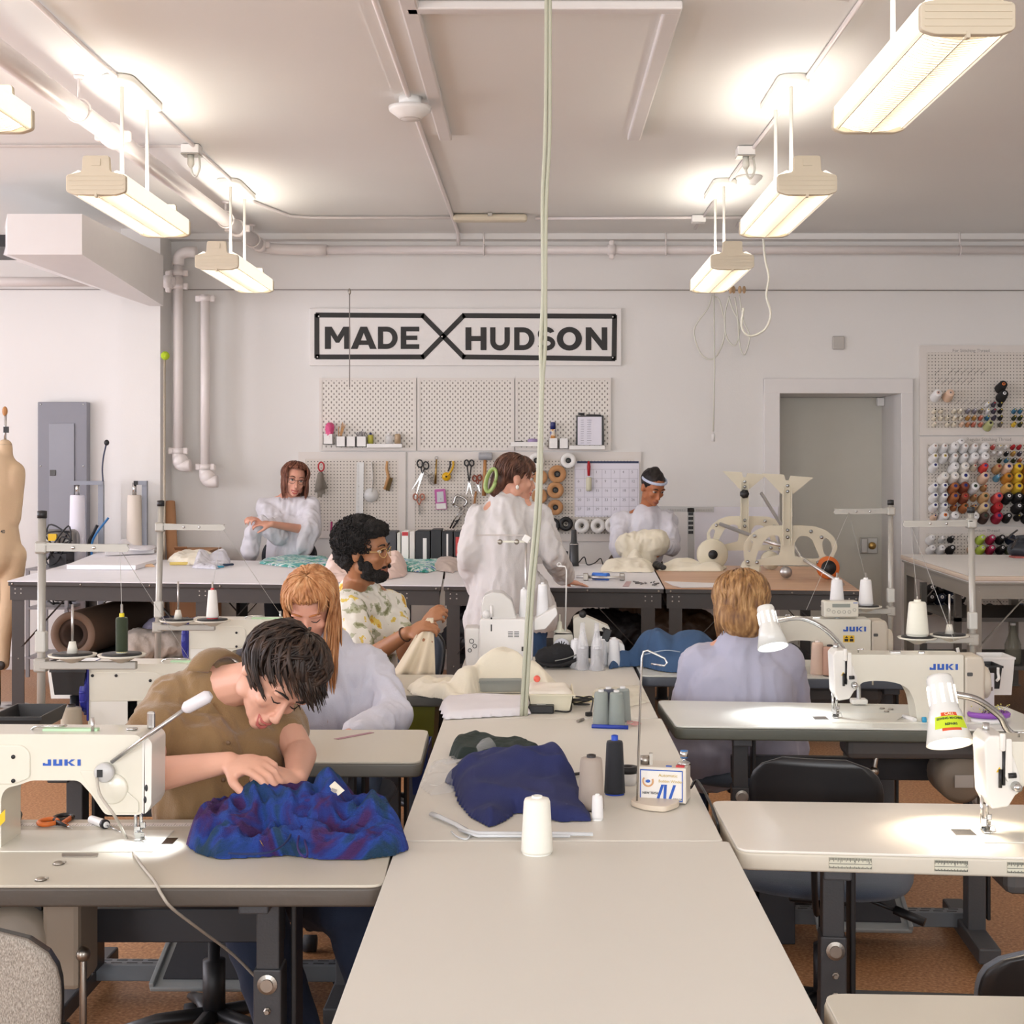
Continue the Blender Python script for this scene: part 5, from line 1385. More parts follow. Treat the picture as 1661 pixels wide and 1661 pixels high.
def person_floral():
    t=thing('person','bearded man with black curly hair and glasses in yellow and white floral shirt','person',(-.7,6.45,0))
    sk=skin('skin_brown','#a5714f')
    H=frame(at(594,896,6.38),(.93,-.30,-.05),(-.05,-.05,1))
    S=1.06
    P=head_prims(H,S)
    nb=at(583,952,6.45)
    ls,rs=at(632,985,6.58),at(562,985,6.30)
    re_=at(592,1072,6.12);rw=at(662,1026,5.98)
    le=at(660,1060,6.35);lw=at(684,1020,6.08)
    pel=Vector((-.78,6.55,.5))
    P+=[('c',nb,.055,H @ Vector((0,.03,-.04)),.055),('c',nb,.08,at(590,1040,6.48),.12),('c',at(590,1040,6.48),.12,pel,.13),('c',rs,.055,nb,.065),('c',ls,.055,nb,.065),
          ('c',rs,.05,re_,.042),('c',re_,.045,rw,.027),('c',ls,.05,le,.042),('c',le,.045,lw,.027)]
    hand(P,rw,at(700,1008,5.95)-rw,(-.1,-.5,.8),1,.95,1.05);hand(P,lw,at(706,994,6.05)-lw,(-.2,-.6,.7),-1,.95,1.05)
    for sx in (-.1,.1):P+=[('c',pel+Vector((sx,0,0)),.09,Vector((-.6+sx*1.5,6.0,.55)),.06),('c',Vector((-.6+sx*1.5,6.0,.55)),.06,Vector((-.6+sx*1.5,5.95,.09)),.04)]
    blob('body',P,sk,t,vox=.006,smooth=5)
    face_parts(t,H,S,lip='#8c5448',brow='#15100e')
    glasses(t,H,mat('gold_frame','#d9b87c',.3,.3),S)
    hm=mat('curly_black_hair','#14100e',.8,bump=1,bscale=160,var=.4,vscale=60)
    Rm=H.to_3x3().to_4x4();Hi=H.inverted()
    cf=lambda c,n:n*(.012*abs(noise.noise(c*45))+.010*noise.noise(c*90)+.012*noise.noise(c*18))
    C=[('m',H @ Vector((0,.035,.062)),Vector((.108,.118,.096)),Rm),('m',H @ Vector((0,.075,.01)),Vector((.085,.075,.095)),Rm),('m',H @ Vector((0,-.03,.105)),Vector((.075,.062,.042)),Rm)]
    blob('curly_hair',C,hm,t,vox=.007,smooth=2,disp=cf,keep=lambda c:(lambda q:not (q.y < -.035 and q.z < .07) and not (q.y < .02 and q.z < .0))(Hi @ c))
    rnd=random.Random(5);mb=MB()
    for i in range(900):
        d=Vector((rnd.gauss(0,1),rnd.gauss(0,1),rnd.gauss(0,1))).normalized()
        q=Vector((0,.035,.055))+Vector((d.x*.105,d.y*.115,d.z*.096))
        if (q.y < -.05 and q.z < .08) or (q.y < .03 and q.z < .01) or q.z < -.06:continue
        c0=q;r=rnd.uniform(.006,.012);ax=d.orthogonal().normalized();ay=d.cross(ax);n0=rnd.uniform(0,6)
        mb.tube([H @ (c0+d*.003*k+ax*r*math.cos(n0+k)+ay*r*math.sin(n0+k)) for k in range(6)],.0026,4)
    mb.build('curls',hm,t)
    B=[('m',H @ (Vector((0,-.062,-.088))*S),Vector((.045,.036,.034))*S,Rm),('m',H @ (Vector((.0,-.03,-.082))*S),Vector((.058,.05,.034))*S,Rm)]
    for k in (-1,1):B+=[('m',H @ (Vector((k*.05,-.028,-.06))*S),Vector((.018,.026,.034))*S,Rm),('m',H @ (Vector((k*.064,-.004,-.035))*S),Vector((.009,.012,.035))*S,Rm),('m',H @ (Vector((k*.022,-.092,-.052))*S),Vector((.018,.008,.006))*S,Rm)]
    blob('beard',B,hm,t,vox=.005,smooth=3,disp=lambda c,n:n*(.006*noise.noise(c*70)+.005*abs(noise.noise(c*130))))
    fm=bpy.data.materials.new('floral_print');fm.use_nodes=True;nt=fm.node_tree;b=nt.nodes['Principled BSDF'];b.inputs['Roughness'].default_value=.85
    tc=nt.nodes.new('ShaderNodeTexCoord');v=nt.nodes.new('ShaderNodeTexVoronoi');v.inputs['Scale'].default_value=20;n_=nt.nodes.new('ShaderNodeTexNoise');n_.inputs['Scale'].default_value=14;n_.inputs['Detail'].default_value=4
    nt.links.new(tc.outputs['Object'],n_.inputs['Vector'])
    r1=nt.nodes.new('ShaderNodeValToRGB');r1.color_ramp.interpolation='CONSTANT'
    els=r1.color_ramp.elements
    for p,c in ((.0,'#8a8c68'),(.36,'#b9bba0'),(.42,'#efece2'),(.57,'#f3f0e8'),(.60,'#e9cf6c'),(.66,'#d9a038'),(.72,'#f0e9cf')):
        if p==0:els[0].position=0;els[0].color=(*lin(c),1)
        elif p==.36:els[1].position=p;els[1].color=(*lin(c),1)
        else:e=els.new(p);e.color=(*lin(c),1)
    nt.links.new(n_.outputs['Fac'],r1.inputs[0]);nt.links.new(r1.outputs[0],b.inputs['Base Color'])
    Q=[('c',nb+Vector((0,.01,-.04)),.10,at(588,1030,6.47),.145),('c',at(588,1030,6.47),.15,pel+Vector((.02,-.02,.12)),.155),('c',rs,.078,ls,.078),
         ('c',rs,.078,rs.lerp(re_,.72),.072),('c',ls,.075,ls.lerp(le,.72),.07)]
    blob('floral_shirt',Q,fm,t,vox=.009,smooth=6,disp=wrinkle(.009,.6,23))
    MB().tube([rw+Vector((.03*0,0,0))+(rw-re_).normalized()*-.02+q for q in [(rw-re_).normalized().orthogonal().normalized()*.031*math.cos(a)+(rw-re_).normalized().cross((rw-re_).normalized().orthogonal().normalized())*.031*math.sin(a) for a in [i*math.pi/8 for i in range(17)]]],.003,6).build('bracelet',mat('bracelet','#4a2f22',.6),t)
    J=[]
    for sx in (-.1,.1):J+=[('c',pel+Vector((sx,0,0)),.11,Vector((-.6+sx*1.5,6.0,.55)),.08),('c',Vector((-.6+sx*1.5,6.0,.55)),.078,Vector((-.6+sx*1.5,5.95,.12)),.065)]
    blob('trousers',J,mat('dark_trousers','#26282e',.9),t,vox=.011)
    for sx in (-.15,.15):MB().box((-.6+sx,5.9,.045),(.1,.27,.08),bev=.03).build('shoe',MATS['shoe_black'],t)
person_floral()
def person_bangs():
    Y=10.95
    t=thing('person','smiling woman with brown bangs and glasses in loose white blouse behind the cutting table','person',at(465,757,Y)*1)
    t.location.z=0;WM[t.name]=Matrix.Translation(t.location)
    sk=skin('skin_pink','#d99f88')
    H=frame(at(478,780,Y-.03),(.28,-.92,-.12),(.16,-.02,1))
    P=head_prims(H,1.06)
    nb=at(466,812,Y+.03)
    rs,ls=at(432,822,Y),at(505,822,Y)
    re_,le=at(452,868,Y-.2),at(512,872,Y-.14)
    rw,lw=at(425,845,Y-.33),at(440,850,Y-.36)
    le=at(498,860,Y-.1)
    pel=Vector((rs.x*.5+ls.x*.5,Y+.03,.92))
    P+=[('c',nb,.052,H @ Vector((0,.03,-.04)),.05),('c',nb,.075,at(468,860,Y),.12),('c',at(468,860,Y),.12,pel,.14),('c',rs,.05,nb,.06),('c',ls,.05,nb,.06),
          ('c',rs,.045,re_,.038),('c',re_,.038,rw,.024),('c',ls,.045,le,.038),('c',le,.038,lw,.024)]
    hand(P,rw,(-.6,-.6,.2),(0,-.4,.9),1,.8);hand(P,lw,(-.9,-.1,.1),(0,-.5,.9),-1,.6)
    for sx in (-.09,.09):P+=[('c',pel+Vector((sx,0,0)),.09,Vector((pel.x+sx,Y+.02,.48)),.06),('c',Vector((pel.x+sx,Y+.02,.48)),.055,Vector((pel.x+sx,Y+.04,.08)),.04),('c',Vector((pel.x+sx,Y+.04,.06)),.04,Vector((pel.x+sx,Y-.1,.035)),.03)]
    blob('body',P,sk,t,vox=.0068,smooth=5)
    face_parts(t,H,1.06,lip='#c25a55',brow='#6b4334',smile=1.3,teeth=True)
    glasses(t,H,mat('thin_frame','#7a5548',.4),1.06)
    wm_=mat('white_blouse','#dddae0',.85,bump=.1,bscale=200,var=.02,sheen=.2)
    Q=[('c',nb+Vector((0,.01,-.075)),.10,at(470,860,Y),.15),('c',at(470,860,Y),.15,pel+Vector((0,0,.0)),.185),('c',rs,.075,ls,.075),
         ('c',rs,.075,re_,.075),('c',re_,.075,re_.lerp(rw,.55),.07),('c',ls,.075,le,.10),('c',le,.09,at(490,885,Y-.12),.08),('c',at(410,868,Y-.28),.055,at(405,895,Y-.26),.07),('c',rw,.04,at(408,865,Y-.3),.055)]
    blob('blouse',Q,wm_,t,vox=.012,smooth=6,disp=wrinkle(.018,.2,33))
    blob('trousers',[('c',pel+Vector((sx,0,0)),.12,Vector((pel.x+sx,Y+.03,.12)),.08) for sx in (-.09,.09)],MATS['dark_trousers'],t,vox=.014)
    hm=hair_mat('hair_auburn','#4c291d','#6f4230','#93604a')
    C=[('m',H @ Vector((0,.03,.05)),Vector((.095,.105,.092)),H.to_3x3().to_4x4()),('m',H @ Vector((0,.05,-.03)),Vector((.095,.07,.12)),H.to_3x3().to_4x4())]
    Hi=H.inverted()
    blob('hair_cap',C,hm,t,vox=.009,smooth=4,keep=lambda c:(Hi @ c).y > -.035 or (Hi @ c).z > .09)
    hair(t,H,300,(0,.1,1),(.096,.114,.104),(0,.012,.038),lambda a:58 if abs(a) < 52 else 98,lambda a:0.0 if abs(a) < 62 else .17,.0085,hm,lift=.006,messy=.03,seed=21,curl=.03)
    return t
person_bangs()
def person_back():
    Y=7.72
    t=thing('person','standing woman seen from behind in white linen shirt with green hair claw, hand on table','person',(at(825,0,Y).x,Y,0))
    sk=skin('skin_light','#d9a48c')
    H=frame(at(836,778,Y),(.86,.28,-.10),(.02,-.05,1))
    P=head_prims(H,1.02)
    nb=at(822,812,Y+.02)
    rs,ls=at(874,838,Y+.02),at(778,842,Y+.02)
    re_=at(897,900,Y-.02);rw=at(921,943,8.12)
    le=at(762,905,Y-.06);lw=at(775,962,Y+.12)
    pel=at(826,960,Y+.03)
    P+=[('c',nb,.05,H @ Vector((0,.03,-.04)),.05),('c',nb,.07,at(826,880,Y),.12),('c',at(826,880,Y),.115,pel,.13),('c',rs,.05,nb,.055),('c',ls,.05,nb,.055),
          ('c',rs,.045,re_,.038),('c',re_,.038,rw,.024),('c',ls,.045,le,.038),('c',le,.038,lw,.024)]
    hand(P,rw,at(958,950,8.22)-rw,(.1,-.15,1),-1,.12);hand(P,lw,(.1,.5,-.4),(-.8,-.4,.2),1,.5)
    fx=pel.x
    for sx in (-.09,.09):P+=[('c',Vector((fx+sx,Y,.85)),.09,Vector((fx+sx*1.2,Y,.48)),.062),('c',Vector((fx+sx*1.2,Y,.48)),.058,Vector((fx+sx*1.3,Y+.02,.09)),.04),('c',Vector((fx+sx*1.3,Y+.02,.05)),.04,Vector((fx+sx*1.3,Y+.16,.035)),.03)]
    blob('body',P,sk,t,vox=.0062,smooth=5)
    face_parts(t,H,1.02,lip='#c9756b',brow='#4a3328',smile=.5)
    sm=mat('white_linen','#d8d5d4',.9,bump=.3,bscale=350,var=.04,vscale=30,sheen=.2)
    Q=[('c',nb+Vector((0,.0,-.035)),.103,at(822,880,Y),.150),('c',at(822,880,Y),.155,at(818,985,Y),.19),('c',at(818,985,Y),.175,at(800,1010,Y),.16),('c',at(850,960,Y),.13,at(866,1000,Y),.13),('c',rs,.075,ls,.075),
         ('c',rs,.07,re_,.062),('c',re_,.064,re_.lerp(rw,.75),.055),('c',ls,.078,le,.07),('c',le,.07,le.lerp(lw,.8),.06)]
    hemz=at(0,1018,Y).z
    blob('linen_shirt',Q,sm,t,vox=.011,smooth=7,disp=wrinkle(.017,.16,43),keep=lambda c:c.z > hemz-.02+.25*(c.x-fx)*0)
    MB().box(at(812,868,Y-.185),(.24,.004,.006)).build('yoke_seam',mat('seam','#cfcac5',.9),t)
    blob('jeans',[('c',Vector((fx+sx,Y,.74)),.11,Vector((fx+sx*1.25,Y,.5)),.09) for sx in (-.085,.085)]+[('c',Vector((fx+sx*1.25,Y,.5)),.088,Vector((fx+sx*1.3,Y+.02,.1)),.07) for sx in (-.09,.09)],mat('blue_jeans','#3f5f8c',.9,bump=.2,bscale=400,var=.12),t,vox=.012,disp=fold(.008,(9,9,6)))
    for sx in (-.117,.117):MB().box((fx+sx,Y+.06,.04),(.09,.25,.07),bev=.03).build('shoe',MATS['shoe_black'],t)
    hm=hair_mat('hair_brown','#33211a','#55382c','#7b5744')
    Rm=H.to_3x3().to_4x4();Hi=H.inverted()
    C=[('m',H @ Vector((0,.026,.045)),Vector((.083,.1,.088)),Rm),('m',H @ Vector((0,.085,-.01)),Vector((.055,.05,.065)),Rm),('m',H @ Vector((0,.105,-.055)),Vector((.035,.035,.05)),Rm)]
    blob('hair_cap',C,hm,t,vox=.007,smooth=4,keep=lambda c:(Hi @ c).y > -.04 or (Hi @ c).z > .085)
    hair(t,H,260,(0,-.35,1),(.088,.106,.098),(0,.012,.036),lambda a:62 if abs(a) < 60 else (88 if abs(a) < 120 else 118),lambda a:0,.0065,hm,lift=.006,messy=.05,seed=31)
    gm=mat('green_claw','#9cb36b',.35,alpha=.95)
    c=at(798,779,Y-.05)
    Hc=frame(c,(-.35,-.9,0),(.35,0,1))
    mb=MB()
    mb.tube([Hc @ Vector((.026*math.cos(a),-.012+.0*a,.062*math.sin(a))) for a in [i*math.pi/12 for i in range(25)]],.013,8,flat=.7)
    for k in range(-3,4):mb.tube([Hc @ Vector((.024,-.008,k*.014)),Hc @ Vector((.045,.03,k*.013)),Hc @ Vector((.04,.07,k*.012))],.004,6)
    mb.build('hair_claw',gm,t)
    MB().ell(H @ Vector((-.082,.01,-.036)),(.009,.009,.012)).build('earring',mat('pearl','#f0ece4',.2),t)
person_back()
def person_right():
    Y=10.7
    t=thing('person','leaning person with dark hair and headband in white shirt holding a cream cloth bundle','person',(at(1045,0,Y).x,Y,0))
    sk=skin('skin_tan','#b3704b')
    H=frame(at(1059,792,Y-.1),(.40,-.78,-.48),(.15,-.3,.95))
    P=head_prims(H,1.03)
    nb=at(1050,830,Y-.0)
    rs,ls=at(1008,848,Y),at(1082,845,Y)
    re_,le=at(1003,892,Y-.18),at(1090,888,Y-.15)
    rw,lw=at(1035,895,Y-.38),at(1078,885,Y-.38)
    pel=at(1030,925,Y+.08)
    P+=[('c',nb,.055,H @ Vector((0,.03,-.04)),.052),('c',nb,.08,at(1040,880,Y+.02),.125),('c',at(1040,880,Y+.02),.12,pel,.14),('c',rs,.052,nb,.06),('c',ls,.052,nb,.06),
          ('c',rs,.045,re_,.038),('c',re_,.038,rw,.025),('c',ls,.045,le,.038),('c',le,.038,lw,.025)]
    hand(P,rw,(.6,-.5,.0),(0,-.7,.6),-1,.6);hand(P,lw,(-.4,-.5,-.2),(.3,-.7,.6),1,.6)
    fx=pel.x
    for sx in (-.09,.09):P+=[('c',Vector((fx+sx,Y+.08,.85)),.1,Vector((fx+sx,Y+.08,.48)),.062),('c',Vector((fx+sx,Y+.08,.48)),.058,Vector((fx+sx,Y+.08,.08)),.04),('c',Vector((fx+sx,Y+.08,.06)),.04,Vector((fx+sx,Y-.06,.035)),.03)]
    blob('body',P,sk,t,vox=.0068,smooth=5)
    face_parts(t,H,1.03,lip='#9c5a48',brow='#1a1412')
    sm=mat('white_shirt','#dcdae2',.85,bump=.1,bscale=200,var=.03,sheen=.2)
    Q=[('c',nb+Vector((0,-.01,-.05)),.115,at(1040,880,Y+.02),.168),('c',at(1040,880,Y+.02),.168,pel+Vector((0,0,-.05)),.2),('c',rs,.08,ls,.08),
         ('c',rs,.075,re_,.065),('c',re_,.065,re_.lerp(rw,.6),.055),('c',ls,.075,le,.062),('c',le,.062,le.lerp(lw,.6),.06)]
    blob('shirt',Q,sm,t,vox=.012,smooth=6,disp=wrinkle(.017,.3,53))
    blob('trousers',[('c',Vector((fx+sx,Y+.08,.85)),.12,Vector((fx+sx,Y+.08,.12)),.08) for sx in (-.09,.09)],mat('khaki_dark','#4b3a2c',.9),t,vox=.014)
    hm=hair_mat('hair_black','#0e0b0b','#1c1615','#332b29')
    Rm=H.to_3x3().to_4x4();Hi=H.inverted()
    blob('hair_cap',[('m',H @ Vector((0,.028,.05)),Vector((.083,.1,.09)),Rm),('m',H @ Vector((0,.03,.125)),Vector((.04,.04,.03)),Rm)],hm,t,vox=.007,smooth=4,disp=fold(.006,(20,20,20)),keep=lambda c:(Hi @ c).z > -.03+.5*max(0,-(Hi @ c).y+.02) and ((Hi @ c).y > -.05 or (Hi @ c).z > .085))
    MB().tube([H @ Vector((.087*math.sin(a),-.098*math.cos(a)+.012,.068+.01*math.cos(a))) for a in [R(-110+i*10) for i in range(23)]],.007,8,flat=1.6).build('headband',mat('headband','#c9d2ea',.5),t)
person_right()
def person_lavender():
    Y=5.42
    t=thing('person','seated woman seen from behind with shoulder length blond brown hair in lavender grey top','person',(at(1200,0,Y).x,Y,0))
    sk=skin('skin_light','#d9a48c')
    H=frame(at(1202,988,Y+.0),(-.05,.93,-.30),(0,.3,.95))
    P=head_prims(H,.98)
    nb=at(1203,1042,Y-.02)
    rs,ls=at(1268,1078,Y),at(1138,1080,Y)
    re_,le=at(1292,1165,Y+.06),at(1112,1170,Y+.05)
    rw,lw=at(1262,1120,5.85),at(1180,1120,5.85)
    pel=at(1195,1205,Y-.02)
    P+=[('c',nb,.05,H @ Vector((0,.03,-.03)),.05),('c',nb,.075,at(1200,1130,Y-.02),.13),('c',at(1200,1130,Y-.02),.14,pel,.15),('c',rs,.055,nb,.06),('c',ls,.055,nb,.06),
          ('c',rs,.05,re_,.042),('c',re_,.042,rw,.026),('c',ls,.05,le,.042),('c',le,.042,lw,.026)]
    hand(P,rw,(-.2,.9,-.1),(0,.1,1),1,.5);hand(P,lw,(.2,.9,-.1),(0,.1,1),-1,.5)
    pz=.53;fx=pel.x
    for sx in (-.1,.1):P+=[('c',Vector((fx+sx,Y,pz)),.09,Vector((fx+sx*1.3,Y+.44,pz+.02)),.06),('c',Vector((fx+sx*1.3,Y+.44,pz+.02)),.058,Vector((fx+sx*1.3,Y+.4,.09)),.04)]
    blob('body',P,sk,t,vox=.006,smooth=4)
    face_parts(t,H,.98)
    sm=mat('lavender_knit','#aeaec2',.9,bump=.2,bscale=500,var=.05,vscale=20,sheen=.3)
    Q=[('c',nb+Vector((0,-.01,-.03)),.10,at(1200,1120,Y-.02),.165),('c',at(1180,1120,Y-.02),.155,at(1175,1190,Y-.04),.165),('c',at(1222,1120,Y-.02),.155,at(1222,1190,Y-.04),.165),('c',rs,.085,ls,.085),
         ('c',rs,.085,re_,.065),('c',re_,.065,re_.lerp(rw,.8),.048),('c',ls,.085,le,.068),('c',le,.068,le.lerp(lw,.8),.048),
         ('c',at(1150,1195,Y-.04),.15,at(1150,1212,Y-.04),.165),('c',at(1240,1195,Y-.04),.16,at(1240,1212,Y-.04),.165)]
    f1=fold(.014,(6,6,6),True,63)
    blob('knit_top',Q,sm,t,vox=.0085,smooth=9,disp=wrinkle(.007,.6,63))
    J=[('c',Vector((fx-.08,Y-.02,.56)),.125,Vector((fx+.08,Y-.02,.56)),.125)]
    for sx in (-.1,.1):J+=[('c',Vector((fx+sx,Y,pz+.02)),.12,Vector((fx+sx*1.3,Y+.44,pz+.02)),.085),('c',Vector((fx+sx*1.3,Y+.44,pz+.02)),.08,Vector((fx+sx*1.3,Y+.4,.12)),.065)]
    blob('jeans',J,mat('navy_denim','#24304a',.9,bump=.2,bscale=400,var=.15),t,vox=.011,disp=fold(.006,(9,9,9)))
    for sx in (-.13,.13):MB().box((fx+sx,Y+.46,.045),(.09,.25,.08),bev=.03).build('shoe',MATS['shoe_black'],t)
    hm=hair_mat('hair_honey','#5f3f29','#8f683f','#c39b6c')
    C=[('m',H @ Vector((0,.028,.045)),Vector((.088,.1,.09)),H.to_3x3().to_4x4()),('m',H @ Vector((0,.055,-.035)),Vector((.1,.068,.09)),H.to_3x3().to_4x4())]
    Hi=H.inverted()
    blob('hair_cap',C,hm,t,vox=.008,smooth=4,keep=lambda c:(Hi @ c).y > -.04 or (Hi @ c).z > .09)
    hair(t,H,520,(0,-.1,1),(.094,.112,.102),(0,.014,.035),lambda a:60 if abs(a) < 25 else 98,lambda a:.04 if abs(a) < 25 else .115,.0062,hm,lift=.008,messy=.05,seed=71,curl=.12,inward=.1)
person_lavender()
Yb=WY-.028
SP={}
def spool_proto(kind):
    """kind: (r0, r1, L); axis along +Z in its own frame, base at origin"""
    if kind in SP:return SP[kind]
    r0,r1,L=kind
    a=MB().lathe([(r0*.4,0),(r0,.001),(r0,.006),(r1,L-.006),(r1*.9,L),(r1*.3,L)],(0,0,0),20)
    b=MB().lathe([(0,L-.012),(r1*.42,L-.012),(r1*.42,L+.004),(r1*.3,L+.006),(0,L+.001)],(0,0,0),16)
    c=MB().lathe([(0,L+.003),(r1*.16,L+.003),(r1*.16,L+.0075),(0,L+.0075)],(0,0,0),12)
    ms=[]
    for m,nm in ((a,'thread'),(b,'cone_core'),(c,'core_hole')):
        o=m.build('proto',white_m,None,origin=(0,0,0));me=o.data;bpy.data.objects.remove(o);me.name=nm;ms.append(me)
    SP[kind]=ms
    return ms
TILT=20
AX=Vector((0,-math.cos(R(TILT)),math.sin(R(TILT))))
QX=AX.to_track_quat('Z','Y')
def spool(px,py,kind,col,core,label,group,Y0=Yb):
    r0,r1,L=kind
    f=at(px,py,Y0-L*math.cos(R(TILT)))
    b=f-AX*L;b.y=Y0-.002-r0*math.sin(R(TILT))
    t=thing('thread_cone' if r0 > .022 else 'thread_spool',label,'thread cone' if r0 > .022 else 'thread spool',b,group=group)
    t.rotation_mode='QUATERNION';t.rotation_quaternion=QX
    for me,nm,mm in zip(spool_proto(kind),('thread','cone_core','core_hole'),(mat('yarn_'+col[1:],col,.75),mat('core_'+core[1:],core,.5),black_m)):
        if nm=='core_hole' and (core in ('#20242c','#1f2a75','#253a2a') or r0 < .02):continue
        o=bpy.data.objects.new(nm,me);COL.objects.link(o);o.parent=t
        o.material_slots[0].link='OBJECT';o.material_slots[0].material=mm
BIG,MED,SML,TNY=(.040,.031,.105),(.034,.024,.10),(.026,.014,.075),(.017,.0125,.055)
W_,IV,CRM='#f5f3f1','#f6f1e8','#efe5d0'
BL,RD,DG,BK,WH,PK,YL='#1f2a75','#c02b2b','#253a2a','#1b1a1b','#f0eeee','#eccfc0','#e3c75a'
CN={W_:'white',IV:'ivory',CRM:'cream','#171618':'black',BK:'black','#a8663a':'brown','#8c4a33':'reddish brown','#c69b6b':'tan','#ecc9ae':'peach','#e9c23c':'yellow','#c4842f':'ochre','#e0b064':'gold','#d85c58':'coral','#b3252b':'red','#a9233f':'crimson','#4a3630':'dark brown','#d9473f':'bright coral','#e0c49c':'beige','#8e8890':'grey','#7d766c':'taupe','#4c4553':'plum','#3f7594':'blue','#33381f':'dark olive','#bdbf85':'pale olive','#b98e4c':'golden brown','#c4705a':'salmon','#b97f57':'light brown','#c2d85a':'lime','#b22a55':'magenta','#232b42':'navy','#6a3440':'maroon','#52688c':'slate blue','#57633c':'olive','#9c2f3a':'wine','#e8a94a':'orange','#e6b9ac':'pink','#6fb4d8':'light blue'}
CC={BL:'blue',RD:'red',DG:'green',BK:'black',WH:'white',PK:'pale pink',YL:'yellow','#e07a3a':'orange','#4b3a9c':'purple'}
ORD=['first','second','third','fourth','fifth','sixth','seventh','eighth','ninth','tenth','eleventh','twelfth','thirteenth','fourteenth','fifteenth']
def board_row(board,rowname,items,Y0=Yb):
    items=sorted(items,key=lambda i:i[0])
    for k,(px,py,kind,col,core) in enumerate(items):
        n='cone' if kind[0] > .022 else 'spool'
        spool(px,py,kind,col,core,'%s thread %s, %s core, %s from left, %s row of %s' % (CN[col],n,CC[core],ORD[k],rowname,board),'thread on the '+board,Y0)
A1=[1516.8,1532.7,1549.2,1565.7,1581.6,1598.1];G1=[1620,1636,1652.7,1669]
BR_,RB,TN,PC,YE,OC,GO,CO,RE,CR,DB,BE='#a8663a','#8c4a33','#c69b6b','#ecc9ae','#e9c23c','#c4842f','#e0b064','#d85c58','#b3252b','#a9233f','#4a3630','#e0c49c'
mid='the middle board'
board_row(mid,'top',[(A1[0],723,MED,W_,PK),(A1[1],723,MED,W_,PK),(A1[2],722,BIG,W_,WH),(1559,715,MED,W_,WH),(A1[3],723,MED,W_,PK),(A1[4],723,MED,W_,PK),(A1[5],723,BIG,W_,WH)])
board_row(mid,'second',[(A1[0],739,MED,W_,YL),(A1[1],739,MED,W_,YL),(A1[2],739,MED,W_,PK),(A1[3],739,MED,W_,PK),(A1[4],739,BIG,W_,WH),(A1[5],739,BIG,W_,WH)])
board_row(mid,'third',[(A1[0],754,MED,W_,BL),(A1[2],755,BIG,W_,WH),(A1[3],755,BIG,IV,WH),(A1[4],755,SML,CRM,RD),(A1[5],755,MED,'#d9473f','#4b3a9c'),(G1[0],756,MED,TN,RD),(G1[1],756,BIG,PC,BL),(G1[2],756,BIG,YE,BL),(G1[3],756,BIG,OC,BL)])
board_row(mid,'fourth',[(A1[1],771,BIG,IV,WH),(A1[2],771,BIG,IV,WH),(A1[3],771,BIG,IV,BL),(A1[5],771,BIG,PC,BL),(1619,772,SML,'#6fb4d8',WH),(G1[1],772,BIG,OC,DG),(G1[2],772,BIG,YE,BL),(G1[3],772,BIG,OC,BL)])
board_row(mid,'fifth',[(A1[0],787,MED,W_,BL),(A1[1],787,MED,W_,BL),(A1[2],788,BIG,BR_,BL),(A1[3],787,BIG,RB,BL),(A1[4],788,BIG,W_,DG),(A1[5],788,SML,TN,RD),(G1[1],788,BIG,GO,DG),(G1[2],788,BIG,YE,BL),(G1[3],788,BIG,OC,BL)])
board_row(mid,'sixth',[(A1[0],803,MED,W_,BL),(A1[1],803,MED,W_,BL),(A1[2],804,BIG,BR_,BL),(A1[3],804,BIG,RB,RD),(A1[4],804,SML,TN,RD),(A1[5],804,BIG,TN,DG),(G1[0],804,BIG,CO,BL),(G1[1],804,BIG,BK,WH),(G1[2],804,BIG,BK,WH),(G1[3],804,BIG,BK,WH)])
board_row(mid,'seventh',[(A1[0],819,MED,W_,BL),(A1[1],819,MED,W_,BL),(A1[2],820,SML,BR_,BL),(A1[3],820,MED,BR_,DG),(A1[4],820,SML,TN,BL),(A1[5],820,BIG,BE,BL),(G1[0],820,BIG,RE,RD),(G1[2],820,BIG,BK,WH),(G1[3],820,BIG,BK,WH)])
board_row(mid,'bottom',[(A1[0],836,SML,PC,BL),(A1[1],835,BIG,W_,'#e07a3a'),(A1[2],835,BIG,W_,WH),(A1[4],836,BIG,W_,WH),(A1[5],836,BIG,DB,DG),(G1[0],836,BIG,CR,BL),(G1[1],836,MED,BK,WH),(G1[2],836,SML,BK,YL),(G1[3],836,BIG,BK,WH)])
def c1(x,y):return 1490+x/9.713,620+y/9.713
def rows(board,rn,y,xs,kind=TNY):
    board_row(board,rn,[(*c1(x,y),k[2] if len(k) > 2 else kind,k[0],k[1]) for x,*k in [(a[0],*a[1:]) for a in xs]])
rows('mid board small spools','top',1000,[(1185,CO,WH),(1290,W_,YL),(1395,W_,PK),(1500,RE,RD),(1600,RE,RD)])
rows('mid board small spools','second',1103,[(1188,W_,WH),(1293,W_,WH),(1398,BK,WH),(1505,'#b98e4c',YL),(1607,'#4c4553',WH)])
rows('mid board small spools','third',1208,[(1292,DG if False else '#33381f',WH),(1400,'#3f7594',YL),(1515,'#33381f',WH),(1612,BR_,WH)])
up='the upper board'
board_row(up,'top',[(1627,623,BIG,BK,'#e07a3a')])
board_row(up,'second',[(1521,637,BIG,W_,PK),(1541,637,BIG,PC,PK),(1628.5,638,BIG,BK,WH)])
rows(up,'third',325,[(1097,W_,YL),(1198,'#4c4553',RD),(1305,BK,YL)])
rows(up,'fourth',430,[(260,CRM,BK),(362,CRM,BK),(570,CRM,WH),(665,CRM,WH),(790,'#8e8890',WH),(895,'#8e8890',WH),(995,'#7d766c',YL),(1099,W_,YL),(1202,'#4c4553',RD),(1305,BK,YL),(1520,'#3f7594',YL),(1618,'#3f7594',YL)])
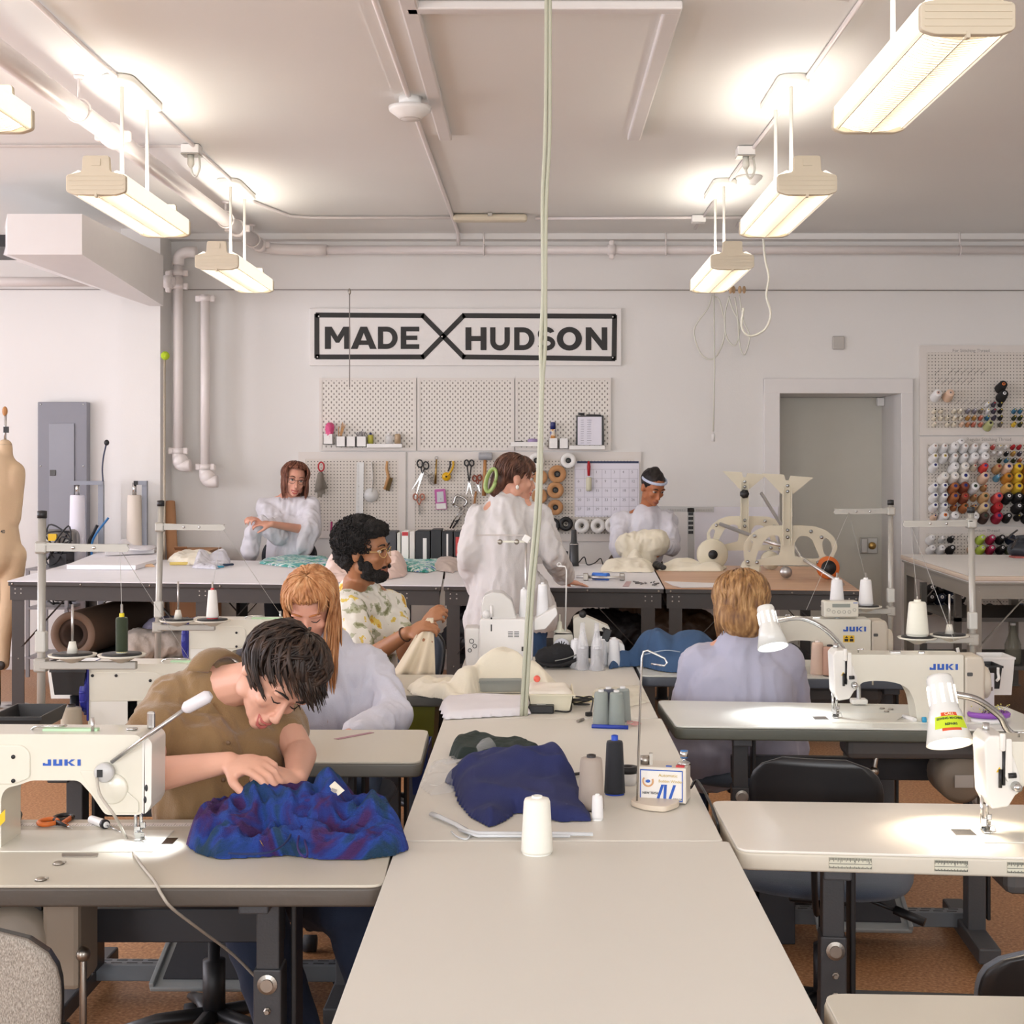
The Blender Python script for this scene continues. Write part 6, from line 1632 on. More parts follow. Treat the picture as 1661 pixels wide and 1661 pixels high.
rows(up,'fifth',537,[(260,CRM,BK),(364,CRM,BK),(467,CRM,BK),(582,CRM,WH),(680,CRM,BK),(790,'#b98e4c',PK),(892,'#b98e4c',PK),(992,'#c4705a',PK),(1095,'#3f7594',YL),(1203,'#4c4553',BK),(1305,BK,YL),(1520,'#33381f',YL),(1617,'#33381f',YL)])
rows(up,'bottom',640,[(260,CRM,PK),(468,CRM,BK),(570,CRM,BK),(692,PC,PK),(790,'#b97f57',PK),(877,'#c4705a',PK),(992,'#c4705a',PK),(1128,'#bdbf85',BK,MED),(1305,'#7d766c',YL),(1515,YE,BK),(1617,'#33381f',YL)])
def c3(x,y):return 1440+x/7.516,850+y/7.516
lo='the lowest board'
def rows3(rn,y,xs):board_row(lo,rn,[(*c3(a[0],y),a[3] if len(a) > 3 else MED,a[1],a[2]) for a in xs])
LM,MG,NV,MA,SB,OL='#c2d85a','#b22a55','#232b42','#6a3440','#52688c','#57633c'
rows3('top',160,[(540,W_,WH),(672,W_,WH,SML),(787,BK,WH,SML),(1035,W_,PK,SML),(1152,LM,WH),(1275,MG,WH),(1395,BK,WH),(1518,NV,BK)])
rows3('second',285,[(545,W_,WH),(662,W_,WH),(785,BK,WH),(1027,PC,RD,SML),(1153,LM,WH),(1272,MG,WH),(1398,BK,WH),(1505,OL,WH)])
rows3('third',405,[(540,W_,WH),(657,W_,WH),(1030,CRM,BK,SML),(1148,LM,WH),(1270,MG,WH),(1384,MA,WH),(1506,SB,WH)])
lu='board under pressing table'
board_row(lu,'top',[(*c3(x,768),BIG,c,WH) for x,c in ((536,BK),(656,BK),(776,NV),(1406,MA),(1543,TN))])
board_row(lu,'middle',[(*c3(x,888),BIG,c,WH) for x,c in ((534,BK),(657,NV),(785,NV),(903,BK))])
board_row(lu,'bottom',[(*c3(x,1008),BIG,c,WH) for x,c in ((534,BK),(655,NV),(778,BK),(900,BK),(1130,BK),(1242,BK),(1636,NV))])
hk=mat('hook_wire','#8f8a83',.4,.5)
for brd,pts in ((pb1,[(1517+x*10.6,606) for x in (0,2,3,4,5,6,7)]+[(1517+x*10.6,622) for x in (0,1,2,3,4,5)]+[(1517+x*10.6,656) for x in range(2,8)]),(pb2,[(1531,757),(1514,773),(1580,773),(1630,820),(1614,788)]),(pb3,[(1552,872),(1552,888),(1552,904),(1537,904)])):
    for px,py in pts:
        f=at(px,py,Yb-.002)
        MB().tube([f+Vector((0,0,-.01)),f+Vector((0,-.01,0)),f+Vector((.02,-.09,.035))],.0016,5).build('hook',hk,brd)
def onw(px,py,d=.03):return at(px,py,WY-d)
def peg(t,px,py,d=.05):
    a=onw(px,py,.018);b=onw(px,py,max(d,.04));MB().tube([a,b,b+Vector((0,0,.008))],.002,5).build('peg_hook',hk,t)
def wthing(name,label,cat,px,py,d=.03,group=None):
    t=thing(name,label,cat,onw(px,py,d),group=group);peg(t,px,py,d+.02);return t
def ring(c,r,w=.004,ry=None,tilt=0,n=18):
    ry=ry or r
    return [Vector(c)+Vector((r*math.cos(a)*math.cos(tilt)-ry*math.sin(a)*math.sin(tilt),0,r*math.cos(a)*math.sin(tilt)+ry*math.sin(a)*math.cos(tilt))) for a in [i*2*math.pi/n for i in range(n+1)]]
def scissors(label,rings,tips,pivot,hcol,bcol,rr=.02,d=.045,name='scissors',w=.012):
    t=thing(name,label,'scissors',onw(*pivot,d))
    pv=onw(*pivot,d);peg(t,*rings[0],d);peg(t,*rings[-1],d)
    for (rx,ry),(tx,ty) in zip(rings,tips[::-1]):
        c=onw(rx,ry,d);mb=MB();mb.tube(ring(c,rr,ry=rr*1.35,tilt=.1),.0055,8);mb.tube([c+(pv-c).normalized()*rr*1.25,pv],[.007,.006],8,flat=.7)
        mb.build('handle',hcol,t)
        tp=onw(tx,ty,d);dd=(tp-pv).normalized();nn=Vector((-dd.z,0,dd.x))*w
        MB().prism([pv+nn*.7-Vector((0,.002,0)),tp,pv-nn*.7-Vector((0,.002,0)),pv-dd*.02-Vector((0,.002,0))],(0,.004,0)).build('blade',bcol,t)
    MB().lathe([(0,0),(.006,0),(.006,.004),(0,.004)],pv+Vector((0,-.002,0)),12,XROT).build('pivot',nickel_m,t)
steel=mat('blade_steel','#d8d8d8',.2,1)
scissors('large open shears with black handles at the left end of the middle pegboard',[(681,752),(691,755)],[(667,796),(672,813)],(685,768),black_m,steel,.021)
scissors('small scissors with orange handles hanging below the large open shears',[(674,806),(685,806)],[(681,838),(683,838)],(680,820),mat('coral_plastic','#b9745c',.5),mat('blade_dark','#77726c',.35,.8),.017)
scissors('black handled shears hanging left of the mallet',[(757,751),(765,751)],[(756,803),(767,806)],(761,783),black_m,steel,.017)
scissors('orange and black scissors hanging beside the mallet handle',[(770,776),(778,775)],[(778,799),(780,800)],(775,786),mat('dark_orange','#8a3a20',.5),steel,.016)
t=wthing('rotary_cutter','yellow rotary cutter with black grip hanging on the middle pegboard','cutter',730,760)
MB().tube(smooth_path([onw(735,748,.045),onw(735,756,.045),onw(731,765,.045),onw(725,772,.045)],5),.017,10,flat=.5).build('handle',mat('cutter_yellow','#e7b41c',.4),t)
MB().tube(smooth_path([onw(730,748,.052),onw(730,756,.052),onw(727,764,.052)],5),.012,8,flat=.5).build('grip',black_m,t)
MB().lathe([(0,-.006),(.034,-.006),(.034,.006),(0,.006)],onw(724,773,.045),24,XROT).build('blade_guard',MATS['cutter_yellow'],t)
MB().lathe([(0,0),(.008,0),(.008,.004),(0,.004)],onw(724,773,.052),12,XROT).build('screw',black_m,t)
t=wthing('mallet','mallet with grey head and long wooden handle hanging on the middle pegboard','mallet',788,740)
MB().lathe([(0,0),(.028,.002),(.03,.01),(.03,.1),(.028,.108),(0,.11)],onw(776,740,.06),20,YROT).build('mallet_head',mat('mallet_grey','#a5a6aa',.6),t)
MB().tube([onw(787,742,.06),onw(785,804,.04)],[.012,.016],10).build('handle',mat('wood_handle','#b5804f',.6),t)
t=wthing('awl','slim brass coloured tool hanging between the shears and rotary cutter','tool',706,765)
MB().tube([onw(708,745,.04),onw(706,785,.04)],[.006,.01],8).build('shaft',MATS['brass'],t);MB().tube(ring(onw(708,743,.04),.012),.0025,6).build('eye',nickel_m,t)
t=wthing('wire_tangle','tangle of silver clips and wire hanging below the slim brass tool','clips',697,775)
rnd=random.Random(2);mb=MB()
for i in range(8):
    c=onw(697+rnd.uniform(-6,6),775+rnd.uniform(-8,9),.045);mb.tube([c+Vector((.02*math.cos(a+i),.006*math.sin(a*2),.016*math.sin(a))) for a in [k*math.pi/5 for k in range(11)]],.0018,5)
mb.build('wires',nickel_m,t)
t=wthing('wooden_tool','small pale wooden handled tool hanging below the orange and black scissors','tool',771,808)
MB().tube([onw(772,797,.04),onw(769,822,.04)],[.008,.009],8).build('handle',MATS['wood_handle'],t);MB().ell(onw(772,799,.047),(.003,.003,.003)).build('hanging_hole',black_m,t)
t=wthing('blister_package','pink and white blister package hanging on the middle pegboard','package',715,810)
MB().prism(rounded([onw(704.5,794,.04),onw(722,793,.04),onw(725,826,.04),onw(707,827,.04)],.008),(0,.006,0)).build('backing_card',mat('package_pink','#c060a4',.5),t)
MB().prism([onw(708.5,798,.043),onw(719,797,.043),onw(720,814,.043),onw(709,815,.043)],(0,.002,0)).build('picture',mat('package_grey','#cfd0d4',.4),t)
MB().prism([onw(707,817,.043),onw(723,816,.043),onw(724,825,.043),onw(708,826,.043)],(0,.002,0)).build('label',white_m,t)
t=wthing('staple_gun','chrome staple gun hanging on the middle pegboard left of the standing woman','stapler',742,815)
MB().tube(smooth_path([onw(735,820,.05),onw(741,804,.05),onw(757,812,.05),onw(752,822,.05)],4),.017,8,flat=.6).build('body',chrome_m,t)
MB().tube([onw(736,819,.05),onw(750,826,.05)],.012,8,flat=.6).build('lever',chrome_m,t)
t=wthing('pliers','long silver pliers with black grips hanging below the staple gun','pliers',740,845)
for x0,x1,x2 in ((748,737,730),(754,744,734)):
    MB().tube([onw(x0,826,.05),onw(x1,843,.05)],.009,8,flat=.5).build('jaw',chrome_m,t)
    MB().tube([onw(x1,843,.05),onw(x2,857,.05)],.006,8).build('grip',black_m,t)
MB().tube([onw(738,846,.052),onw(746,842,.052)],.004,6).build('catch',black_m,t)
kraft=mat('kraft_roll','#b8875a',.7)
def roll(px,py,rp,col,hole,label,d=.03,w=.06,ringm=None):
    s=F/(WY-d-w);t=thing('tape_roll',label,'roll',onw(px,py,d),group='rolls on the middle pegboard')
    r=rp/s;c=at(px,py,WY-d-w);peg(t,px,py,d+w)
    MB().lathe([(r*.36,0),(r*.97,0),(r,.004),(r,w-.004),(r*.97,w),(r*.36,w),(r*.36,0)],c+Vector((0,w,0)),32,XROT).build('tape',col,t)
    MB().lathe([(r*.2,0),(r*.36,0),(r*.36,w-.004),(r*.2,w-.004),(r*.2,0)],c+Vector((0,w,0)),20,XROT).build('roll_core',hole,t)
for px,py,rp,m,h,lab in ((870,747,12.5,white_m,black_m,'white roll at top, just right of the standing woman'),(922,747,12.5,white_m,black_m,'white roll at top beside the calendar corner'),
    (876,774,12,kraft,black_m,'kraft roll close to the standing woman at face height'),(904,769,14.5,kraft,black_m,'large kraft roll, uppermost of the right kraft column'),(875,805,12.5,kraft,black_m,'kraft roll in the lower left kraft column'),(901,795,13.5,kraft,black_m,'kraft roll in the middle of the right kraft column'),(901,823,12.5,kraft,black_m,'kraft roll, lowest of the right kraft column'),(874,836,12.5,kraft,white_m,'kraft roll with a pale core, lowest of the left column'),
    (897,852,11.5,mat('black_tape','#18181a',.5),nickel_m,'left one of the two black rolls'),(918,850,11.5,mat('black_tape','#18181a',.5),nickel_m,'right one of the two black rolls'),
    (944,853,12,white_m,nickel_m,'white roll right beside the black rolls below the calendar'),(970,853,12,white_m,nickel_m,'white roll in the middle of three below the calendar'),(994,852,13,white_m,nickel_m,'white roll nearest the leaning person below the calendar')):
    roll(px,py,rp,m,h,lab)
t=wthing('wall_calendar','white wall calendar with navy header hanging on the middle pegboard','calendar',985,838)
MB().prism([onw(932,838),onw(1037,838),onw(1037,748),onw(932,748)],(0,.003,0)).build('sheet',mat('calendar_paper','#e9e6f0',.7),t)
MB().prism([onw(936,751.5,.031),onw(1036,751.5,.031),onw(1036,748,.031),onw(936,748,.031)],(0,.002,0)).build('header_bar',mat('navy','#2a3458',.5),t)
mb=MB()
for i in range(8):x=933+i*14.5;mb.prism([onw(x,836,.0305),onw(x+.4,836,.0305),onw(x+.4,761,.0305),onw(x,761,.0305)],(0,.001,0))
for j in range(6):y=761+j*15;mb.prism([onw(933,y+.4,.0305),onw(1035,y+.4,.0305),onw(1035,y,.0305),onw(933,y,.0305)],(0,.001,0))
mb.build('grid_lines',mat('grid_ink','#aaa6b0',.6),t)
mb=MB()
k=1
for j in range(5):
    for i in range(7):
        if k > 31 or (j==0 and i < 2):continue
        write(mb,str(k),onw(937+i*14.5,767.5+j*15,.0306),.028,ext=.0002);k+=1
mb.build('dates',mat('date_ink','#85818c',.6),t)
t=wthing('lint_roller','red handled roller hanging over the calendar','roller',955,775)
MB().tube([onw(955,748,.05),onw(955,757,.05),onw(955,772,.05)],[.008,.014,.010],12).build('handle',red_m,t)
MB().lathe([(0,0),(.02,.004),(.022,.02),(.022,.1),(.02,.11),(0,.112)],onw(955,797,.05),20).build('roller',mat('roller_cream','#d9d5bc',.7),t)
t=wthing('work_glove','grey mesh glove with red cuff hanging on the left perforated board','glove',522,775)
MB().tube(ring(onw(521,757,.05),.022,ry=.035),.006,8).build('cuff',red_m,t)
P=[('c',onw(520,770,.055),.025,onw(518,790,.055),.035)]
for i,(x,y) in enumerate(((511,798),(516,806),(521,806),(526,800))):P.append(('c',onw(519+(i-1.5)*2.5,788,.055),.013,onw(x,y,.055),.009))
P.append(('c',onw(524,778,.05),.012,onw(530,792,.05),.009))
blob('glove_body',P,mat('grey_mesh','#8f877c',.9,bump=.5,bscale=300),t,vox=.006)
t=wthing('french_curve','clear curved ruler with a round end hanging on the left perforated board','ruler',603,780)
mb=MB();mb.tube(smooth_path([onw(603,750,.035),onw(605,775,.035),onw(603,798,.035)],6),.018,8,flat=.15);mb.lathe([(0,0),(.055,0),(.055,.003),(0,.003)],onw(602,803,.034),28,XROT)
mb.build('ruler_plate',mat('ruler_clear','#dfdedb',.3),t)
t=wthing('clear_ruler','clear straight ruler hanging beside the curved ruler','ruler',582,790)
MB().prism([onw(577,838,.035),onw(589,838,.035),onw(590,750,.035),onw(579,750,.035)],(0,.003,0)).build('ruler_plate',mat('ruler_clear','#dfdedb',.3),t)
mb=MB()
for i in range(40):mb.prism([onw(580,752+i*2.1,.0352),onw(582.5,752+i*2.1,.0352),onw(582.5,752.4+i*2.1,.0352),onw(580,752.4+i*2.1,.0352)],(0,.0004,0))
mb.build('graduations',MATS['pencil'],t)
t=wthing('hand_brush','wooden brush with dark bristles hanging on the left perforated board','brush',628,770)
MB().tube(smooth_path([onw(628,748,.045),onw(627,760,.045),onw(629,772,.045),onw(624,795,.045)],5),[.008]*8+[.011]*8,8).build('handle',mat('wood_light','#c99a68',.6),t) if False else MB().tube([onw(628,748,.045),onw(627,760,.045),onw(630,774,.045),onw(624,794,.045)],[.009,.011,.013,.012],8).build('handle',mat('wood_light','#c99a68',.6),t)
MB().prism([onw(632,774,.05),onw(637,776,.05),onw(631,797,.05),onw(626,795,.05)],(0,.02,0)).build('bristles',mat('bristle','#6a5734',.9,bump=.6,bscale=300),t)
for lab,px,c in (('magenta marker standing below the left perforated board',538,'#a32a64'),('black marker hanging beside the magenta one',549,'#26262a'),('blue marker hanging right of the black one',565,'#34406b')):
    t=wthing('marker_pen',lab,'pen',px,880)
    MB().tube([onw(px,846,.05),onw(px-1,872,.05)],[.008,.009],8).build('pen_body',mat('pen_'+c[1:],c,.5),t)
def cup(px0,px1,y0,y1,label,d=.1):
    t=thing('storage_cup',label,'container',onw((px0+px1)/2,y1,.07));a=onw(px0,y1,d);b=onw(px1,y0,d)
    mb=MB();x0,x1,z0,z1=a.x,b.x,a.z,b.z;ya,yb=WY-.1,WY-.03
    mb.bx(x0,x1,ya,yb,z0,z0+.004);mb.bx(x0,x1,ya,ya+.004,z0,z1);mb.bx(x0,x1,yb-.004,yb,z0,z1);mb.bx(x0,x0+.004,ya,yb,z0,z1);mb.bx(x1-.004,x1,ya,yb,z0,z1)
    mb.build('cup_body',mat('cup_white','#efece8',.4),t);return t
cup(524,540,704,721,'white hanging cup holding a pink item, leftmost on the slotted board')
cup(545,560,708,725,'white hanging cup holding wooden sticks')
cup(561.5,576.5,708,725,'white hanging cup with small clip, between sticks and grey clips')
cup(578,594,708,725,'white hanging cup holding grey clips')
cup(890,905,711,728,'white hanging cup holding the spray can')
cup(907,922,711,728,'empty looking white hanging cup right of the spray can')
def shelf(px0,px1,y0,y1,label):
    a=onw(px0,y1,.09);b=onw(px1,y0,.09)
    t=thing('small_shelf',label,'shelf',onw((px0+px1)/2,y1,.06));mb=MB();mb.bx(a.x,b.x,WY-.10,WY-.03,a.z,a.z+.006);mb.bx(a.x,b.x,WY-.102,WY-.098,a.z,b.z)
    mb.build('shelf_tray',MATS['cup_white'],t)
shelf(595,652,720,726,'white shelf ledge with small jars on the left slotted board');shelf(828,883,717,724,'white shelf ledge with purple disc on the slotted board');shelf(923,981,723,729,'white shelf ledge under the small clipboard')
t=wthing('pink_bundle','bright pink plastic bundle in the leftmost hanging cup','bundle',536,704,.07)
P=[('c',onw(533,712,.07),.025,onw(535,692,.07),.03)];blob('bundle',P,mat('hot_pink','#e0568a',.4,bump=.5,bscale=60),t,vox=.006,disp=fold(.012,(30,30,30)))
mb=MB()
t=wthing('wooden_sticks','bunch of thin wooden sticks in the second hanging cup','sticks',552,708,.07)
rnd=random.Random(3)
for i in range(9):
    MB().tube([onw(550+rnd.uniform(-3,4),722,.065),onw(553+rnd.uniform(-4,7),688+rnd.uniform(-4,6),.07)],.0028,6).build('stick',mat('wood_light','#c99a68',.6),t)
t=wthing('spring_clips','grey metal clips standing in the fourth hanging cup','clips',586,708,.07)
for i in range(7):MB().tube([onw(582+i*1.4,714,.065),onw(577+i*3,699+abs(i-3),.07)],[.005,.007],6,flat=.5).build('clip',mat('clip_grey','#77757a',.4,.6),t)
def jar(px,y0,y1,r,c,cap_,label,name='small_bottle'):
    z0=onw(px,y1,.06).z;h=onw(px,y0,.06).z-z0;p=onw(px,y1,.06);t=thing(name,label,'bottle',p)
    MB().lathe([(0,0),(r,0),(r,h*.7),(r*.8,h*.78),(r*.5,h*.82),(0,h*.82)],p,18).build('bottle_body',c,t);MB().lathe([(0,h*.8),(r*.5,h*.8),(r*.35,h),(0,h)],p,14).build('cap',cap_,t)
jar(601,702,720,.022,mat('yellow_glue','#b9b34a',.4),mat('navy_cap','#232a66',.4),'small yellow labelled bottle with navy nozzle on the left ledge')
jar(631,702,720,.028,clear_m,white_m,'white capped clear jar on the left ledge');jar(645,700,720,.024,mat('amber_jar','#b69c7d',.3),clear_m,'small jar with brown contents at the right end of the ledge')
z=onw(897,711,.065)
t=thing('spray_can','blue and orange spray can standing in a hanging cup','spray can',onw(897,722,.065))
p=onw(897,722,.065)
MB().lathe([(0,0),(.024,0),(.024,.115),(.02,.125),(0,.125)],p,20).build('can_body',ramp_mat('can_print',[(.4,'#c98a4a'),(.5,'#e8dcc6'),(.6,'#33448c')],scale=22,rough=.3),t);MB().lathe([(0,.12),(.021,.12),(.021,.17),(.018,.178),(0,.178)],p,18).build('cap',mat('navy_cap','#232a66',.4),t)
t=wthing('purple_disc','lavender disc shaped pincushion on the ledge behind the hanging cords','pincushion',864,716,.065)
MB().lathe([(0,0),(.035,0),(.04,.01),(.036,.028),(0,.032)],onw(864,718,.065),24).build('disc',mat('lavender','#a893bd',.6),t)
tag(MB().box(onw(842,716.5,.065),(.07,.04,.01),bev=.003).build('black_case',black_m),'flat black case on the ledge left of the lavender disc','case')
t=wthing('clipboard','black framed clipboard with handwritten list above the calendar','clipboard',957,723,.06)
MB().prism([onw(934,722,.06),onw(980,722,.06),onw(979,674,.05),onw(935,674,.05)],(0,.004,0)).build('board',black_m,t)
MB().prism([onw(937,722,.061),onw(976,722,.061),onw(976,676,.052),onw(937,676,.052)],(0,.002,0)).build('paper',mat('calendar_paper','#e9e6f0',.7),t)
mb=MB();rnd=random.Random(8)
for j in range(11):
    for x0,w in ((942,6),(952,8)):
        y=681+j*3.7;mb.prism([onw(x0,y+.5,.0625),onw(x0+w*rnd.uniform(.6,1),y+.5,.0625),onw(x0+w*.9,y,.0625),onw(x0,y,.0625)],(0,.001,0))
mb.build('handwriting',mat('date_ink','#85818c'),t)
MB().tube([onw(938,671,.05),onw(948,672,.05)],.009,8).build('clip',black_m,t)
tag(MB().tube([onw(951,673,.045),onw(975,673.5,.045)],.005,8).build('pen',black_m),'black pen lying along the top of the clipboard','pen')
mb=MB()
for px,py in ((675+x,690+y) for x,y in ((35,-16),(60,-16),(25,5),(35,5),(45,5),(75,5),(95,5),(140,5))):pass
def binder(px0,px1,y0,y1,Y,m,label,lab=None,name='file_box'):
    a=at(px0,y1,Y);b=at(px1,y0,Y);a.z=max(a.z,CT+.002)
    t=thing(name,label,'binder',Vector(((a.x+b.x)/2,Y,a.z)),group='files standing at the back of the cutting table')
    MB().bx(a.x+.001,b.x-.001,Y,Y+.24,a.z,b.z,bev=.004).build('cover',m,t)
    if lab:
        l0,l1,m0,m1,lm=lab;c=at(l0,m1,Y-.002);d=at(l1,m0,Y-.002)
        MB().bx(c.x,d.x,Y-.002,Y,c.z,d.z).build('spine_label',lm,t)
bkm=mat('file_black','#222428',.5)
Yq=10.1
binder(622,643,862,911,Yq,mat('file_grey','#3d4044',.5),'dark grey file box beside the man with curly hair')
binder(644,650,864,911,Yq,mat('file_pale','#cfd0c6',.6),'thin pale folder next to the dark grey file box')
binder(651,663,862,911,Yq,white_m,'white box with red top and red lettering',(652,662,863,869,red_m))
binder(664,673,862,911,Yq,mat('file_cream','#dcd8d2',.6),'slim cream folder right of the red topped box')
binder(674,698,861,911,Yq,bkm,'wide black file box with a tall white spine label',(686,692,873,911,white_m))
binder(699,716,859,911,Yq,bkm,'black file box without label between two labelled ones')
binder(717,735,862,911,Yq,bkm,'black file box with narrow white strip and blue mark',(724,727,866,902,white_m))
binder(736,750,862,912,Yq,bkm,'black file box with red and white label nearest the standing woman',(739,747,871,902,mat('label_red','#c2413f',.5)))
t=thing('cloth_drill','black upright motor tool standing at the back of the cutting table','tool',at(931,914,9.9))
p=at(931,914,9.9);p.z=CT
MB().lathe([(0,0),(.035,0),(.032,.03),(.030,.15),(.022,.16),(.017,.24),(.015,.245),(0,.245)],p,24).build('motor_body',mat('gun_black','#2f3032',.35),t)
MB().lathe([(.031,.0),(.0312,.0),(.0312,.004),(.031,.004)],p+Vector((0,0,.145)),24).build('chrome_ring',chrome_m,t)
MB().box(p+Vector((-.05,0,.05)),(.02,.03,.1),bev=.006).build('side_handle',black_m,t)
tag(MB().tube(smooth_path([p+Vector(q) for q in ((.03,0,.02),(.07,.01,.06),(.09,.02,.008),(.14,0,.02),(.18,.02,.05),(.2,.01,.006),(.24,.0,.006))],5),.004,6).build('tool_cable',black_m),'black cord curling beside the upright motor tool','cord')
cream=mat('cream_metal','#d3ccb6',.4,bump=.02)
def frame_end(label,ox,oy,s,Y,knob,disc,base_pts):
    """side plate of a spreading carriage; (ox,oy) lower left of its plate in the picture"""
    t=thing('machine_frame',label,'machine frame',at(ox+60*s,oy+8,Y),group='cream machine frames')
    def q(x,y,d=0):return at(ox+x*s,oy-y*s,Y+d)
    outer=[(-2,14),(0,0),(6,-2),(8,0),(140,0),(146,-1),(148,2),(150,14),(158,30),(152,48),(138,60),(118,67),(88,68),(40,68),(22,62),(6,50),(-3,34)]
    holes=[[(17,8),(22,24),(32,42),(45,52),(58,50),(61,36),(59,18),(40,14)],[(84,16),(84,38),(92,50),(106,50),(114,44),(128,12),(108,11)],[(131,40),(137,48),(146,40),(149,24),(142,12),(133,22)],[(4,24),(2,34),(8,44),(14,40),(9,22)]]
    from mathutils.geometry import tessellate_polygon
    O=[q(*p) for p in rounded([(a,b,0) for a,b in outer],5,3) for p in [(p.x,p.y)]] if False else [q(p.x,p.y) for p in rounded([(a,b,0) for a,b in outer],4,3)]
    Hs=[[q(p.x,p.y) for p in rounded([(a,b,0) for a,b in h],4,3)] for h in holes]
    polys=[O]+Hs
    flat=[p for pl in polys for p in pl]
    tris=tessellate_polygon([[Vector((p.x,p.z,0)) for p in pl] for pl in polys])
    n=len(flat);th=Vector((0,.012,0));vs=flat+[p+th for p in flat]
    fs=[list(x) for x in tris]+[[i+n for i in x[::-1]] for x in tris]
    k=0
    for pl in polys:
        m=len(pl)
        for i in range(m):fs.append([k+i,k+(i+1) % m,k+(i+1) % m+n,k+i+n])
        k+=m
    mb=MB();mb.add(vs,fs,smooth=False);mb.build('side_plate',cream,t)
    mb=MB();a=q(64,34,-.012);b=q(80,34,-.012)
    mb.prism([q(64,34,-.014),q(80,34,-.014),q(80,134,-.014),q(64,134,-.014)],(0,.012,0));mb.prism([q(64,34,-.03),q(66,34,-.03),q(66,134,-.03),q(64,134,-.03)],(0,.02,0));mb.prism([q(78,34,-.03),q(80,34,-.03),q(80,134,-.03),q(78,134,-.03)],(0,.02,0))
    mb.build('upright',cream,t)
    mb=MB();mb.prism([q(28,157,-.018),q(66,155,-.018),q(69,145,-.018),q(74,145,-.018),q(77,153,-.018),q(116,150,-.018),(q(82,122,-.018)),q(62,122,-.018)],(0,.006,0));mb.build('cradle',cream,t)
    mb=MB()
    for x,y in ((72,136),(72,126),(72,60),(72,48),(112,58),(130,48),(16,50),(4,6),(20,5),(124,5),(142,5)):mb.lathe([(0,0),(.011,0),(.011,.006),(.006,.012),(0,.012)],q(x,y,-.012),12,XROT)
    mb.build('bolts',mat('zinc','#a9adb0',.25,.9),t)
    if knob:
        mb=MB();c=q(72,112,-.05)
        mb.lathe([(0,0),(.03,0),(.03,.03),(0,.03)],c+Vector((0,.03,0)),7,XROT);mb.build('knob',black_m,t)
    return t,q
Yf1=8.75
t,q=frame_end('front cream machine frame with wheels standing on the wood topped table',1209,917,.95,Yf1,False,False,None)
for x,y in ((15,-14),(137,-14)):
    MB().prism([q(x-12,0,0),q(x+10,0,0),q(x+8,-10,0),q(x-4,-16,0)],(0,.012,0)).build('wheel_bracket',cream,t)
zf=CT
MB().lathe([(0,0),(.062,0),(.068,.01),(.068,.03),(.062,.04),(0,.04)],Vector((q(140,0).x,Yf1,zf+.069)),28,XROT).build('wheel',mat('wheel_orange','#cf6a2c',.5),t)
MB().lathe([(0,-.002),(.045,-.002),(.045,.043),(0,.043)],Vector((q(140,0).x,Yf1,zf+.069)),24,XROT).build('wheel_hub',black_m,t)
MB().lathe([(0,0),(.035,0),(.035,.03),(0,.03)],Vector((q(70,0).x,Yf1+.03,zf+.04)),20,XROT).build('guide_roller',alu_m,t)
MB().lathe([(0,0),(.06,0),(.06,.03),(0,.03)],Vector((q(10,0).x,Yf1+.04,zf+.061)),20,XROT).build('wheel',cream,t)
MB().tube([at(1235,800,9.3),at(1300,905,8.8),Vector((1.72,8.2,CT+.012))],.011,6).build('rail',alu_m,t)
t,q=frame_end('rear cream machine frame with black knob behind the front one',1149,893,.82,9.6,True,True,None)
c=Vector((q(6,0).x,9.58,CT+.10))
MB().lathe([(0,0),(.092,0),(.1,.01),(.1,.05),(.092,.06),(0,.06)],c,32,XROT).build('wheel',cream,t);MB().lathe([(0,0),(.03,0),(.03,.07),(0,.07)],c,20,XROT).build('wheel_hub',black_m,t)
MB().lathe([(0,0),(.06,0),(.06,.05),(0,.05)],Vector((q(120,0).x,9.58,CT+.061)),24,XROT).build('wheel',cream,t)
MB().tube([at(1168,850,9.5),at(1250,880,9.2),at(1268,885,9.1)],.013,6).build('rail',alu_m,t)
t=thing('l_square_ruler','clear L shaped ruler standing behind the leaning person','ruler',at(1120,905,10.45))
MB().prism([at(1060,830,11.0),at(1158,831,11.0),at(1158,822,11.0),at(1060,821,11.0)],(0,.004,0)).build('long_arm',mat('ruler_grey','#c6c5c2',.4),t)
MB().prism([at(1116,911,11.0),at(1126,911,11.0),at(1126,824,11.0),at(1115,824,11.0)],(0,.004,0)).build('upright_arm',mat('ruler_grey','#c6c5c2',.4),t)
mb=MB()
for i in range(5):mb.prism([at(1116.5,836+i*7.5,10.995),at(1124.5,836+i*7.5,10.995),at(1124.5,831+i*7.5,10.995),at(1116.5,831+i*7.5,10.995)],(0,.002,0))
mb.build('printed_blocks',black_m,t)
mb=MB()
for i in range(34):mb.prism([at(1062+i*2.8,829,10.995),at(1062.5+i*2.8,829,10.995),at(1062.5+i*2.8,826,10.995),at(1062+i*2.8,826,10.995)],(0,.002,0))
mb.build('graduations',MATS['pencil'],t)
tag(MB().prism([at(1127,985,11.3),at(1262,985,11.3),at(1262,822,11.38),at(1127,822,11.38)],(0,.02,0)).build('leaning_board',mat('panel_white','#e9e6ec',.5)),'large white panel leaning on the wall behind the cream frames','panel')
def ont(px,py,z=TH):return onz(px,py,z)
def xy(pts,z=TH):return [(onz(x,y,z).x,onz(x,y,z).y) for x,y in pts]
def pk(px,py,h,rx,ry,z=TH):
    v=onz(px,py,z);return (v.x,v.y,h,rx,ry)
def plateau(h,poly,soft=.05):
    return lambda x,y:h
navy=mat('navy_cotton','#222a5c',.9,bump=.25,bscale=420,var=.08,vscale=6)
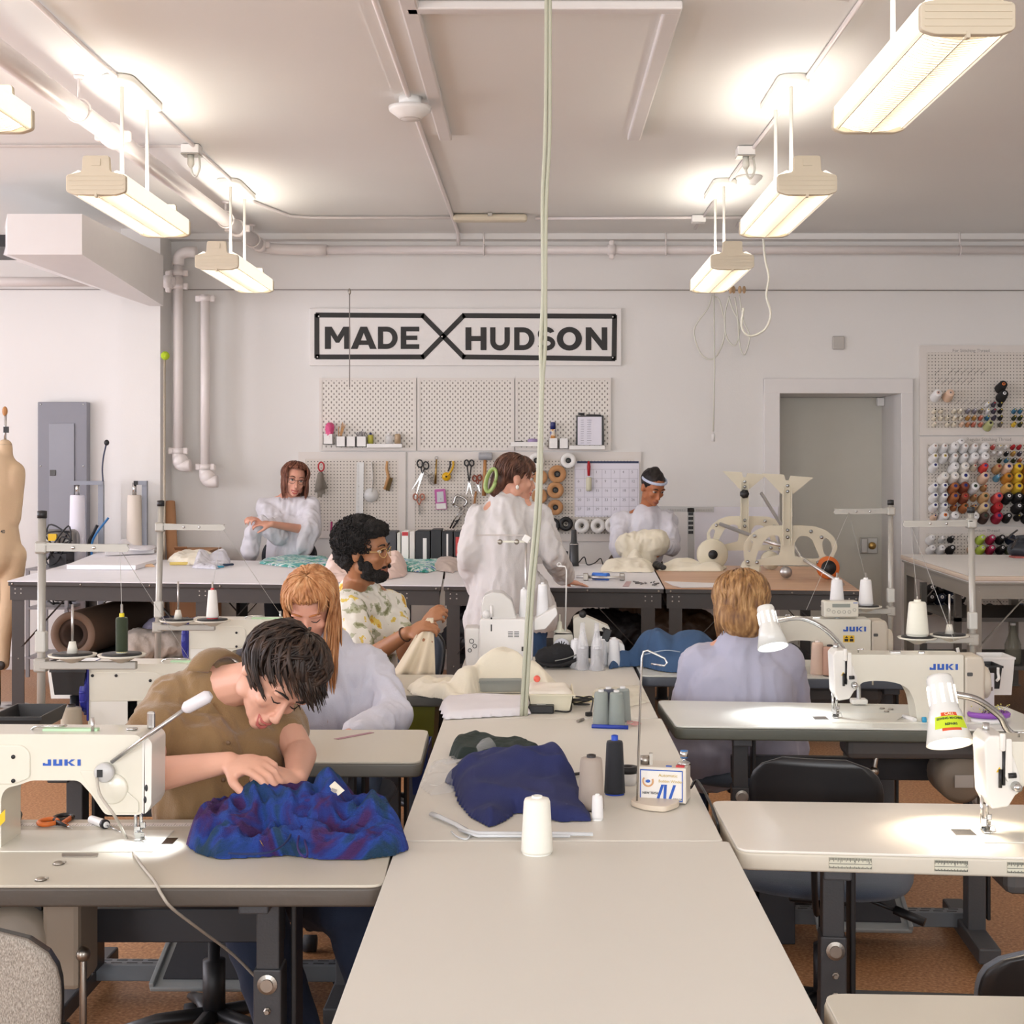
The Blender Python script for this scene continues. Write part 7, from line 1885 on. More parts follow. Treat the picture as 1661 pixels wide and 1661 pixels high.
po=xy([(738,1283),(722,1268),(760,1255),(830,1250),(905,1250),(935,1275),(958,1333),(905,1334),(850,1322),(838,1318),(818,1334),(795,1343),(765,1328),(745,1305)])
def hn(x,y):
    c=onz(838,1275,TH);d=onz(900,1270,TH);e=onz(770,1275,TH)
    g=.058*math.exp(-(((x-c.x)/.13)**2+((y-c.y)/.16)**2))
    g=max(g,.055*math.exp(-(((x-d.x)/.10)**2+((y-d.y)/.17)**2)),.035*math.exp(-(((x-e.x)/.10)**2+((y-e.y)/.14)**2)))
    return g+.012
heap('navy_cloth',po,TH,hn,navy,step=.007,edge=.05,fold_amp=.026,fsc=5.5,seed=2,bumpy=.3,label='crumpled navy blue cloth lying on the centre table',cat='cloth')
tag(heap('folded_cloth',xy([(729,1225),(738,1212),(770,1206),(850,1218),(880,1230),(840,1243),(742,1240),(735,1232)]),TH,lambda x,y:.028,mat('dark_green_cotton','#232f2a',.9,bump=.3,bscale=300),step=.008,edge=.018,fold_amp=.012,fsc=16,seed=4),'dark green folded cloth behind the navy cloth','cloth')
cl=mat('crinkle_plastic','#eef0f2',.12,alpha=.22)
tag(heap('plastic_wrap',xy([(680,1275),(712,1240),(745,1228),(800,1222),(812,1236),(770,1262),(740,1285),(700,1292)]),TH,gauss([pk(790,1235,.05,.04,.05),pk(735,1262,.025,.1,.1)]),cl,step=.007,edge=.02,fold_amp=.014,fsc=26,seed=5),'crumpled clear plastic wrap left of the navy cloth','plastic wrap')
t=thing('hanger','clear plastic hanger lying on the centre table in front of the navy cloth','hanger',ont(800,1355))
hm_=mat('hanger_plastic','#e8ebee',.15,alpha=.75)
v=Vector((0,0,.008))
MB().tube([ont(x,y)+v for x,y in ((700,1326),(712,1330),(740,1343),(758,1354),(775,1358),(820,1358),(900,1358),(962,1359))],[.008,.007,.0065,.0075,.008,.007,.0065,.006],8,flat=.7).build('hanger_bar',hm_,t)
MB().tube([ont(x,y)+v for x,y in ((745,1352),(775,1362),(850,1362),(925,1362))],.0035,6).build('lower_bar',hm_,t)
MB().tube(smooth_path([ont(x,y)+Vector((0,0,.004)) for x,y in ((732,1352),(742,1360),(756,1364),(763,1356),(757,1350))],5),.0022,6).build('hook',hm_,t)
t=thing('thread_snips','black handled snips half hidden behind the taupe cone','scissors',ont(935,1258))
MB().tube([ont(945,1259)+Vector((0,0,.008)),ont(922,1262)+Vector((0,0,.008))],.007,8,flat=.6).build('handle',black_m,t);MB().tube([ont(924,1258)+Vector((0,0,.006)),ont(918,1250)+Vector((0,0,.006))],.003,6).build('blade',chrome_m,t)
p=ont(1018,1272)
t=thing('tape_roll','small roll with black tape over a white rim beside the black cone','roll',p)
MB().lathe([(.014,0),(.024,0),(.026,.03),(.014,.03),(.014,0)],p,28).build('roll_rim',clear_m,t);MB().lathe([(.013,.03),(.026,.03),(.026,.046),(.013,.046),(.013,.03)],p,28).build('tape',black_m,t)
tag(MB().tube([ont(960,1181)+Vector((0,0,.006)),ont(1019,1183)+Vector((0,0,.006))],.0065,10).build('marker_pen',mat('pen_blue','#1d3a9c',.4)),'blue marker lying in front of the wrapped grey cones','pen')
rnd=random.Random(6);c=ont(1030,1176);P=[c+Vector((rnd.uniform(-.03,.03),rnd.uniform(-.04,.04),.003+rnd.random()*.006)) for i in range(26)]
tag(MB().tube(smooth_path(P,4),.0009,4).build('loose_thread',mat('pink_thread','#e3a9a6',.7)),'tangle of pink thread beside the blue marker','thread')
tag(heap('tissue_paper',xy([(960,1125),(1040,1120),(1050,1140),(1015,1150),(975,1140)]),TH,lambda x,y:.01,mat('yellow_tissue','#f0ead8',.6,alpha=.6),step=.012,edge=.02,fold_amp=.012,fsc=20,seed=9),'crinkled pale wrapping behind the grey cones','wrapping')
Y=ont(1060,1306).y
def bw(px,py,d=0):return at(px,py,Y+d)
t=thing('bobbin_winder','beige automatic bobbin winder box with blue bordered label','machine',ont(1078,1306))
a=ont(1036,1303);b=ont(1113,1307);top=a.z+.098
u=(b-a).normalized();vv=Vector((-u.y,u.x,0));
bm_=mat('winder_beige','#ddd5c8',.4)
MB().prism([a+Vector((0,0,.004)),b+Vector((0,0,.004)),b+vv*.085+Vector((0,0,.004)),a+vv*.085+Vector((0,0,.004))],(0,0,.086)).build('case',bm_,t,bevel=.003)
def fp(s,h,d=.0012):return a+u*((b-a).length*s)+Vector((0,0,.004+.086*h))-vv*d
W=(b-a).length
MB().prism([fp(.03,.06),fp(.93,.06),fp(.93,.93),fp(.03,.93)],vv*.001).build('label_plate',mat('label_white','#e9e5df',.4),t)
mb=MB()
for s0,s1,h0,h1 in ((.03,.93,.05,.08),(.03,.93,.9,.93),(.03,.05,.05,.93),(.91,.93,.05,.93)):mb.prism([fp(s0,h0,.002),fp(s1,h0,.002),fp(s1,h1,.002),fp(s0,h1,.002)],vv*.0006)
mb.prism([fp(.38,.12,.002),fp(.44,.12,.002),fp(.54,.52,.002),fp(.48,.52,.002)],vv*.0006);mb.prism([fp(.52,.12,.002),fp(.58,.12,.002),fp(.60,.52,.002),fp(.54,.52,.002)],vv*.0006);mb.prism([fp(.63,.12,.002),fp(.69,.12,.002),fp(.79,.52,.002),fp(.73,.52,.002)],vv*.0006)
mb.build('blue_graphics',jblue_m,t)
RM=Matrix(((u.x,vv.x,0,0),(u.y,vv.y,0,0),(0,0,1,0),(0,0,0,1)))
mb=MB();write(mb,'Automatic',fp(.42,.74,.002),.011,RM,ext=.0002);write(mb,'Bobbin Winder',fp(.42,.58,.002),.0095,RM,ext=.0002);mb.build('gold_lettering',mat('gold_print','#c9a93f',.5),t)
mb=MB();write(mb,'NEW TECH',fp(.08,.24,.002),.0075,RM,ext=.0002,bold=.0002);write(mb,'ABW-2A',fp(.72,.1,.002),.0062,RM,ext=.0002);mb.build('black_lettering',ink_m,t)
c=fp(.2,.6,.002)
mb=MB();mb.tube([c+u*.012*math.cos(x)+Vector((0,0,.012*math.sin(x))) for x in [R(-220+i*13) for i in range(20)]],.0022,5);mb.build('wreath_mark',mat('wreath','#d9a574',.5),t)
MB().ell(c,(.006,.001,.004)).build('blue_mark',jblue_m,t)
tp=lambda s,d,h=0:a+u*W*s+vv*d+Vector((0,0,.09+h))
mb=MB();mb.lathe([(0,0),(.012,0),(.012,.02),(0,.02)],tp(.1,.03),16);mb.build('tension_disc',nickel_m,t);MB().box(tp(.22,.03,.014),(.008,.012,.028)).build('post',nickel_m,t)
MB().lathe([(.0,0),(.017,0),(.013,.006),(.004,.01),(.004,.016),(.009,.018),(.01,.032),(0,.034)],tp(.9,.05),18).build('bobbin',chrome_m,t)
MB().lathe([(0,.016),(.009,.016),(.009,.034),(0,.034)],tp(.9,.05),14).build('blue_button',mat('button_blue','#2c78c2',.4),t)
MB().box(tp(.86,.015,.002),(.02,.014,.004),RM).build('red_switch',red_m,t);MB().box(tp(.62,.015,.001),(.014,.006,.002),RM).build('blue_tab',jblue_m,t)
tag(MB().tube(smooth_path([ont(1120,1291)+Vector((0,0,.02)),ont(1132,1287)+Vector((0,0,.03)),Vector((.418,3.42,TH+.012)),Vector((.4275,3.40,TH-.06)),Vector((.4275,3.38,TH-.3))],6),.0035,6).build('power_cable',black_m),'black cord leaving the winder box over the table edge','cord')
t=thing('wire_stand','tall thin wire stand on a rounded cream base in front of the winder box','stand',ont(1062,1316))
base=ont(1033,1309)
pr=rounded([ont(1021,1308),ont(1045,1316),ont(1080,1319),ont(1103,1310),ont(1098,1298),ont(1060,1290),ont(1034,1298)],.02,5)
MB().prism([p_+Vector((0,0,.001)) for p_ in pr],(0,0,.014)).build('base_plate',mat('stand_cream','#d9cbb8',.4),t,bevel=.003)
wy=base.y;topz=at(0,1057,wy).z;x0=base.x
MB().tube([Vector((x0,wy,TH+.01)),Vector((x0+.012,wy,topz-.015)),Vector((x0+.016,wy,topz)),Vector((x0+.026,wy,topz+.003)),at(1078,1068,wy-.01),at(1082,1075,wy-.01),at(1078,1080,wy-.01),at(1056,1077,wy)],.0026,8).build('wire',chrome_m,t)
t=thing('storage_case','clear grey plastic case of bobbins under the cream cloth','case',ont(820,1122))
a,b=ont(774,1125),ont(850,1124)
MB().bx(a.x,ont(848,1124).x,a.y,a.y+.22,TH+.001,TH+.055,bev=.008).build('case_body',mat('case_grey','#9b9f9b',.2,alpha=.7),t)
mb=MB()
for i in range(10):mb.box((a.x+.02+i*.017,a.y+.03,TH+.022),(.012,.03,.03),bev=.003)
mb.build('bobbins',ramp_mat('bobbin_mix',[(.3,'#5b6f70'),(.5,'#b9a67d'),(.7,'#dbd8cc')],scale=30),t)
MB().bx(a.x-.002,ont(848,1124).x+.002,a.y-.003,a.y,TH+.038,TH+.044).build('lid_rim',mat('case_grey','#9b9f9b',.2,alpha=.7),t)
cr=mat('cream_cotton','#e9e1cd',.9,bump=.2,bscale=300,var=.03,sheen=.2)
yq=a.y
def hc_(x,y):
    base_=.062 if (a.x-.01 < x < a.x+.25 and y > yq-.01) else .02
    g1=gauss([(at(815,0,5.35).x,5.32,.145,.115,.17),(at(865,0,5.3).x,5.34,.09,.07,.15),(at(762,0,5.3).x,5.28,.085,.07,.14),(at(720,0,5.2).x,5.2,.03,.12,.1),(at(692,0,5.5).x,5.45,.04,.03,.06)])(x,y)
    return max(base_,g1)
tag(heap('cream_cloth',[(-.47,5.40),(-.44,5.26),(-.33,5.16),(-.285,5.08),(-.235,5.10),(-.2,yq+.005),(.0,yq+.01),(.07,5.12),(.09,5.4),(-.06,5.52),(-.2,5.53),(-.32,5.48),(-.36,5.50),(-.40,5.46)],TH,hc_,cr,step=.009,edge=.02,fold_amp=.016,fsc=11,seed=14),'pile of cream cotton fabric draped over the clear plastic case','cloth')
tag(MB().ell(at(871,1101,5.06),(.012,.012,.012)).build('coral_cap',mat('coral','#ef6a5a',.4)),'small coral red cap beside the cream cloth','cap')
wf_=mat('white_paper_cloth','#ebe8ee',.8)
tag(heap('folded_paper',xy([(713,1150),(722,1138),(790,1134),(860,1138),(868,1152),(856,1161),(722,1168)]),TH,lambda x,y:.018,wf_,step=.01,edge=.02,fold_amp=.004,fsc=6,seed=3),'stack of folded white paper at the left of the far table seam','paper')
t=thing('plastic_tray','cream translucent tray holding papers behind the black adapter','tray',ont(895,1152))
a,b=ont(862,1155),ont(925,1155)
mb=MB();mb.prism([a,b,b+Vector((.012,0,.06)),a+Vector((-.012,0,.06))],(0,.003,0));mb.bx(a.x,b.x,a.y,a.y+.24,TH+.001,TH+.004);mb.prism([a,a+Vector((-.012,0,.06)),a+Vector((-.012,.24,.06)),a+Vector((0,.24,0))],(.003,0,0));mb.prism([b,b+Vector((.012,0,.06)),b+Vector((.012,.24,.06)),b+Vector((0,.24,0))],(-.003,0,0))
mb.bx(a.x-.018,b.x+.018,a.y-.012,a.y-.001,TH+.055,TH+.06);mb.build('tray_body',mat('tray_cream','#e4dcc2',.4),t)
o=heap('sheets',[(a.x-.01,a.y+.0),(b.x+.01,a.y+.0),(b.x+.0,a.y+.24),(a.x-.02,a.y+.24)],TH+.045,lambda x,y:.012,mat('sheet_cream','#ece6da',.8),t,step=.014,edge=.01,fold_amp=.01,fsc=8,seed=31)
tag(heap('plastic_sleeve',xy([(865,1110),(930,1106),(1000,1112),(1010,1122),(940,1124),(880,1122)]),TH+.06,lambda x,y:.004,mat('sleeve','#e8e8ec',.25,alpha=.5),step=.012,edge=.01,fold_amp=.008,fsc=12,seed=41),'clear plastic sleeve lying on the papers in the tray','sleeve') if False else None
t=thing('power_adapter','black power adapter lying on the centre table with a bundled cable','adapter',ont(878,1160))
MB().box(ont(878,1156)+Vector((0,0,.014)),(.085,.05,.026),(0,0,-3),bev=.004).build('adapter_body',black_m,t);MB().box(ont(878,1156)+Vector((0,0,.0275)),(.03,.02,.001)).build('rating_label',mat('label_grey','#a4a4a4',.5),t)
pp=[ont(900,1156)+Vector((0,0,.006)),ont(925,1156)+Vector((0,0,.006))]
rnd=random.Random(11)
for i in range(10):pp.append(ont(930+30*(i % 2)+rnd.uniform(-4,4),1145+rnd.uniform(-6,8))+Vector((0,0,.006+rnd.random()*.03)))
pp.append(ont(958,1162)+Vector((0,0,.006)))
MB().tube(smooth_path(pp,6),.0028,6).build('cable',black_m,t);MB().box(ont(955,1162)+Vector((0,0,.008)),(.022,.014,.014),(0,0,30),bev=.003).build('plug',black_m,t)
t=thing('usb_plug','small grey plug on a pale cable beside the wrapped grey cones','cable',ont(944,1172))
MB().tube([ont(937,1172)+Vector((0,0,.005)),ont(946,1169)+Vector((0,0,.005))],.005,8).build('plug',nickel_m,t);MB().tube([ont(946,1169)+Vector((0,0,.005)),ont(960,1166)+Vector((0,0,.005))],.002,6).build('cable',white_m,t)
tag(MB().box(ont(940,1135)+Vector((0,0,.002)),(.16,.12,.003),(0,0,5)).build('yellow_sheet',mat('pale_yellow','#ece6bd',.6)),'pale yellow sheet lying behind the tray','paper')
t=thing('cap','black cap lying on the centre table by the white machine','cap',ont(905,1088))
c=ont(908,1083)
bk_=mat('black_twill','#1a1a1d',.85,bump=.3,bscale=300)
blob('crown',[('m',c+Vector((.01,.03,.045)),Vector((.075,.075,.05)),Matrix.Identity(4)),('m',c+Vector((-.05,.0,.04)),Vector((.05,.04,.045)),Matrix.Identity(4))],bk_,t,vox=.006,disp=fold(.008,(18,18,18)),keep=lambda q:q.z > TH+.004)
MB().tube(smooth_path([c+Vector(q_) for q_ in ((-.09,.0,.03),(-.06,-.05,.02),(.0,-.065,.018),(.06,-.04,.035),(.085,.0,.05))],5),.012,8,flat=.5).build('brim',bk_,t)
MB().tube(smooth_path([c+Vector(q_) for q_ in ((-.02,-.055,.035),(.03,-.05,.045),(.08,-.01,.06))],5),.0022,6).build('trim_line',mat('cap_trim','#8c8c86',.6),t)
Ym=5.98
def m_(px,py,d=0):return at(px,py,Ym+d)
wmach=mat('machine_gloss_white','#e9e7e4',.3,coat=.2)
t=thing('overlock_machine','white plastic overlock machine seen from behind on the far centre table','sewing machine',m_(808,1080))
def pz(px,py):v=m_(px,py);return (v.x,v.z)
def slabp(pts,d0,d1,r=.012):
    mb=MB();p=[(m_(x,y).x,Ym+d0,max(m_(x,y).z,TH+.002)) for x,y in pts]
    return mb.prism(rounded(p,r,4),(0,d1-d0,0),smooth=True)
slabp([(778,1004),(866,1004),(864,1095),(776,1095)],0,.2).build('body_casing',wmach,t,bevel=.008)
slabp([(752,1020),(778,1020),(778,1095),(755,1095)],.03,.17).build('side_casing',wmach,t,bevel=.008)
slabp([(782,1006),(780,985),(784,968),(798,961),(815,963),(830,975),(838,1006)],.02,.16,.01).build('domed_cover',mat('cover_gloss','#edebe6',.15,alpha=.75),t,bevel=.006)
slabp([(866,1006),(902,985),(905,998),(885,1022),(866,1024)],.02,.15,.008).build('extension_bed',wmach,t,bevel=.005)
mb=MB()
for r_ in range(4):
    for c_ in range(2):mb.bx(m_(824+c_*10,0).x,m_(832+c_*10,0).x,Ym-.001,Ym,m_(0,1025.4+r_*2.6).z,m_(0,1024.4+r_*2.6).z)
mb.build('vents',black_m,t)
mb=MB();mb.bx(m_(796,0).x,m_(798,0).x,Ym-.001,Ym,m_(0,1024).z,m_(0,1013).z);mb.lathe([(0,0),(.004,0),(.004,.001),(0,.001)],m_(797,1003,-.001),10,XROT);mb.build('thread_slot',black_m,t)
MB().tube([m_(798,1000,.0),m_(797,982,-.004)],.006,8).build('lever',wmach,t)
MB().lathe([(0,0),(.016,0),(.016,.003),(0,.003)],m_(789,996,.018),20,XROT).build('round_knob',wmach,t)
for i,(x,y) in enumerate(((765,1040),(770,1048),(762,1055))):MB().tube(ring(m_(x,y,.028),.009-.001*i),.0012,6).build('dial_mark',black_m,t)
MB().bx(m_(846,0).x,m_(854,0).x,Ym-.004,Ym,m_(0,1056).z,m_(0,1049).z).build('socket',black_m,t)
mb=MB();mb.tube([m_(853,1004,.1),m_(853,876,.1)],.0055,10);mb.tube([m_(855,940,.1),m_(855,1004,.1)],.007,10);mb.build('telescopic_rod',alu_m,t)
mb=MB();mb.prism(rounded([m_(806,880,.1),m_(860,880,.1),m_(860,877,.1),m_(806,877,.1)],.002),(0,.012,0));ga=mb.build('guide_bar',mat('guide_cream','#e6e4d2',.4),t)
for x in (811,838):MB().lathe([(0,0),(.011,0),(.011,.004),(0,.004)],m_(x,879,.1),16,XROT).build('eyelet',nickel_m,ga)
MB().box(m_(854,874,.1),(.03,.02,.03),(0,30,0),bev=.004).build('guide_head',white_m,ga)
cone(m_(850,1004,.10),'tall white thread cone on the white overlock machine, behind the cords','#f3f3f3',.125,.022,.014)
c_=cone(m_(880,1002,.10)+Vector((0,0,-.0)),'white thread cone leaning right on the white overlock machine','#efeff1',.14,.026,.018)
t=thing('blind_hemmer','small beige and black sewing machine with round vent disc on the far centre table','sewing machine',ont(955,1068))
Ym=6.05
bg_=mat('hemmer_beige','#cfcabc',.4)
slabp([(930,1003),(945,998),(962,1005),(990,1018),(988,1026),(964,1022),(962,1062),(932,1062)],.0,.1).build('arm',bg_,t,bevel=.006)
slabp([(898,1032),(902,1026),(924,1026),(930,1032),(930,1062),(898,1062)],.02,.12).build('motor_casing',bg_,t,bevel=.006)
MB().lathe([(0,0),(.034,0),(.036,.004),(.034,.008),(0,.008)],m_(911,1049,.015),28,XROT).build('vent_disc',mat('disc_white','#dfe0e8',.4),t)
mb=MB()
for i in range(12):
    a=i*math.pi/6;mb.box(m_(911,1049,.006)+Vector((.018*math.cos(a),0,.018*math.sin(a))),(.012,.002,.004),(0,-math.degrees(a),0))
mb.build('vent_slots',black_m,t)
MB().box(m_(936,1055,.06),(.14,.14,.05),bev=.01).build('base',mat('hemmer_black','#252528',.5),t)
slabp([(962,1040),(1000,1038),(1012,1044),(1014,1058),(962,1060)],-.02,.1).build('work_arm',mat('machine_gloss_white','#e9e7e4',.3),t,bevel=.005)
mb=MB();mb.box(m_(984,1030,-.01),(.03,.03,.05),(0,20,0),bev=.004);mb.tube([m_(978,1018,-.01),m_(990,1040,-.01)],.006,8);mb.lathe([(0,0),(.015,0),(.015,.01),(0,.01)],m_(945,996,-.01),16,XROT);mb.build('needle_mechanism',black_m,t)
MB().box(m_(996,1068,.05),(.12,.12,.03),bev=.005).build('foot',mat('foot_grey','#6d7073',.4),t)
mb=MB();mb.lathe([(0,0),(.03,0),(.012,.01),(.008,.04),(.003,.042),(.003,.07),(0,.07)],m_(908,1024,.06),18);mb.build('spool_pin',mat('guide_cream','#e6e4d2',.4),t)
mb=MB();mb.tube([m_(917,1030,.05),m_(919,925,.05),m_(917,919,.05),m_(906,918,.05)],.003,8);mb.tube(ring(m_(907,916,.05),.008),.002,6);mb.build('thread_rod',white_m,t)
def tie_dye():
    if 'tie_dye' in MATS:return MATS['tie_dye']
    m=ramp_mat('tie_dye',[(.3,'#113845'),(.4,'#173c5c'),(.47,'#22459a'),(.52,'#272f7c'),(.56,'#45235f'),(.64,'#3b1b55'),(.72,'#14394f')],scale=5,rough=.95,detail=6,dist=1.6)
    nt=m.node_tree;n=nt.nodes.new('ShaderNodeTexNoise');n.inputs['Scale'].default_value=60;n.inputs['Detail'].default_value=3;n.inputs['Distortion'].default_value=1.5;bp=nt.nodes.new('ShaderNodeBump');bp.inputs['Strength'].default_value=.7;bp.inputs['Distance'].default_value=.012
    nt.links.new(n.outputs['Fac'],bp.inputs['Height']);nt.links.new(bp.outputs[0],nt.nodes['Principled BSDF'].inputs['Normal'])
    return m
td=tie_dye()
Z0=TH
po=[onz(*p,TH) for p in ((303,1372),(318,1385),(352,1395),(420,1392),(470,1389),(520,1396),(590,1396),(640,1389),(662,1380),(655,1358),(625,1338),(575,1332),(520,1330),(440,1331),(360,1338),(318,1350))]
po=[(p.x,p.y) for p in po]
def ht(x,y):
    def g(px,py,h,rx,ry):c=onz(px,py,TH);return h*math.exp(-(((x-c.x)/rx)**2+((y-c.y)/ry)**2))
    return max(.02,g(430,1350,.105,.075,.13),g(530,1352,.108,.06,.12),g(370,1362,.06,.10,.12),g(600,1356,.065,.07,.12),g(480,1356,.09,.09,.10),g(330,1372,.04,.06,.08)) - g(565,1375,.03,.05,.03)
t=thing('garment','blue and purple tie dyed garment with drawstring lying on the left front table','garment',onz(480,1370,TH))
heap('gathered_fabric',po,TH,lambda x,y:max(.012,ht(x,y)),td,t,step=.0055,edge=.035,fold_amp=.026,fsc=17,seed=6,bumpy=.55)
def gh(px,py,up=.0):
    """a point on the garment surface below picture point"""
    lo_,hi=2.9,3.42
    for i in range(60):
        Yy=lo_+(hi-lo_)*i/59;p=at(px,py,Yy)
        if p.z <=TH+.006+max(.012,ht(p.x,p.y)):return p+Vector((0,-.010,.010+up))
    return at(px,py,3.3)
el=mat('elastic_purple','#2a1a63',.8)
MB().tube(smooth_path([gh(*q_) for q_ in ((434,1368),(442,1345),(462,1322),(490,1306),(520,1305),(540,1318),(552,1340),(558,1356),(575,1358),(592,1350),(597,1330),(592,1318),(580,1318))],6),.0042,8).build('neck_elastic',el,t)
MB().tube(smooth_path([gh(*q_) for q_ in ((500,1308),(492,1340),(484,1372),(487,1388),(496,1396),(500,1388),(494,1360),(498,1330),(501,1310))],6),.0024,6).build('drawstring',el,t)
MB().tube(smooth_path([gh(*q_) for q_ in ((478,1348),(465,1372),(440,1388),(400,1391),(372,1390))],6),.0022,6).build('drawstring',mat('cord_navy','#1c2c5a',.8),t)
c=gh(541,1298,.012);
MB().prism([c+Vector(q_) for q_ in ((-.028,-.002,-.006),(-.002,-.004,-.02),(.026,-.002,.002),(.004,0,.022))],(0,.0015,.0)).build('care_label',mat('label_cloth','#e0d8c4',.8),t)
MB().prism([c+Vector(q_) for q_ in ((-.006,-.0045,.0),(.006,-.0045,-.004),(.01,-.0045,.004),(-.002,-.0045,.008))],(0,.0008,0)).build('label_print',mat('pencil','#9c9690'),t)
mb=MB();
for q_ in ((419,1364),(423,1370)):
    c=gh(*q_,.002);mb.tube([c,c+Vector((.008,-.003,-.012))],.0008,5)
mb.build('safety_pin',mat('brass','#b9975a',.3,.9),t)
t=thing('snips','small scissors with orange and black handles lying on the left front table','scissors',ont(92,1338))
for s,(x,y) in enumerate(((78,1338),(103,1331))):
    c=ont(x,y)+Vector((0,0,.007));MB().tube([c+Vector((.02*math.cos(a),.026*math.sin(a),0)) for a in [i*math.pi/8 for i in range(17)]],.0055,8).build('handle',orange_m if s==0 else black_m,t)
    MB().tube([c+Vector((.018,-.004,0)),ont(100,1341)+Vector((0,0,.007)),ont(110,1344)+Vector((0,0,.006))],[.006,.005,.004],8).build('grip',orange_m if s else black_m,t)
MB().tube([ont(103,1341)+Vector((0,0,.006)),ont(118,1347)+Vector((0,0,.004))],[.005,.001],6).build('blade',steel,t)
t=thing('screwdriver','small screwdriver with white handle lying on the left front table','screwdriver',ont(165,1343))
MB().tube([ont(148,1336)+Vector((0,0,.01)),ont(168,1343)+Vector((0,0,.01)),ont(174,1345)+Vector((0,0,.009))],[.009,.010,.006],12).build('handle',white_m,t);MB().tube([ont(168,1343)+Vector((0,0,.01)),ont(172,1344.5)+Vector((0,0,.01))],.0105,12).build('collar',black_m,t);MB().tube([ont(174,1345)+Vector((0,0,.008)),ont(197,1352)+Vector((0,0,.003))],.002,6).build('shaft',chrome_m,t)
t=thing('hex_driver','short grey driver lying at the left end of the front table','tool',ont(24,1340))
MB().tube([ont(28,1330)+Vector((0,0,.012)),ont(22,1347)+Vector((0,0,.010))],[.012,.010],12).build('handle',mat('dark_grey','#4a4a48'),t);MB().tube([ont(22,1347)+Vector((0,0,.008)),ont(20,1353)+Vector((0,0,.005))],.003,6).build('tip',chrome_m,t)
for px,py,lab in ((95,1402,'small metal pin knob on the left front table nearer the machine'),(66,1428,'small metal pin knob near the front edge of the left table')):
    c=ont(px,py);t=thing('bobbin_pin',lab,'metal pin',c);MB().lathe([(0,0),(.012,.001),(.009,.005),(.004,.007),(0,.0075)],c,18).build('cap',nickel_m,t);MB().tube([c+Vector((.006,0,.004)),c+Vector((.016,0,.005))],.002,6).build('tip',nickel_m,t)
tag(MB().prism(rounded([ont(100,1385)+Vector((0,0,.0004)),ont(160,1385)+Vector((0,0,.0004)),ont(158,1391)+Vector((0,0,.0004)),ont(101,1391)+Vector((0,0,.0004))],.004),(0,0,.0016)).build('metal_slot_plate',nickel_m),'rounded metal slot plate set in the left front table','plate')
t=thing('ruler_tape','printed measuring tape stuck along the back edge of the left front table','ruler',ont(200,1336))
a,b=Vector((-1.5,3.36,TH)),Vector((-.46,3.36,TH))
MB().bx(-1.5,-.5,3.345,3.375,TH+.0003,TH+.0009).build('tape',mat('tape_white','#ebe6e0',.5),t)
mb=MB()
for i in range(160):x=-1.5+i*.00625;mb.bx(x,x+.0012,3.346,3.356 if i % 4 else 3.366,TH+.0009,TH+.0011)
mb.build('graduations',MATS['pencil'],t)
tag(MB().prism([ont(541,1199)+Vector((0,0,.0005)),ont(549,1200)+Vector((0,0,.0005)),ont(607,1189)+Vector((0,0,.0005)),ont(600,1188)+Vector((0,0,.0005))],(0,0,.001)).build('ribbon_strip',mat('pink_ribbon','#a98089',.6)),'dusty pink strip of ribbon on the second left table','ribbon')
cb=mat('cream_drape','#e9dcc4',.9,bump=.2,bscale=300,alpha=.95)
mb=MB();vs=[];fs=[];n,k=22,16
for i in range(n+1):
    for j in range(k+1):
        u_,v_=i/n,j/k
        px=(703-(1-u_)*10)*(1-v_)+(635+u_*70)*v_;py=1002+v_*(92)
        Yy=5.97-.14*v_+.02*math.sin(u_*14+v_*2)*v_
        vs.append(at(px,py,Yy))
fs=[[i*(k+1)+j,(i+1)*(k+1)+j,(i+1)*(k+1)+j+1,i*(k+1)+j+1] for i in range(n) for j in range(k)]
mb.add(vs,fs,smooth=True);o=mb.build('held_cloth',cb,None);so=o.modifiers.new('s','SOLIDIFY');so.thickness=.004
tag(o,'cream cloth hanging from the hands of the man in floral shirt','cloth')
bun=blob('cloth_bundle',[('c',at(1020,885,10.3),.09,at(1062,880,10.28),.10),('c',at(1050,905,10.28),.06,at(1020,905,10.25),.05)],mat('cream_cotton','#ece0c2'),None,vox=.01,disp=wrinkle(.016,.6,5))
tag(bun,'cream cloth bundle held by the leaning person behind the table','cloth')
def box_thing(name,label,cat,m,a,b,Y0,Y1,bev=.004):
    return tag(MB().bx(a.x,b.x,Y0,Y1,a.z,b.z,bev=bev).build(name,m),label,cat)
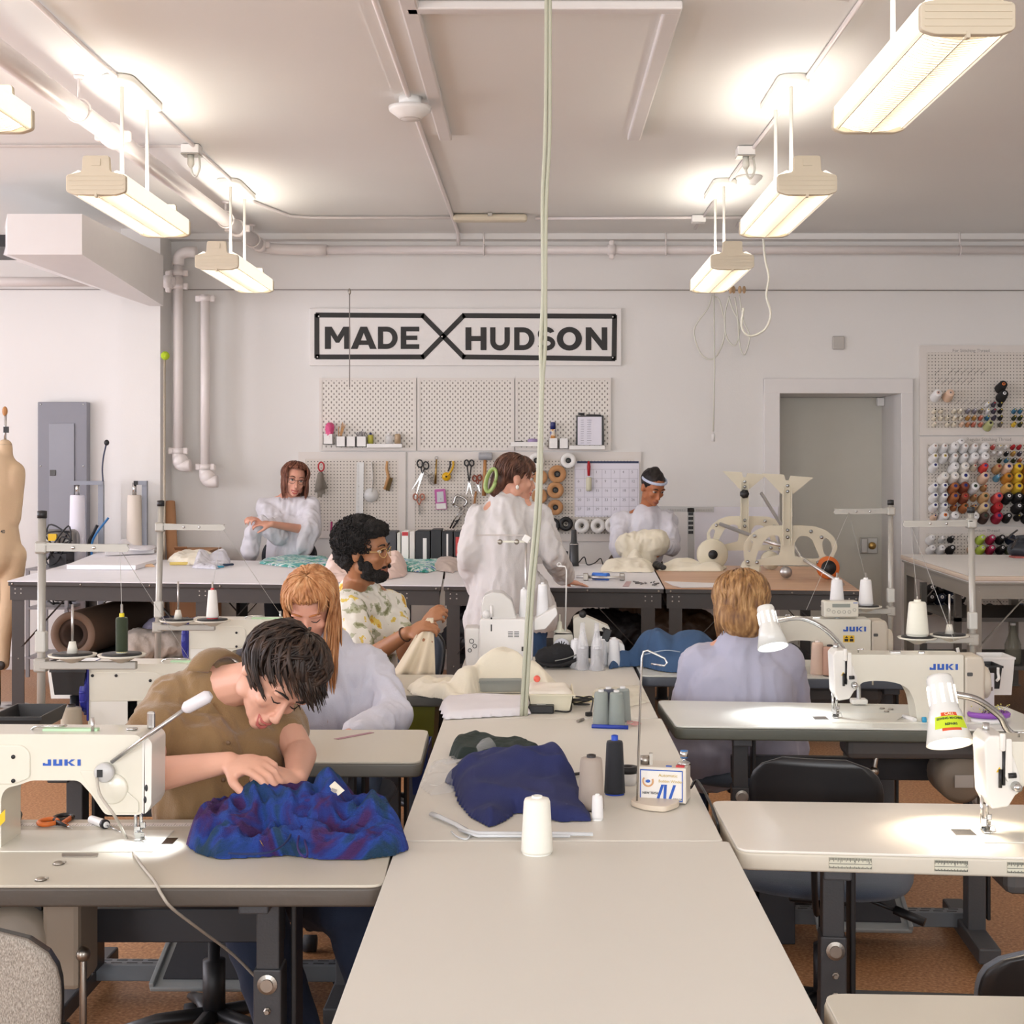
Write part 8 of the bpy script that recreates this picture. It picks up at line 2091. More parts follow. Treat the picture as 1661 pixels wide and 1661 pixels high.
def bin_(label,px0,px1,y0,y1,Y,m,d=.14,name='storage_bin'):
    a=at(px0,y1,Y);b=at(px1,y0,Y)
    t=thing(name,label,'bin',Vector(((a.x+b.x)/2,Y+d/2,a.z)))
    x0,x1,z0,z1=a.x,b.x,a.z,b.z;k=.08*(x1-x0)
    mb=MB()
    O=[(x0+k,Y+.01,z0),(x1-k,Y+.01,z0),(x1-k,Y+d-.01,z0),(x0+k,Y+d-.01,z0)];T=[(x0,Y,z1),(x1,Y,z1),(x1,Y+d,z1),(x0,Y+d,z1)];w_=.004
    I=[(x0+w_,Y+w_,z1),(x1-w_,Y+w_,z1),(x1-w_,Y+d-w_,z1),(x0+w_,Y+d-w_,z1)];J=[(x0+k+w_,Y+.01+w_,z0+w_),(x1-k-w_,Y+.01+w_,z0+w_),(x1-k-w_,Y+d-.01-w_,z0+w_),(x0+k+w_,Y+d-.01-w_,z0+w_)]
    vs=O+T+I+J;fs=[[3,2,1,0],[12,13,14,15]]
    for i in range(4):
        j=(i+1) % 4;fs+=[[i,j,4+j,4+i],[4+i,4+j,8+j,8+i],[8+i,8+j,12+j,12+i]]
    mb.add(vs,fs,smooth=False);mb.build('bin_body',m,t);
    MB().bx(x0-.003,x1+.003,Y-.003,Y,z1-.008,z1).build('rim',m,t);return t
bin_('white bin behind the black bin at the left of the second machine',76,140,1078,1134,4.42,white_m,.16)
bin_('black bin clipped at the left of the second machine',82,138,1086,1128,4.25,black_m,.14)
tag(MB().tube([at(121,1128,4.3),at(121,1180,4.3),at(121,1300,4.3)],.014,8).build('bin_post',black_m),'black post holding up the black bin at left','post')
bin_('black bin at the far left edge behind the front machine',-20,66,1163,1188,3.55,black_m,.2)
bin_('olive yellow crate under the far left sewing table',652,706,1143,1215,5.3,mat('olive_plastic','#7a7a1e',.5),.3,'storage_crate')
bin_('blue waste bin between the left tables and the centre table',667,694,1213,1290,4.7,mat('bin_blue','#1f3a80',.5),.2,'waste_bin')
tag(MB().ell(Vector((at(155,1183,4.2).x,4.2,TH+.019)),(.013,.013,.018)).build('blue_bobbin',mat('bobbin_blue','#3a78b8',.4)),'small blue bobbin beside the taupe cone','bobbin')
jar(196,1017,1076,.02,white_m,mat('bobbin_blue','#3a78b8'),'x') if False else None
t=thing('oil_bottle','small white bottle with blue cap behind the second machine at left','bottle',at(264,1082,4.62))
p=Vector((at(264,0,4.62).x,4.62,TH+.002));MB().lathe([(0,0),(.022,0),(.022,.10),(.012,.115),(0,.115)],p,20).build('bottle_body',white_m,t);MB().lathe([(0,.115),(.015,.115),(.014,.14),(0,.14)],p,16).build('cap',mat('bobbin_blue','#3a78b8'),t)
sh=MB().bx(at(95,0,8.9).x,at(700,0,8.9).x,8.75,10.2,.40,.425);tag(sh.build('lower_shelf',mat('shelf_dark','#3a3734',.6)),'low dark shelf under the long white cutting table','shelf')
sh=MB().bx(at(730,0,8.7).x,at(1050,0,8.7).x,8.6,9.9,.40,.425);tag(sh.build('lower_shelf',mat('shelf_dark','#3a3734',.6)),'low dark shelf under the centre cutting table','shelf')
sh=MB().bx(at(1075,0,8.7).x,at(1330,0,8.7).x,8.45,9.6,.40,.425);tag(sh.build('lower_shelf',mat('shelf_dark','#3a3734',.6)),'low dark shelf under the wood topped cutting table','shelf')
t=thing('paper_roll','thick roll of brown paper lying under the long cutting table','roll',at(120,1060,8.9))
brn=mat('brown_paper','#7f6552',.7,bump=.05)
a=at(118,1020,8.85);b=at(222,1008,9.9);a.z=.425+.142;b.z=.425+.142;dq=(b-a);L=dq.length;qq=dq.to_track_quat('Z','Y').to_matrix().to_4x4()
MB().lathe([(.095,0),(.138,0),(.14,.004),(.14,L-.004),(.138,L),(.095,L),(.095,0)],a,40,qq).build('paper',brn,t)
MB().lathe([(.06,.015),(.094,.015),(.094,L-.02),(.06,L-.02),(.06,.015)],a,32,qq).build('core',mat('core_dark','#4c3a30',.8),t)
for lab,pts,r_,c_ in (('clear wrapped pale bundle on the low shelf by the brown roll',[at(225,1056,8.8),at(300,1058,8.85)],.10,'#b6aba0'),('lavender fabric bundle on the low shelf behind the third machine',[at(262,1045,9.2),at(315,1040,9.25)],.12,'#b4aec8'),('grey white bundle at the right end of the low shelf',[at(320,1060,8.9),at(420,1058,9.0)],.11,'#c9c4cc')):
    pts=[Vector((p.x,p.y,.425+r_*.85)) for p in pts]
    tag(blob('fabric_bundle',[('c',pts[0],r_,pts[1],r_*.8)],mat('bundle_'+c_[1:],c_,.5,bump=.3,bscale=60),None,vox=.014,disp=wrinkle(.016,1,len(lab)),keep=None),lab,'fabric')
for lab,pts,r_,c_,seed in (('black plastic bag on the low shelf under the centre cutting table',[(770,1000),(850,1010)],.17,'#17171a',1),('dark grey bag on the shelf left of the standing woman',[(752,1030),(790,1040)],.13,'#2f2c2e',2),('brown fabric bundle under the wood topped table',[(1078,1000),(1130,1010)],.16,'#4a3320',3),('black bag on top of the brown bundle',[(1110,985),(1160,1000)],.12,'#101112',4),('dark bundle right of centre under the cutting table',[(960,1010),(1020,1020)],.15,'#241f1f',5)):
    Yy=9.1;P=[Vector((at(x,0,Yy).x,Yy+.02*i,.425+r_*.85)) for i,(x,y) in enumerate(pts)]
    if seed==4:
        for p_ in P:p_.y=9.35
    tag(blob('fabric_bundle',[('c',P[0],r_,P[1],r_*.85)],mat('bundle_'+c_[1:],c_,.5,bump=.3,bscale=40),None,vox=.016,disp=wrinkle(.02,1,seed)),lab,'bag')
Yd=9.6;sD=F/Yd
t=thing('dress_form','beige dress form with legs standing at the left edge behind the cutting table','dress form',Vector((at(-2,0,Yd).x,Yd,0)))
lin_=mat('form_linen','#d0b594',.8,bump=.2,bscale=300)
x0=at(-2,0,Yd).x
def dq_(px,py):return at(px,py,Yd)
P=[('c',dq_(8,742),.052,dq_(8,724),.05),('c',dq_(-2,760),.12,dq_(-2,800),.13),('c',dq_(-30,766),.075,dq_(22,766),.075),('c',dq_(20,770),.085,dq_(14,840),.08),('c',dq_(8,748),.06,dq_(16,762),.07),('c',dq_(-2,800),.14,dq_(-4,840),.125),('c',dq_(-4,840),.125,dq_(-6,880),.155),('c',dq_(-6,880),.155,dq_(-6,900),.16),
     ('c',dq_(22,900),.085,dq_(18,960),.07),('c',dq_(18,960),.07,dq_(14,985),.055),('c',dq_(14,985),.062,dq_(6,1035),.05),('c',dq_(6,1035),.05,dq_(6,1078),.038),('c',dq_(-32,900),.085,dq_(-32,985),.055),('c',dq_(-32,985),.06,dq_(-30,1078),.038)]
blob('form_body',P,lin_,t,vox=.012,smooth=8)
MB().lathe([(.16,0),(.166,.006),(.16,.012)],dq_(-4,828),36,Matrix.Diagonal((1,.85,1,1))).build('waist_tape',mat('tape_cream','#e2d2ba',.8),t) if False else None
MB().lathe([(0,0),(.045,0),(.045,.012),(0,.014)],dq_(8,724),24).build('neck_cap',mat('cap_grey','#6d6660',.5),t)
MB().tube([dq_(8,724),dq_(9,670)],.009,8).build('pole',chrome_m,t);MB().box(dq_(10,697),(.03,.02,.04)).build('pole_clamp',black_m,t)
MB().ell(dq_(8,667),(.018,.018,.032)).build('finial',mat('wood_handle','#b5804f'),t)
mb=MB();write(mb,'40',dq_(15,863)-Vector((0,.158,0)),.03,ext=.0005,bold=.0006);mb.build('size_lettering',ink_m,t)
for s in (-1,1):pass
mb=MB();mb.lathe([(0,0),(.2,0),(.2,.012),(.02,.03),(0,.03)],Vector((x0,Yd,0)),28);mb.tube([Vector((x0,Yd,.02)),Vector((x0,Yd,.9))],.014,8);mb.build('stand',chrome_m,t)
MB().lathe([(0,0),(.03,0),(.03,.004),(0,.004)],Vector((at(5,1070,Yd).x,Yd-.045,at(5,1078,Yd).z)),20,XROT).build('ankle_cap',mat('ankle_dark','#3a3430',.4),t)
Yw=WY-.09
def pb(px,py,d=0):return at(px,py,Yw+d)
t=thing('breaker_box','tall grey electrical panel on the back wall at left','electrical panel',pb(100,900,.09))
ep=mat('panel_grey','#83838b',.4)
MB().bx(pb(61,0).x,pb(141,0).x,Yw,WY-.002,pb(0,905).z,pb(0,652).z,bev=.006).build('casing',ep,t)
dd=MB().bx(pb(80,0).x,pb(121,0).x,Yw-.012,Yw,pb(0,880).z,pb(0,687).z,bev=.003).build('panel_door',mat('panel_grey_light','#8f9098',.35),t)
MB().box(pb(85.5,767,-.016),(.045,.008,.045),bev=.004).build('latch',mat('dark_grey','#4a4a48'),dd)
mb=MB()
for x,y in ((66,656),(135,656),(66,756),(135,756),(66,832),(135,832)):mb.ell(pb(x,y,-.003),(.007,.004,.007),None,8)
mb.build('screws',chrome_m,t)
def rollstand(label,rx0,rx1,bar0,bar1,post,ytop,m,Y,black=False):
    t=thing('fabric_roll',label,'fabric roll',Vector((at((rx0+rx1)/2,0,Y).x,Y,0)))
    c=at((rx0+rx1)/2,0,Y).x;r0=(rx1-rx0)/2*Y/F;zt=at(0,803,Y).z
    MB().lathe([(0,.02),(r0*1.15,.02),(r0*1.12,.5),(r0*.85,zt-.01),(r0*.8,zt),(0,zt)],(c,Y,0),28).build('rolled_fabric',m,t)
    MB().lathe([(0,zt),(.016,zt),(.016,at(0,783,Y).z),(0,at(0,783,Y).z)],(c,Y,0),14).build('core_rod',chrome_m,t)
    t2=thing('roll_stand','grey metal stand holding the '+('white' if not black else 'cream')+' fabric roll','stand',Vector((at(post,0,Y).x,Y+.02,0)))
    g=mat('stand_bluegrey','#8e929c',.4)
    zb=at(0,ytop,Y).z
    MB().bx(at(bar0,0,Y).x,at(bar1,0,Y).x,Y-.02,Y+.02,zb-.03,zb).build('top_bar',g,t2)
    MB().bx(at(post-4,0,Y).x,at(post+4,0,Y).x,Y,Y+.04,0,zb-.03).build('post',g,t2)
    MB().bx(at(bar0,0,Y).x-.1,at(bar1,0,Y).x+.15,Y-.2,Y+.2,0,.018).build('foot',g,t2)
    if black:MB().bx(at(bar0,0,Y).x,at(bar0+7,0,Y).x,Y-.022,Y+.022,zb-.03,zb).build('end_cap',black_m,t2)
rollstand('white fabric roll standing upright left of the cream roll',112,139,115,168,163,780,mat('roll_white','#ece9f2',.8),10.95)
rollstand('cream fabric roll standing upright right of the white roll',205,231,218,239,234,780,mat('roll_cream','#e0d5c8',.8),10.98,True)
t=thing('microphone_cable','dark cable end standing above the white roll stand','cable',at(167,780,10.9))
MB().tube(smooth_path([at(167,781,10.9),at(166,760,10.9),at(168,740,10.9),at(172,722,10.9)],5),.006,6).build('cable',mat('cable_dark','#3a4058',.5),t);MB().ell(at(173,718,10.9),(.02,.015,.022)).build('connector',black_m,t)
Ym2=10.6
def cq(px,py,d=0):return at(px,py,Ym2+d)
t=thing('tool_cart','grey metal cart behind the left end of the cutting table','cart',Vector((cq(80,0).x,Ym2+.2,0)))
g=mat('cart_grey','#8c8a8c',.4,.3)
for x in (45,108):
    for d in (0,.4):MB().bx(cq(x,0).x-.012,cq(x,0).x+.012,Ym2+d-.012,Ym2+d+.012,.06,cq(0,922).z).build('leg',g,t)
for y in (922,985,1065):MB().bx(cq(43,0).x,cq(110,0).x,Ym2-.02,Ym2+.42,cq(0,y).z-.015,cq(0,y).z).build('shelf',g,t)
t=thing('air_motor','metal motor with tangled hoses on the grey cart','motor',cq(85,915,.2))
zc_=cq(0,922).z
MB().lathe([(0,-.12),(.07,-.12),(.085,-.1),(.085,.1),(.07,.12),(0,.12)],Vector((cq(84,0).x,Ym2+.2,zc_+.19)),24,YROT).build('motor_body',mat('motor_metal','#8f8c88',.35,.6),t)
MB().box(Vector((cq(78,0).x,Ym2+.1,zc_+.22)),(.06,.02,.05)).build('yellow_tag',yellow_m,t)
MB().bx(cq(72,0).x,cq(100,0).x,Ym2+.1,Ym2+.3,zc_+.002,zc_+.1).build('base',black_m,t)
mb=MB();rnd=random.Random(9)
P=[Vector((cq(60+rnd.random()*55,0).x,Ym2+.05+rnd.random()*.2,zc_+.02+rnd.random()*.32)) for i in range(22)]
mb.tube(smooth_path(P,6),.006,6);mb.build('hose',black_m,t)
P=[Vector((cq(50+rnd.random()*55,0).x,Ym2+.05+rnd.random()*.2,cq(0,985).z+.01+rnd.random()*.12)) for i in range(24)]
tag(MB().tube(smooth_path(P,6),.007,6).build('cable_coil',black_m),'pile of tangled black cables on the middle shelf of the grey cart','cable')
t=thing('bow_handle','blue and black curved bow saw shaped handle between the fabric rolls','tool',at(150,905,10.85))
MB().tube(smooth_path([at(146,908,10.85),at(145,880,10.85),at(151,866,10.85),at(158,852,10.85)],6),.022,8,flat=.5).build('black_grip',black_m,t)
MB().tube(smooth_path([at(149,905,10.83),at(149,882,10.83),at(156,866,10.83),at(168,850,10.83),at(176,840,10.83)],6),.014,8,flat=.6).build('blue_frame',mat('tool_blue','#1f6fae',.4),t)
t=thing('cardboard_tube','cardboard tube leaning on the back wall behind the cutting table','tube',at(284,905,11.1))
a,b=Vector((at(293,0,11.0).x,10.95,.02)),at(275,814,11.3);dq=b-a;qq=dq.to_track_quat('Z','Y').to_matrix().to_4x4()
MB().lathe([(.035,0),(.042,0),(.042,dq.length),(.035,dq.length),(.035,0)],a,24,qq).build('tube_wall',card_m,t)
t=thing('cardboard_box','open cardboard box behind the cutting table near the leaning tube','box',Vector((at(315,0,11).x,11.1,0)))
MB().bx(at(286,0,11).x,at(343,0,11).x,10.95,11.35,.01,at(0,892,11).z).build('box_body',card_m,t);MB().box(at(298,890,10.95)+Vector((-.02,0,.0)),(.1,.003,.06),(60,0,0)).build('flap',card_m,t)
t=thing('ball_pole','thin pole topped with a yellow green tennis ball leaning by the pier','pole',Vector((at(265,0,11.0).x,11.0,0)))
MB().tube([Vector((at(266,0,11.0).x,11.0,.0)),at(267,583,11.0)],.009,8).build('pole',mat('pole_beige','#b9ad9a',.5),t)
MB().ell(at(268,577,11.0),(.033,.033,.033)).build('tennis_ball',mat('tennis_green','#b5cf2f',.9,bump=.4,bscale=200),t)
def onc(px,py):return onz(px,py,CT)
def xyc(pts):return [(onc(x,y).x,onc(x,y).y) for x,y in pts]
t=thing('paper_stack','stack of white pattern paper at the left end of the cutting table','paper',onc(190,920))
for i,pts in enumerate((((108,924),(220,925),(232,921),(262,912),(256,903),(165,900)),((170,910),(250,906),(256,899),(200,897)))):
    pr=[onc(x,y)+Vector((0,0,.002+i*.035)) for x,y in pts];MB().prism(pr,(0,0,.03 if i==0 else .03)).build('sheet_pile',paper_m,t,bevel=.002)
heap('curled_sheet',xyc([(175,908),(240,908),(257,900),(210,896)]),CT+.066,gauss([(onc(200,902).x,onc(200,902).y,.05,.08,.2)]),paper_m,t,step=.02,edge=.03,fold_amp=.01,fsc=5)
tag(heap('paper_scrap',xyc([(220,920),(250,920),(246,915),(232,914)]),CT,lambda x,y:.006,mat('peach_paper','#ecc9a6',.7),step=.012,edge=.02,fold_amp=.004),'peach paper scrap beside the white paper stack','paper')
tag(heap('fabric_scraps',xyc([(272,912),(300,917),(345,916),(352,908),(335,903),(290,904),(280,908)]),CT,lambda x,y:.03,mat('cream_cotton','#ece0c2'),step=.015,edge=.05,fold_amp=.025,fsc=12,seed=8),'cream and pale yellow fabric scraps on the cutting table at left','fabric')
tag(MB().box(onc(290,917)+Vector((0,0,.012)),(.12,.02,.02),(0,0,12),bev=.004).build('yellow_tool',mat('pale_gold','#d9c067',.5)),'pale yellow marking tool in front of the fabric scraps','tool')
tag(heap('plastic_bag',xyc([(312,922),(350,924),(372,918),(372,906),(350,908),(325,908)]),CT,gauss([(onc(320,917).x,onc(320,917).y,.08,.08,.15),(onc(360,915).x,onc(360,915).y,.075,.08,.15)]),mat('bag_lilac','#dedde6',.25,alpha=.8),step=.012,edge=.04,fold_amp=.03,fsc=18,seed=12),'crumpled clear plastic bag near the blue scissors','bag')
t=thing('scissors','scissors with bright blue handles lying on the cutting table','scissors',onc(362,921))
MB().tube([onc(344,923)+Vector((0,0,.012)),onc(362,922)+Vector((0,0,.012))],.014,8,flat=.5).build('handle',mat('turquoise','#2fa0c4',.4),t);MB().tube([onc(362,920)+Vector((0,0,.015)),onc(377,919)+Vector((0,0,.015))],.016,8,flat=.5).build('grip',mat('navy_grip','#1c3350',.5),t)
gm_=ramp_mat('green_print',[(.3,'#2f8a78'),(.42,'#5fb0b0'),(.5,'#e3ece6'),(.6,'#4d7fc0'),(.72,'#8cc07c')],scale=9,rough=.8,dist=1.5,stretch=(1,2,1),interp='CONSTANT')
tag(heap('printed_fabric',xyc([(420,915),(430,908),(470,904),(530,906),(536,918),(470,921)]),CT,lambda x,y:.012,gm_,step=.02,edge=.04,fold_amp=.008,fsc=6,seed=3),'green and blue printed fabric in front of the smiling woman','fabric')
tag(heap('printed_fabric',xyc([(642,922),(640,911),(700,909),(724,912),(716,924),(690,930),(655,927)]),CT,lambda x,y:.022,gm_,step=.02,edge=.05,fold_amp=.012,fsc=7,seed=7),'green and blue printed fabric right of the man with curly hair','fabric')
tag(heap('fabric_roll_end',xyc([(700,925),(708,912),(735,912),(752,918),(735,930)]),CT,lambda x,y:.03,mat('grey_pink_fabric','#cbbcb6',.85),step=.018,edge=.05,fold_amp=.02,fsc=9,seed=17),'greyish fabric folded beside the printed fabric','fabric')
tag(heap('pink_fabric',xyc([(522,945),(530,920),(560,914),(640,912),(662,922),(655,936),(600,945)]),CT,gauss([(onc(640,928).x,onc(640,928).y,.10,.12,.35),(onc(545,932).x,onc(545,932).y,.11,.14,.4),(onc(595,932).x,onc(595,932).y,.07,.3,.4)]),mat('blush','#e9cfc6',.85,bump=.2,bscale=100),step=.018,edge=.07,fold_amp=.03,fsc=10,seed=21),'blush pink gathered fabric behind the man with curly hair','fabric')
t=thing('cream_fabric_roll','cream fabric roughly folded on the cutting table right of centre','fabric',onc(1020,920))
heap('folded_fabric',xyc([(975,928),(978,918),(1020,912),(1055,914),(1062,922),(1058,929)]),CT,gauss([(onc(1020,924).x,onc(1020,924).y,.05,.22,.2),(onc(1030,918).x,onc(1030,918).y,.085,.05,.2)]),mat('cream_cotton','#ece0c2'),t,step=.016,edge=.05,fold_amp=.022,fsc=9,seed=25)
tag(heap('cream_fabric',xyc([(1068,926),(1072,917),(1110,914),(1178,921),(1170,927),(1110,927)]),CT,gauss([(onc(1110,921).x,onc(1110,921).y,.045,.1,.2),(onc(1150,924).x,onc(1150,924).y,.03,.12,.2)]),mat('cream_cotton','#ece0c2'),step=.016,edge=.04,fold_amp=.018,fsc=10,seed=27),'cream fabric lying flat on the wood topped table','fabric')
tag(blob('black_trim',[('c',onc(1064,924)+Vector((0,0,.03)),.028,onc(1076,926)+Vector((0,0,.02)),.018)],black_m,None,vox=.008,disp=fold(.008,(20,20,20))),'small crumpled black piece between the two cream fabrics','fabric')
t=thing('rolling_cutter','long bar tool with bright blue grip lying on the cutting table','tool',onc(975,942))
MB().tube([onc(935,941)+Vector((0,0,.02)),onc(1012,943)+Vector((0,0,.02))],.009,8).build('bar',alu_m,t)
MB().tube([onc(962,941)+Vector((0,0,.024)),onc(987,942)+Vector((0,0,.024))],.022,14).build('blue_grip',mat('bright_blue','#3b78d8',.4),t)
for x in (950,1009):MB().box(onc(x,941.5)+Vector((0,0,.022)),(.03,.05,.042),bev=.004).build('block',nickel_m,t)
t=thing('loose_hardware','small metal hardware pieces scattered on white paper','hardware',onc(1045,948));rnd=random.Random(4)
for i in range(12):c=onc(1028+rnd.random()*36,945+rnd.random()*6)+Vector((0,0,.004));MB().tube([c,c+Vector((rnd.uniform(-.04,.04),rnd.uniform(-.03,.03),.003))],.004,6).build('metal_piece',mat('dark_metal','#6c6a6a',.4,.7),t)
tag(MB().prism([onc(1010,952)+Vector((0,0,.002)),onc(1020,952)+Vector((0,0,.002)),onc(1024,944)+Vector((0,0,.002)),onc(1016,944)+Vector((0,0,.002))],(0,0,.002)).build('pink_card',mat('mauve','#bfa2a8',.6)),'mauve card strip beside the metal pieces','card')
tag(MB().prism([onc(1090,950)+Vector((0,0,.002)),onc(1105,954)+Vector((0,0,.002)),onc(1168,953)+Vector((0,0,.002)),onc(1160,947)+Vector((0,0,.002)),onc(1078,944)+Vector((0,0,.002))],(0,0,.003)).build('paper_sheet',paper_m),'white paper sheet at the front of the wood topped table','paper')
tag(MB().bx(at(898,0,7.98).x,at(908,0,7.98).x,7.98,7.99,at(0,974,7.98).z,at(0,968,7.98).z).build('table_label',white_m),'small white label on the cutting table apron','label') if False else None
den=mat('denim_blue','#3d5a80',.9,bump=.25,bscale=420,var=.2,vscale=9)
t=thing('jeans','pair of blue jeans lying across the far centre table and the lavender woman\'s table','jeans',Vector((.48,6.0,TH)))
tt_='heaped blue jeans beside the woman in lavender top'
t['label']=tt_
heap('denim',[(.30,5.93),(.345,5.99),(.42,6.02),(.50,5.86),(.60,5.80),(.72,5.83),(.80,5.95),(.74,6.18),(.58,6.24),(.44,6.22),(.36,6.12),(.30,6.02)],TH,gauss([(.50,6.02,.13,.10,.16),(.64,6.0,.125,.12,.17),(.36,5.99,.05,.07,.08)]),den,t,step=.010,edge=.05,fold_amp=.022,fsc=11,seed=33)
MB().tube(smooth_path([Vector(q_) for q_ in ((.44,5.90,TH+.065),(.52,5.87,TH+.085),(.58,5.86,TH+.08))],5),.0022,5).build('seam',mat('denim_seam','#a9b6c8',.8),t)
t=thing('control_box','cream control box with display on top of the far right machine','control box',at(1365,1006,5.86))
Yc=5.82;a=at(1337,1006,Yc);b=at(1393,980,Yc);zt0=TH+.222
MB().bx(a.x,b.x,Yc,Yc+.07,zt0,zt0+.064,bev=.006).build('housing',machine_m,t)
MB().bx(at(1350,0,Yc).x,at(1379,0,Yc).x,Yc-.002,Yc,zt0+.040,zt0+.054).build('display',mat('lcd','#8f948c',.3),t)
mb=MB()
for i in range(6):x=1344+i*8.4;mb.tube(ring(Vector((at(x,0,Yc).x,Yc-.001,zt0+(.022 if 0 < i < 5 else .03))),.006),.0008,5)
mb.build('keys',mat('key_grey','#9a968c',.5),t)
mb=MB();mb.bx(at(1384,0,Yc).x,at(1391,0,Yc).x,Yc-.0015,Yc,zt0+.056,zt0+.059);mb.build('brand_print',jblue_m,t)
t=thing('seam_ripper','seam ripper with pale handle lying beside the middle right machine','tool',ont(1470,1166))
MB().tube([ont(1466,1166)+Vector((0,0,.008)),ont(1484,1172)+Vector((0,0,.008))],.0075,10).build('handle',white_m,t);MB().tube([ont(1466,1166)+Vector((0,0,.008)),ont(1454,1170)+Vector((0,0,.003))],.0015,5).build('prong',chrome_m,t)
MB().lathe([(0,-.007),(.0085,-.007),(.0085,.007),(0,.007)],ont(1499,1173)+Vector((0,0,.0095)),16,YROT).build('bobbin_tmp',mat('cyan_bobbin','#2f9cc9',.4)) if False else tag(MB().lathe([(0,-.006),(.0095,-.006),(.0095,.006),(0,.006)],ont(1499,1173)+Vector((0,0,.0105)),16,YROT).build('bobbin',mat('cyan_bobbin','#2f9cc9',.4)),'bright blue bobbin lying beside the seam ripper','bobbin')
for px,py,lab in ((1431,1150,'round silver bobbin on the table inside the machine arm, left one'),(1438,1155,'round silver bobbin on the table inside the machine arm, front one'),(1445,1151,'round silver bobbin on the table inside the machine arm, right one')):
    tag(MB().lathe([(0,0),(.009,0),(.009,.003),(0,.003)],ont(px,py)+Vector((0,0,.001)),16).build('metal_bobbin',nickel_m),lab,'bobbin')
c=ont(1604,1172)
t=thing('pincushion','purple rimmed magnetic dish full of yellow headed pins','pincushion',c)
MB().lathe([(0,0),(.045,0),(.05,.006),(.05,.014),(0,.014)],c,32,Matrix.Diagonal((1.15,.8,1,1))).build('base',white_m,t)
MB().lathe([(0,.016),(.04,.016),(.058,.02),(.06,.03),(.055,.036),(.04,.028),(0,.027)],c,32,Matrix.Diagonal((1.15,.8,1,1))).build('dish',mat('purple_dish','#8b4fb0',.4),t)
rnd=random.Random(3);mb=MB();m2=MB()
for i in range(44):
    q_=c+Vector((rnd.gauss(0,.022),rnd.gauss(0,.014),.03));e_=q_+Vector((rnd.uniform(-.02,.02),rnd.uniform(-.012,.012),rnd.uniform(.004,.03)));mb.tube([q_,e_],.0006,4);m2.ell(e_,(.0023,)*3,None,6)
tag(mb.build('pins',chrome_m,t),None,kind='stuff');tag(m2.build('pin_heads',mat('pin_yellow','#dcd36a',.4),t),None,kind='stuff')
bin_('black organiser bin behind the middle right machine',1583,1626,1080,1118,5.2,black_m,.12)
bin_('white tilted bin hanging at the right edge behind the machine',1596,1646,1066,1128,5.34,white_m,.14)
t=thing('hanging_cloth','white striped cloth hanging below the black organiser bin','cloth',at(1597,1180,5.16))
MB().bx(at(1578,0,5.16).x,at(1612,0,5.16).x,5.155,5.165,at(0,1162,5.16).z,at(0,1092,5.16).z).build('cloth',mat('cloth_white','#dedbe0',.8),t)
mb=MB()
for i in range(4):mb.bx(at(1581+i*8,0,5.16).x,at(1585+i*8,0,5.16).x,5.152,5.155,at(0,1120,5.16).z,at(0,1114,5.16).z)
mb.build('stripes',mat('stripe_brown','#6d5d55',.7),t)
for px in (1601,1619):
    t=thing('white_hook','white plastic hook clipped on the organiser, '+('left one' if px==1601 else 'right one'),'hook',at(px,1103,5.14))
    MB().tube(smooth_path([at(px,1083,5.15),at(px,1092,5.15),at(px+1,1100,5.14),at(px-2,1104,5.13)],4),.005,8).build('hook_body',white_m,t)
t=thing('purple_marker','white and purple marker standing in the organiser at right','pen',at(1558,1068,5.25))
MB().tube([at(1553,1051,5.28),at(1557,1072,5.28)],.006,8).build('barrel',white_m,t);MB().tube([at(1560,1060,5.29),at(1565,1076,5.29)],.009,8).build('purple_sleeve',mat('lilac','#a78cc0',.5),t)
t=thing('storage_rack','grey metal rack standing under the pressing table','rack',Vector((3.0,9.3,0)))
for x in (2.62,3.9):
    for y in (9.1,9.9):MB().bx(x-.02,x+.02,y-.02,y+.02,0,.80).build('leg',mat('rack_grey','#5f5d59',.5),t)
for z_ in (.32,.62):MB().bx(2.6,3.92,9.08,9.92,z_,z_+.025).build('shelf',mat('rack_grey','#5f5d59',.5),t)
t=thing('glass_bottle','clear glass bottle standing on the lower rack shelf at right','bottle',Vector((at(1643,0,9.15).x,9.2,.345)))
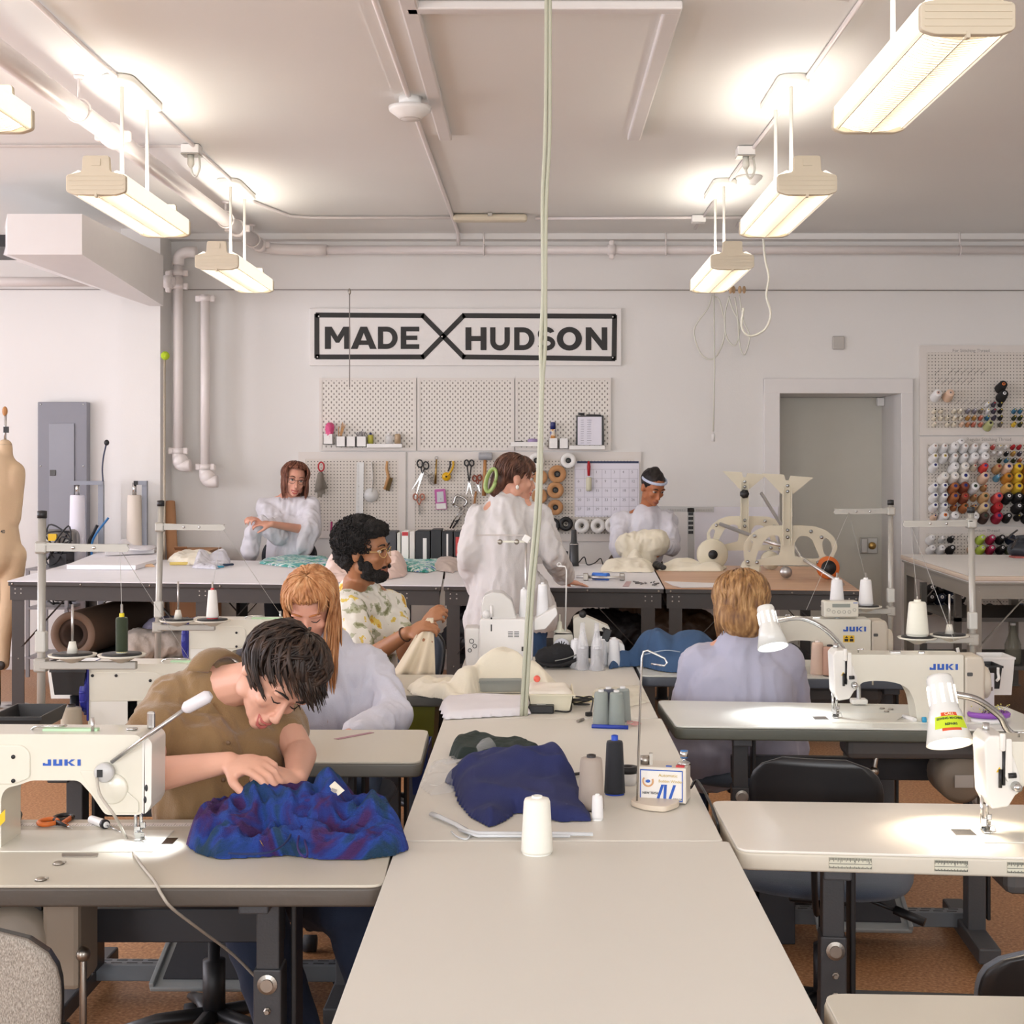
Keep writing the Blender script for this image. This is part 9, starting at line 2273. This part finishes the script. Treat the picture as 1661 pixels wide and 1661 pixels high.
p=Vector((at(1643,0,9.2).x,9.2,.346));MB().lathe([(0,0),(.05,0),(.05,.12),(.02,.2),(.016,.24),(0,.24)],p,20).build('bottle_body',mat('bottle_glass','#9a9a88',.15,alpha=.5),t);MB().lathe([(0,.24),(.018,.24),(.018,.255),(0,.255)],p,14).build('cap',white_m,t)
tag(blob('canvas_bag',[('c',Vector((3.05,9.5,.80-.05)),.09,Vector((3.35,9.5,.76)),.1)],mat('bag_grey','#9b938a',.9),None,vox=.015,disp=wrinkle(.02,1,2)),'grey cloth bag on the upper rack shelf','bag') if False else None
t=thing('table_iron','dark pressing iron with a pinkish sole and black cable on the pressing table','iron',onc(1650,909))
blob('iron_body',[('c',onc(1645,912)+Vector((0,0,.09)),.05,onc(1672,912)+Vector((0,0,.08)),.07),('c',onc(1650,912)+Vector((0,0,.17)),.02,onc(1675,912)+Vector((0,0,.18)),.022),('c',onc(1652,912)+Vector((0,0,.1)),.02,onc(1652,912)+Vector((0,0,.17)),.02)],mat('iron_grey','#3c3f45',.4),t,vox=.009)
MB().prism([onc(1641,913)+Vector((0,-.06,.036)),onc(1690,913)+Vector((0,-.08,.036)),onc(1690,913)+Vector((0,.1,.036)),onc(1641,913)+Vector((0,.06,.036))],(0,0,.012)).build('sole_plate',mat('iron_red','#a85a52',.4),t)
MB().tube(smooth_path([onc(1652,912)+Vector((0,0,.17)),at(1640,890,9.9),at(1648,878,10.1),at(1636,872,10.4),at(1650,860,10.6)],6),.007,6).build('cable',black_m,t)
tag(MB().tube(smooth_path([Vector(q_) for q_ in ((.55,3.25,.3),(.62,3.3,.14),(.8,3.2,.03),(1.2,3.05,.02),(1.7,3.1,.02))],8),.008,6).build('floor_cable',mat('cable_grey','#7f7b72',.6)),'grey cable running over the floor under the ruler edged table','cable')
tag(MB().bx(1.0,1.3,5.2,5.55,.0,.2,bev=.02).build('plastic_tub',mat('tub_grey','#77787c',.5)),'grey plastic tub on the floor under the middle right table','tub')
tag(MB().bx(.74,.86,4.85,5.05,0,.28,bev=.004).build('power_unit',mat('unit_dark','#33353b',.5)),'dark power unit on the floor beside the lavender woman','box')
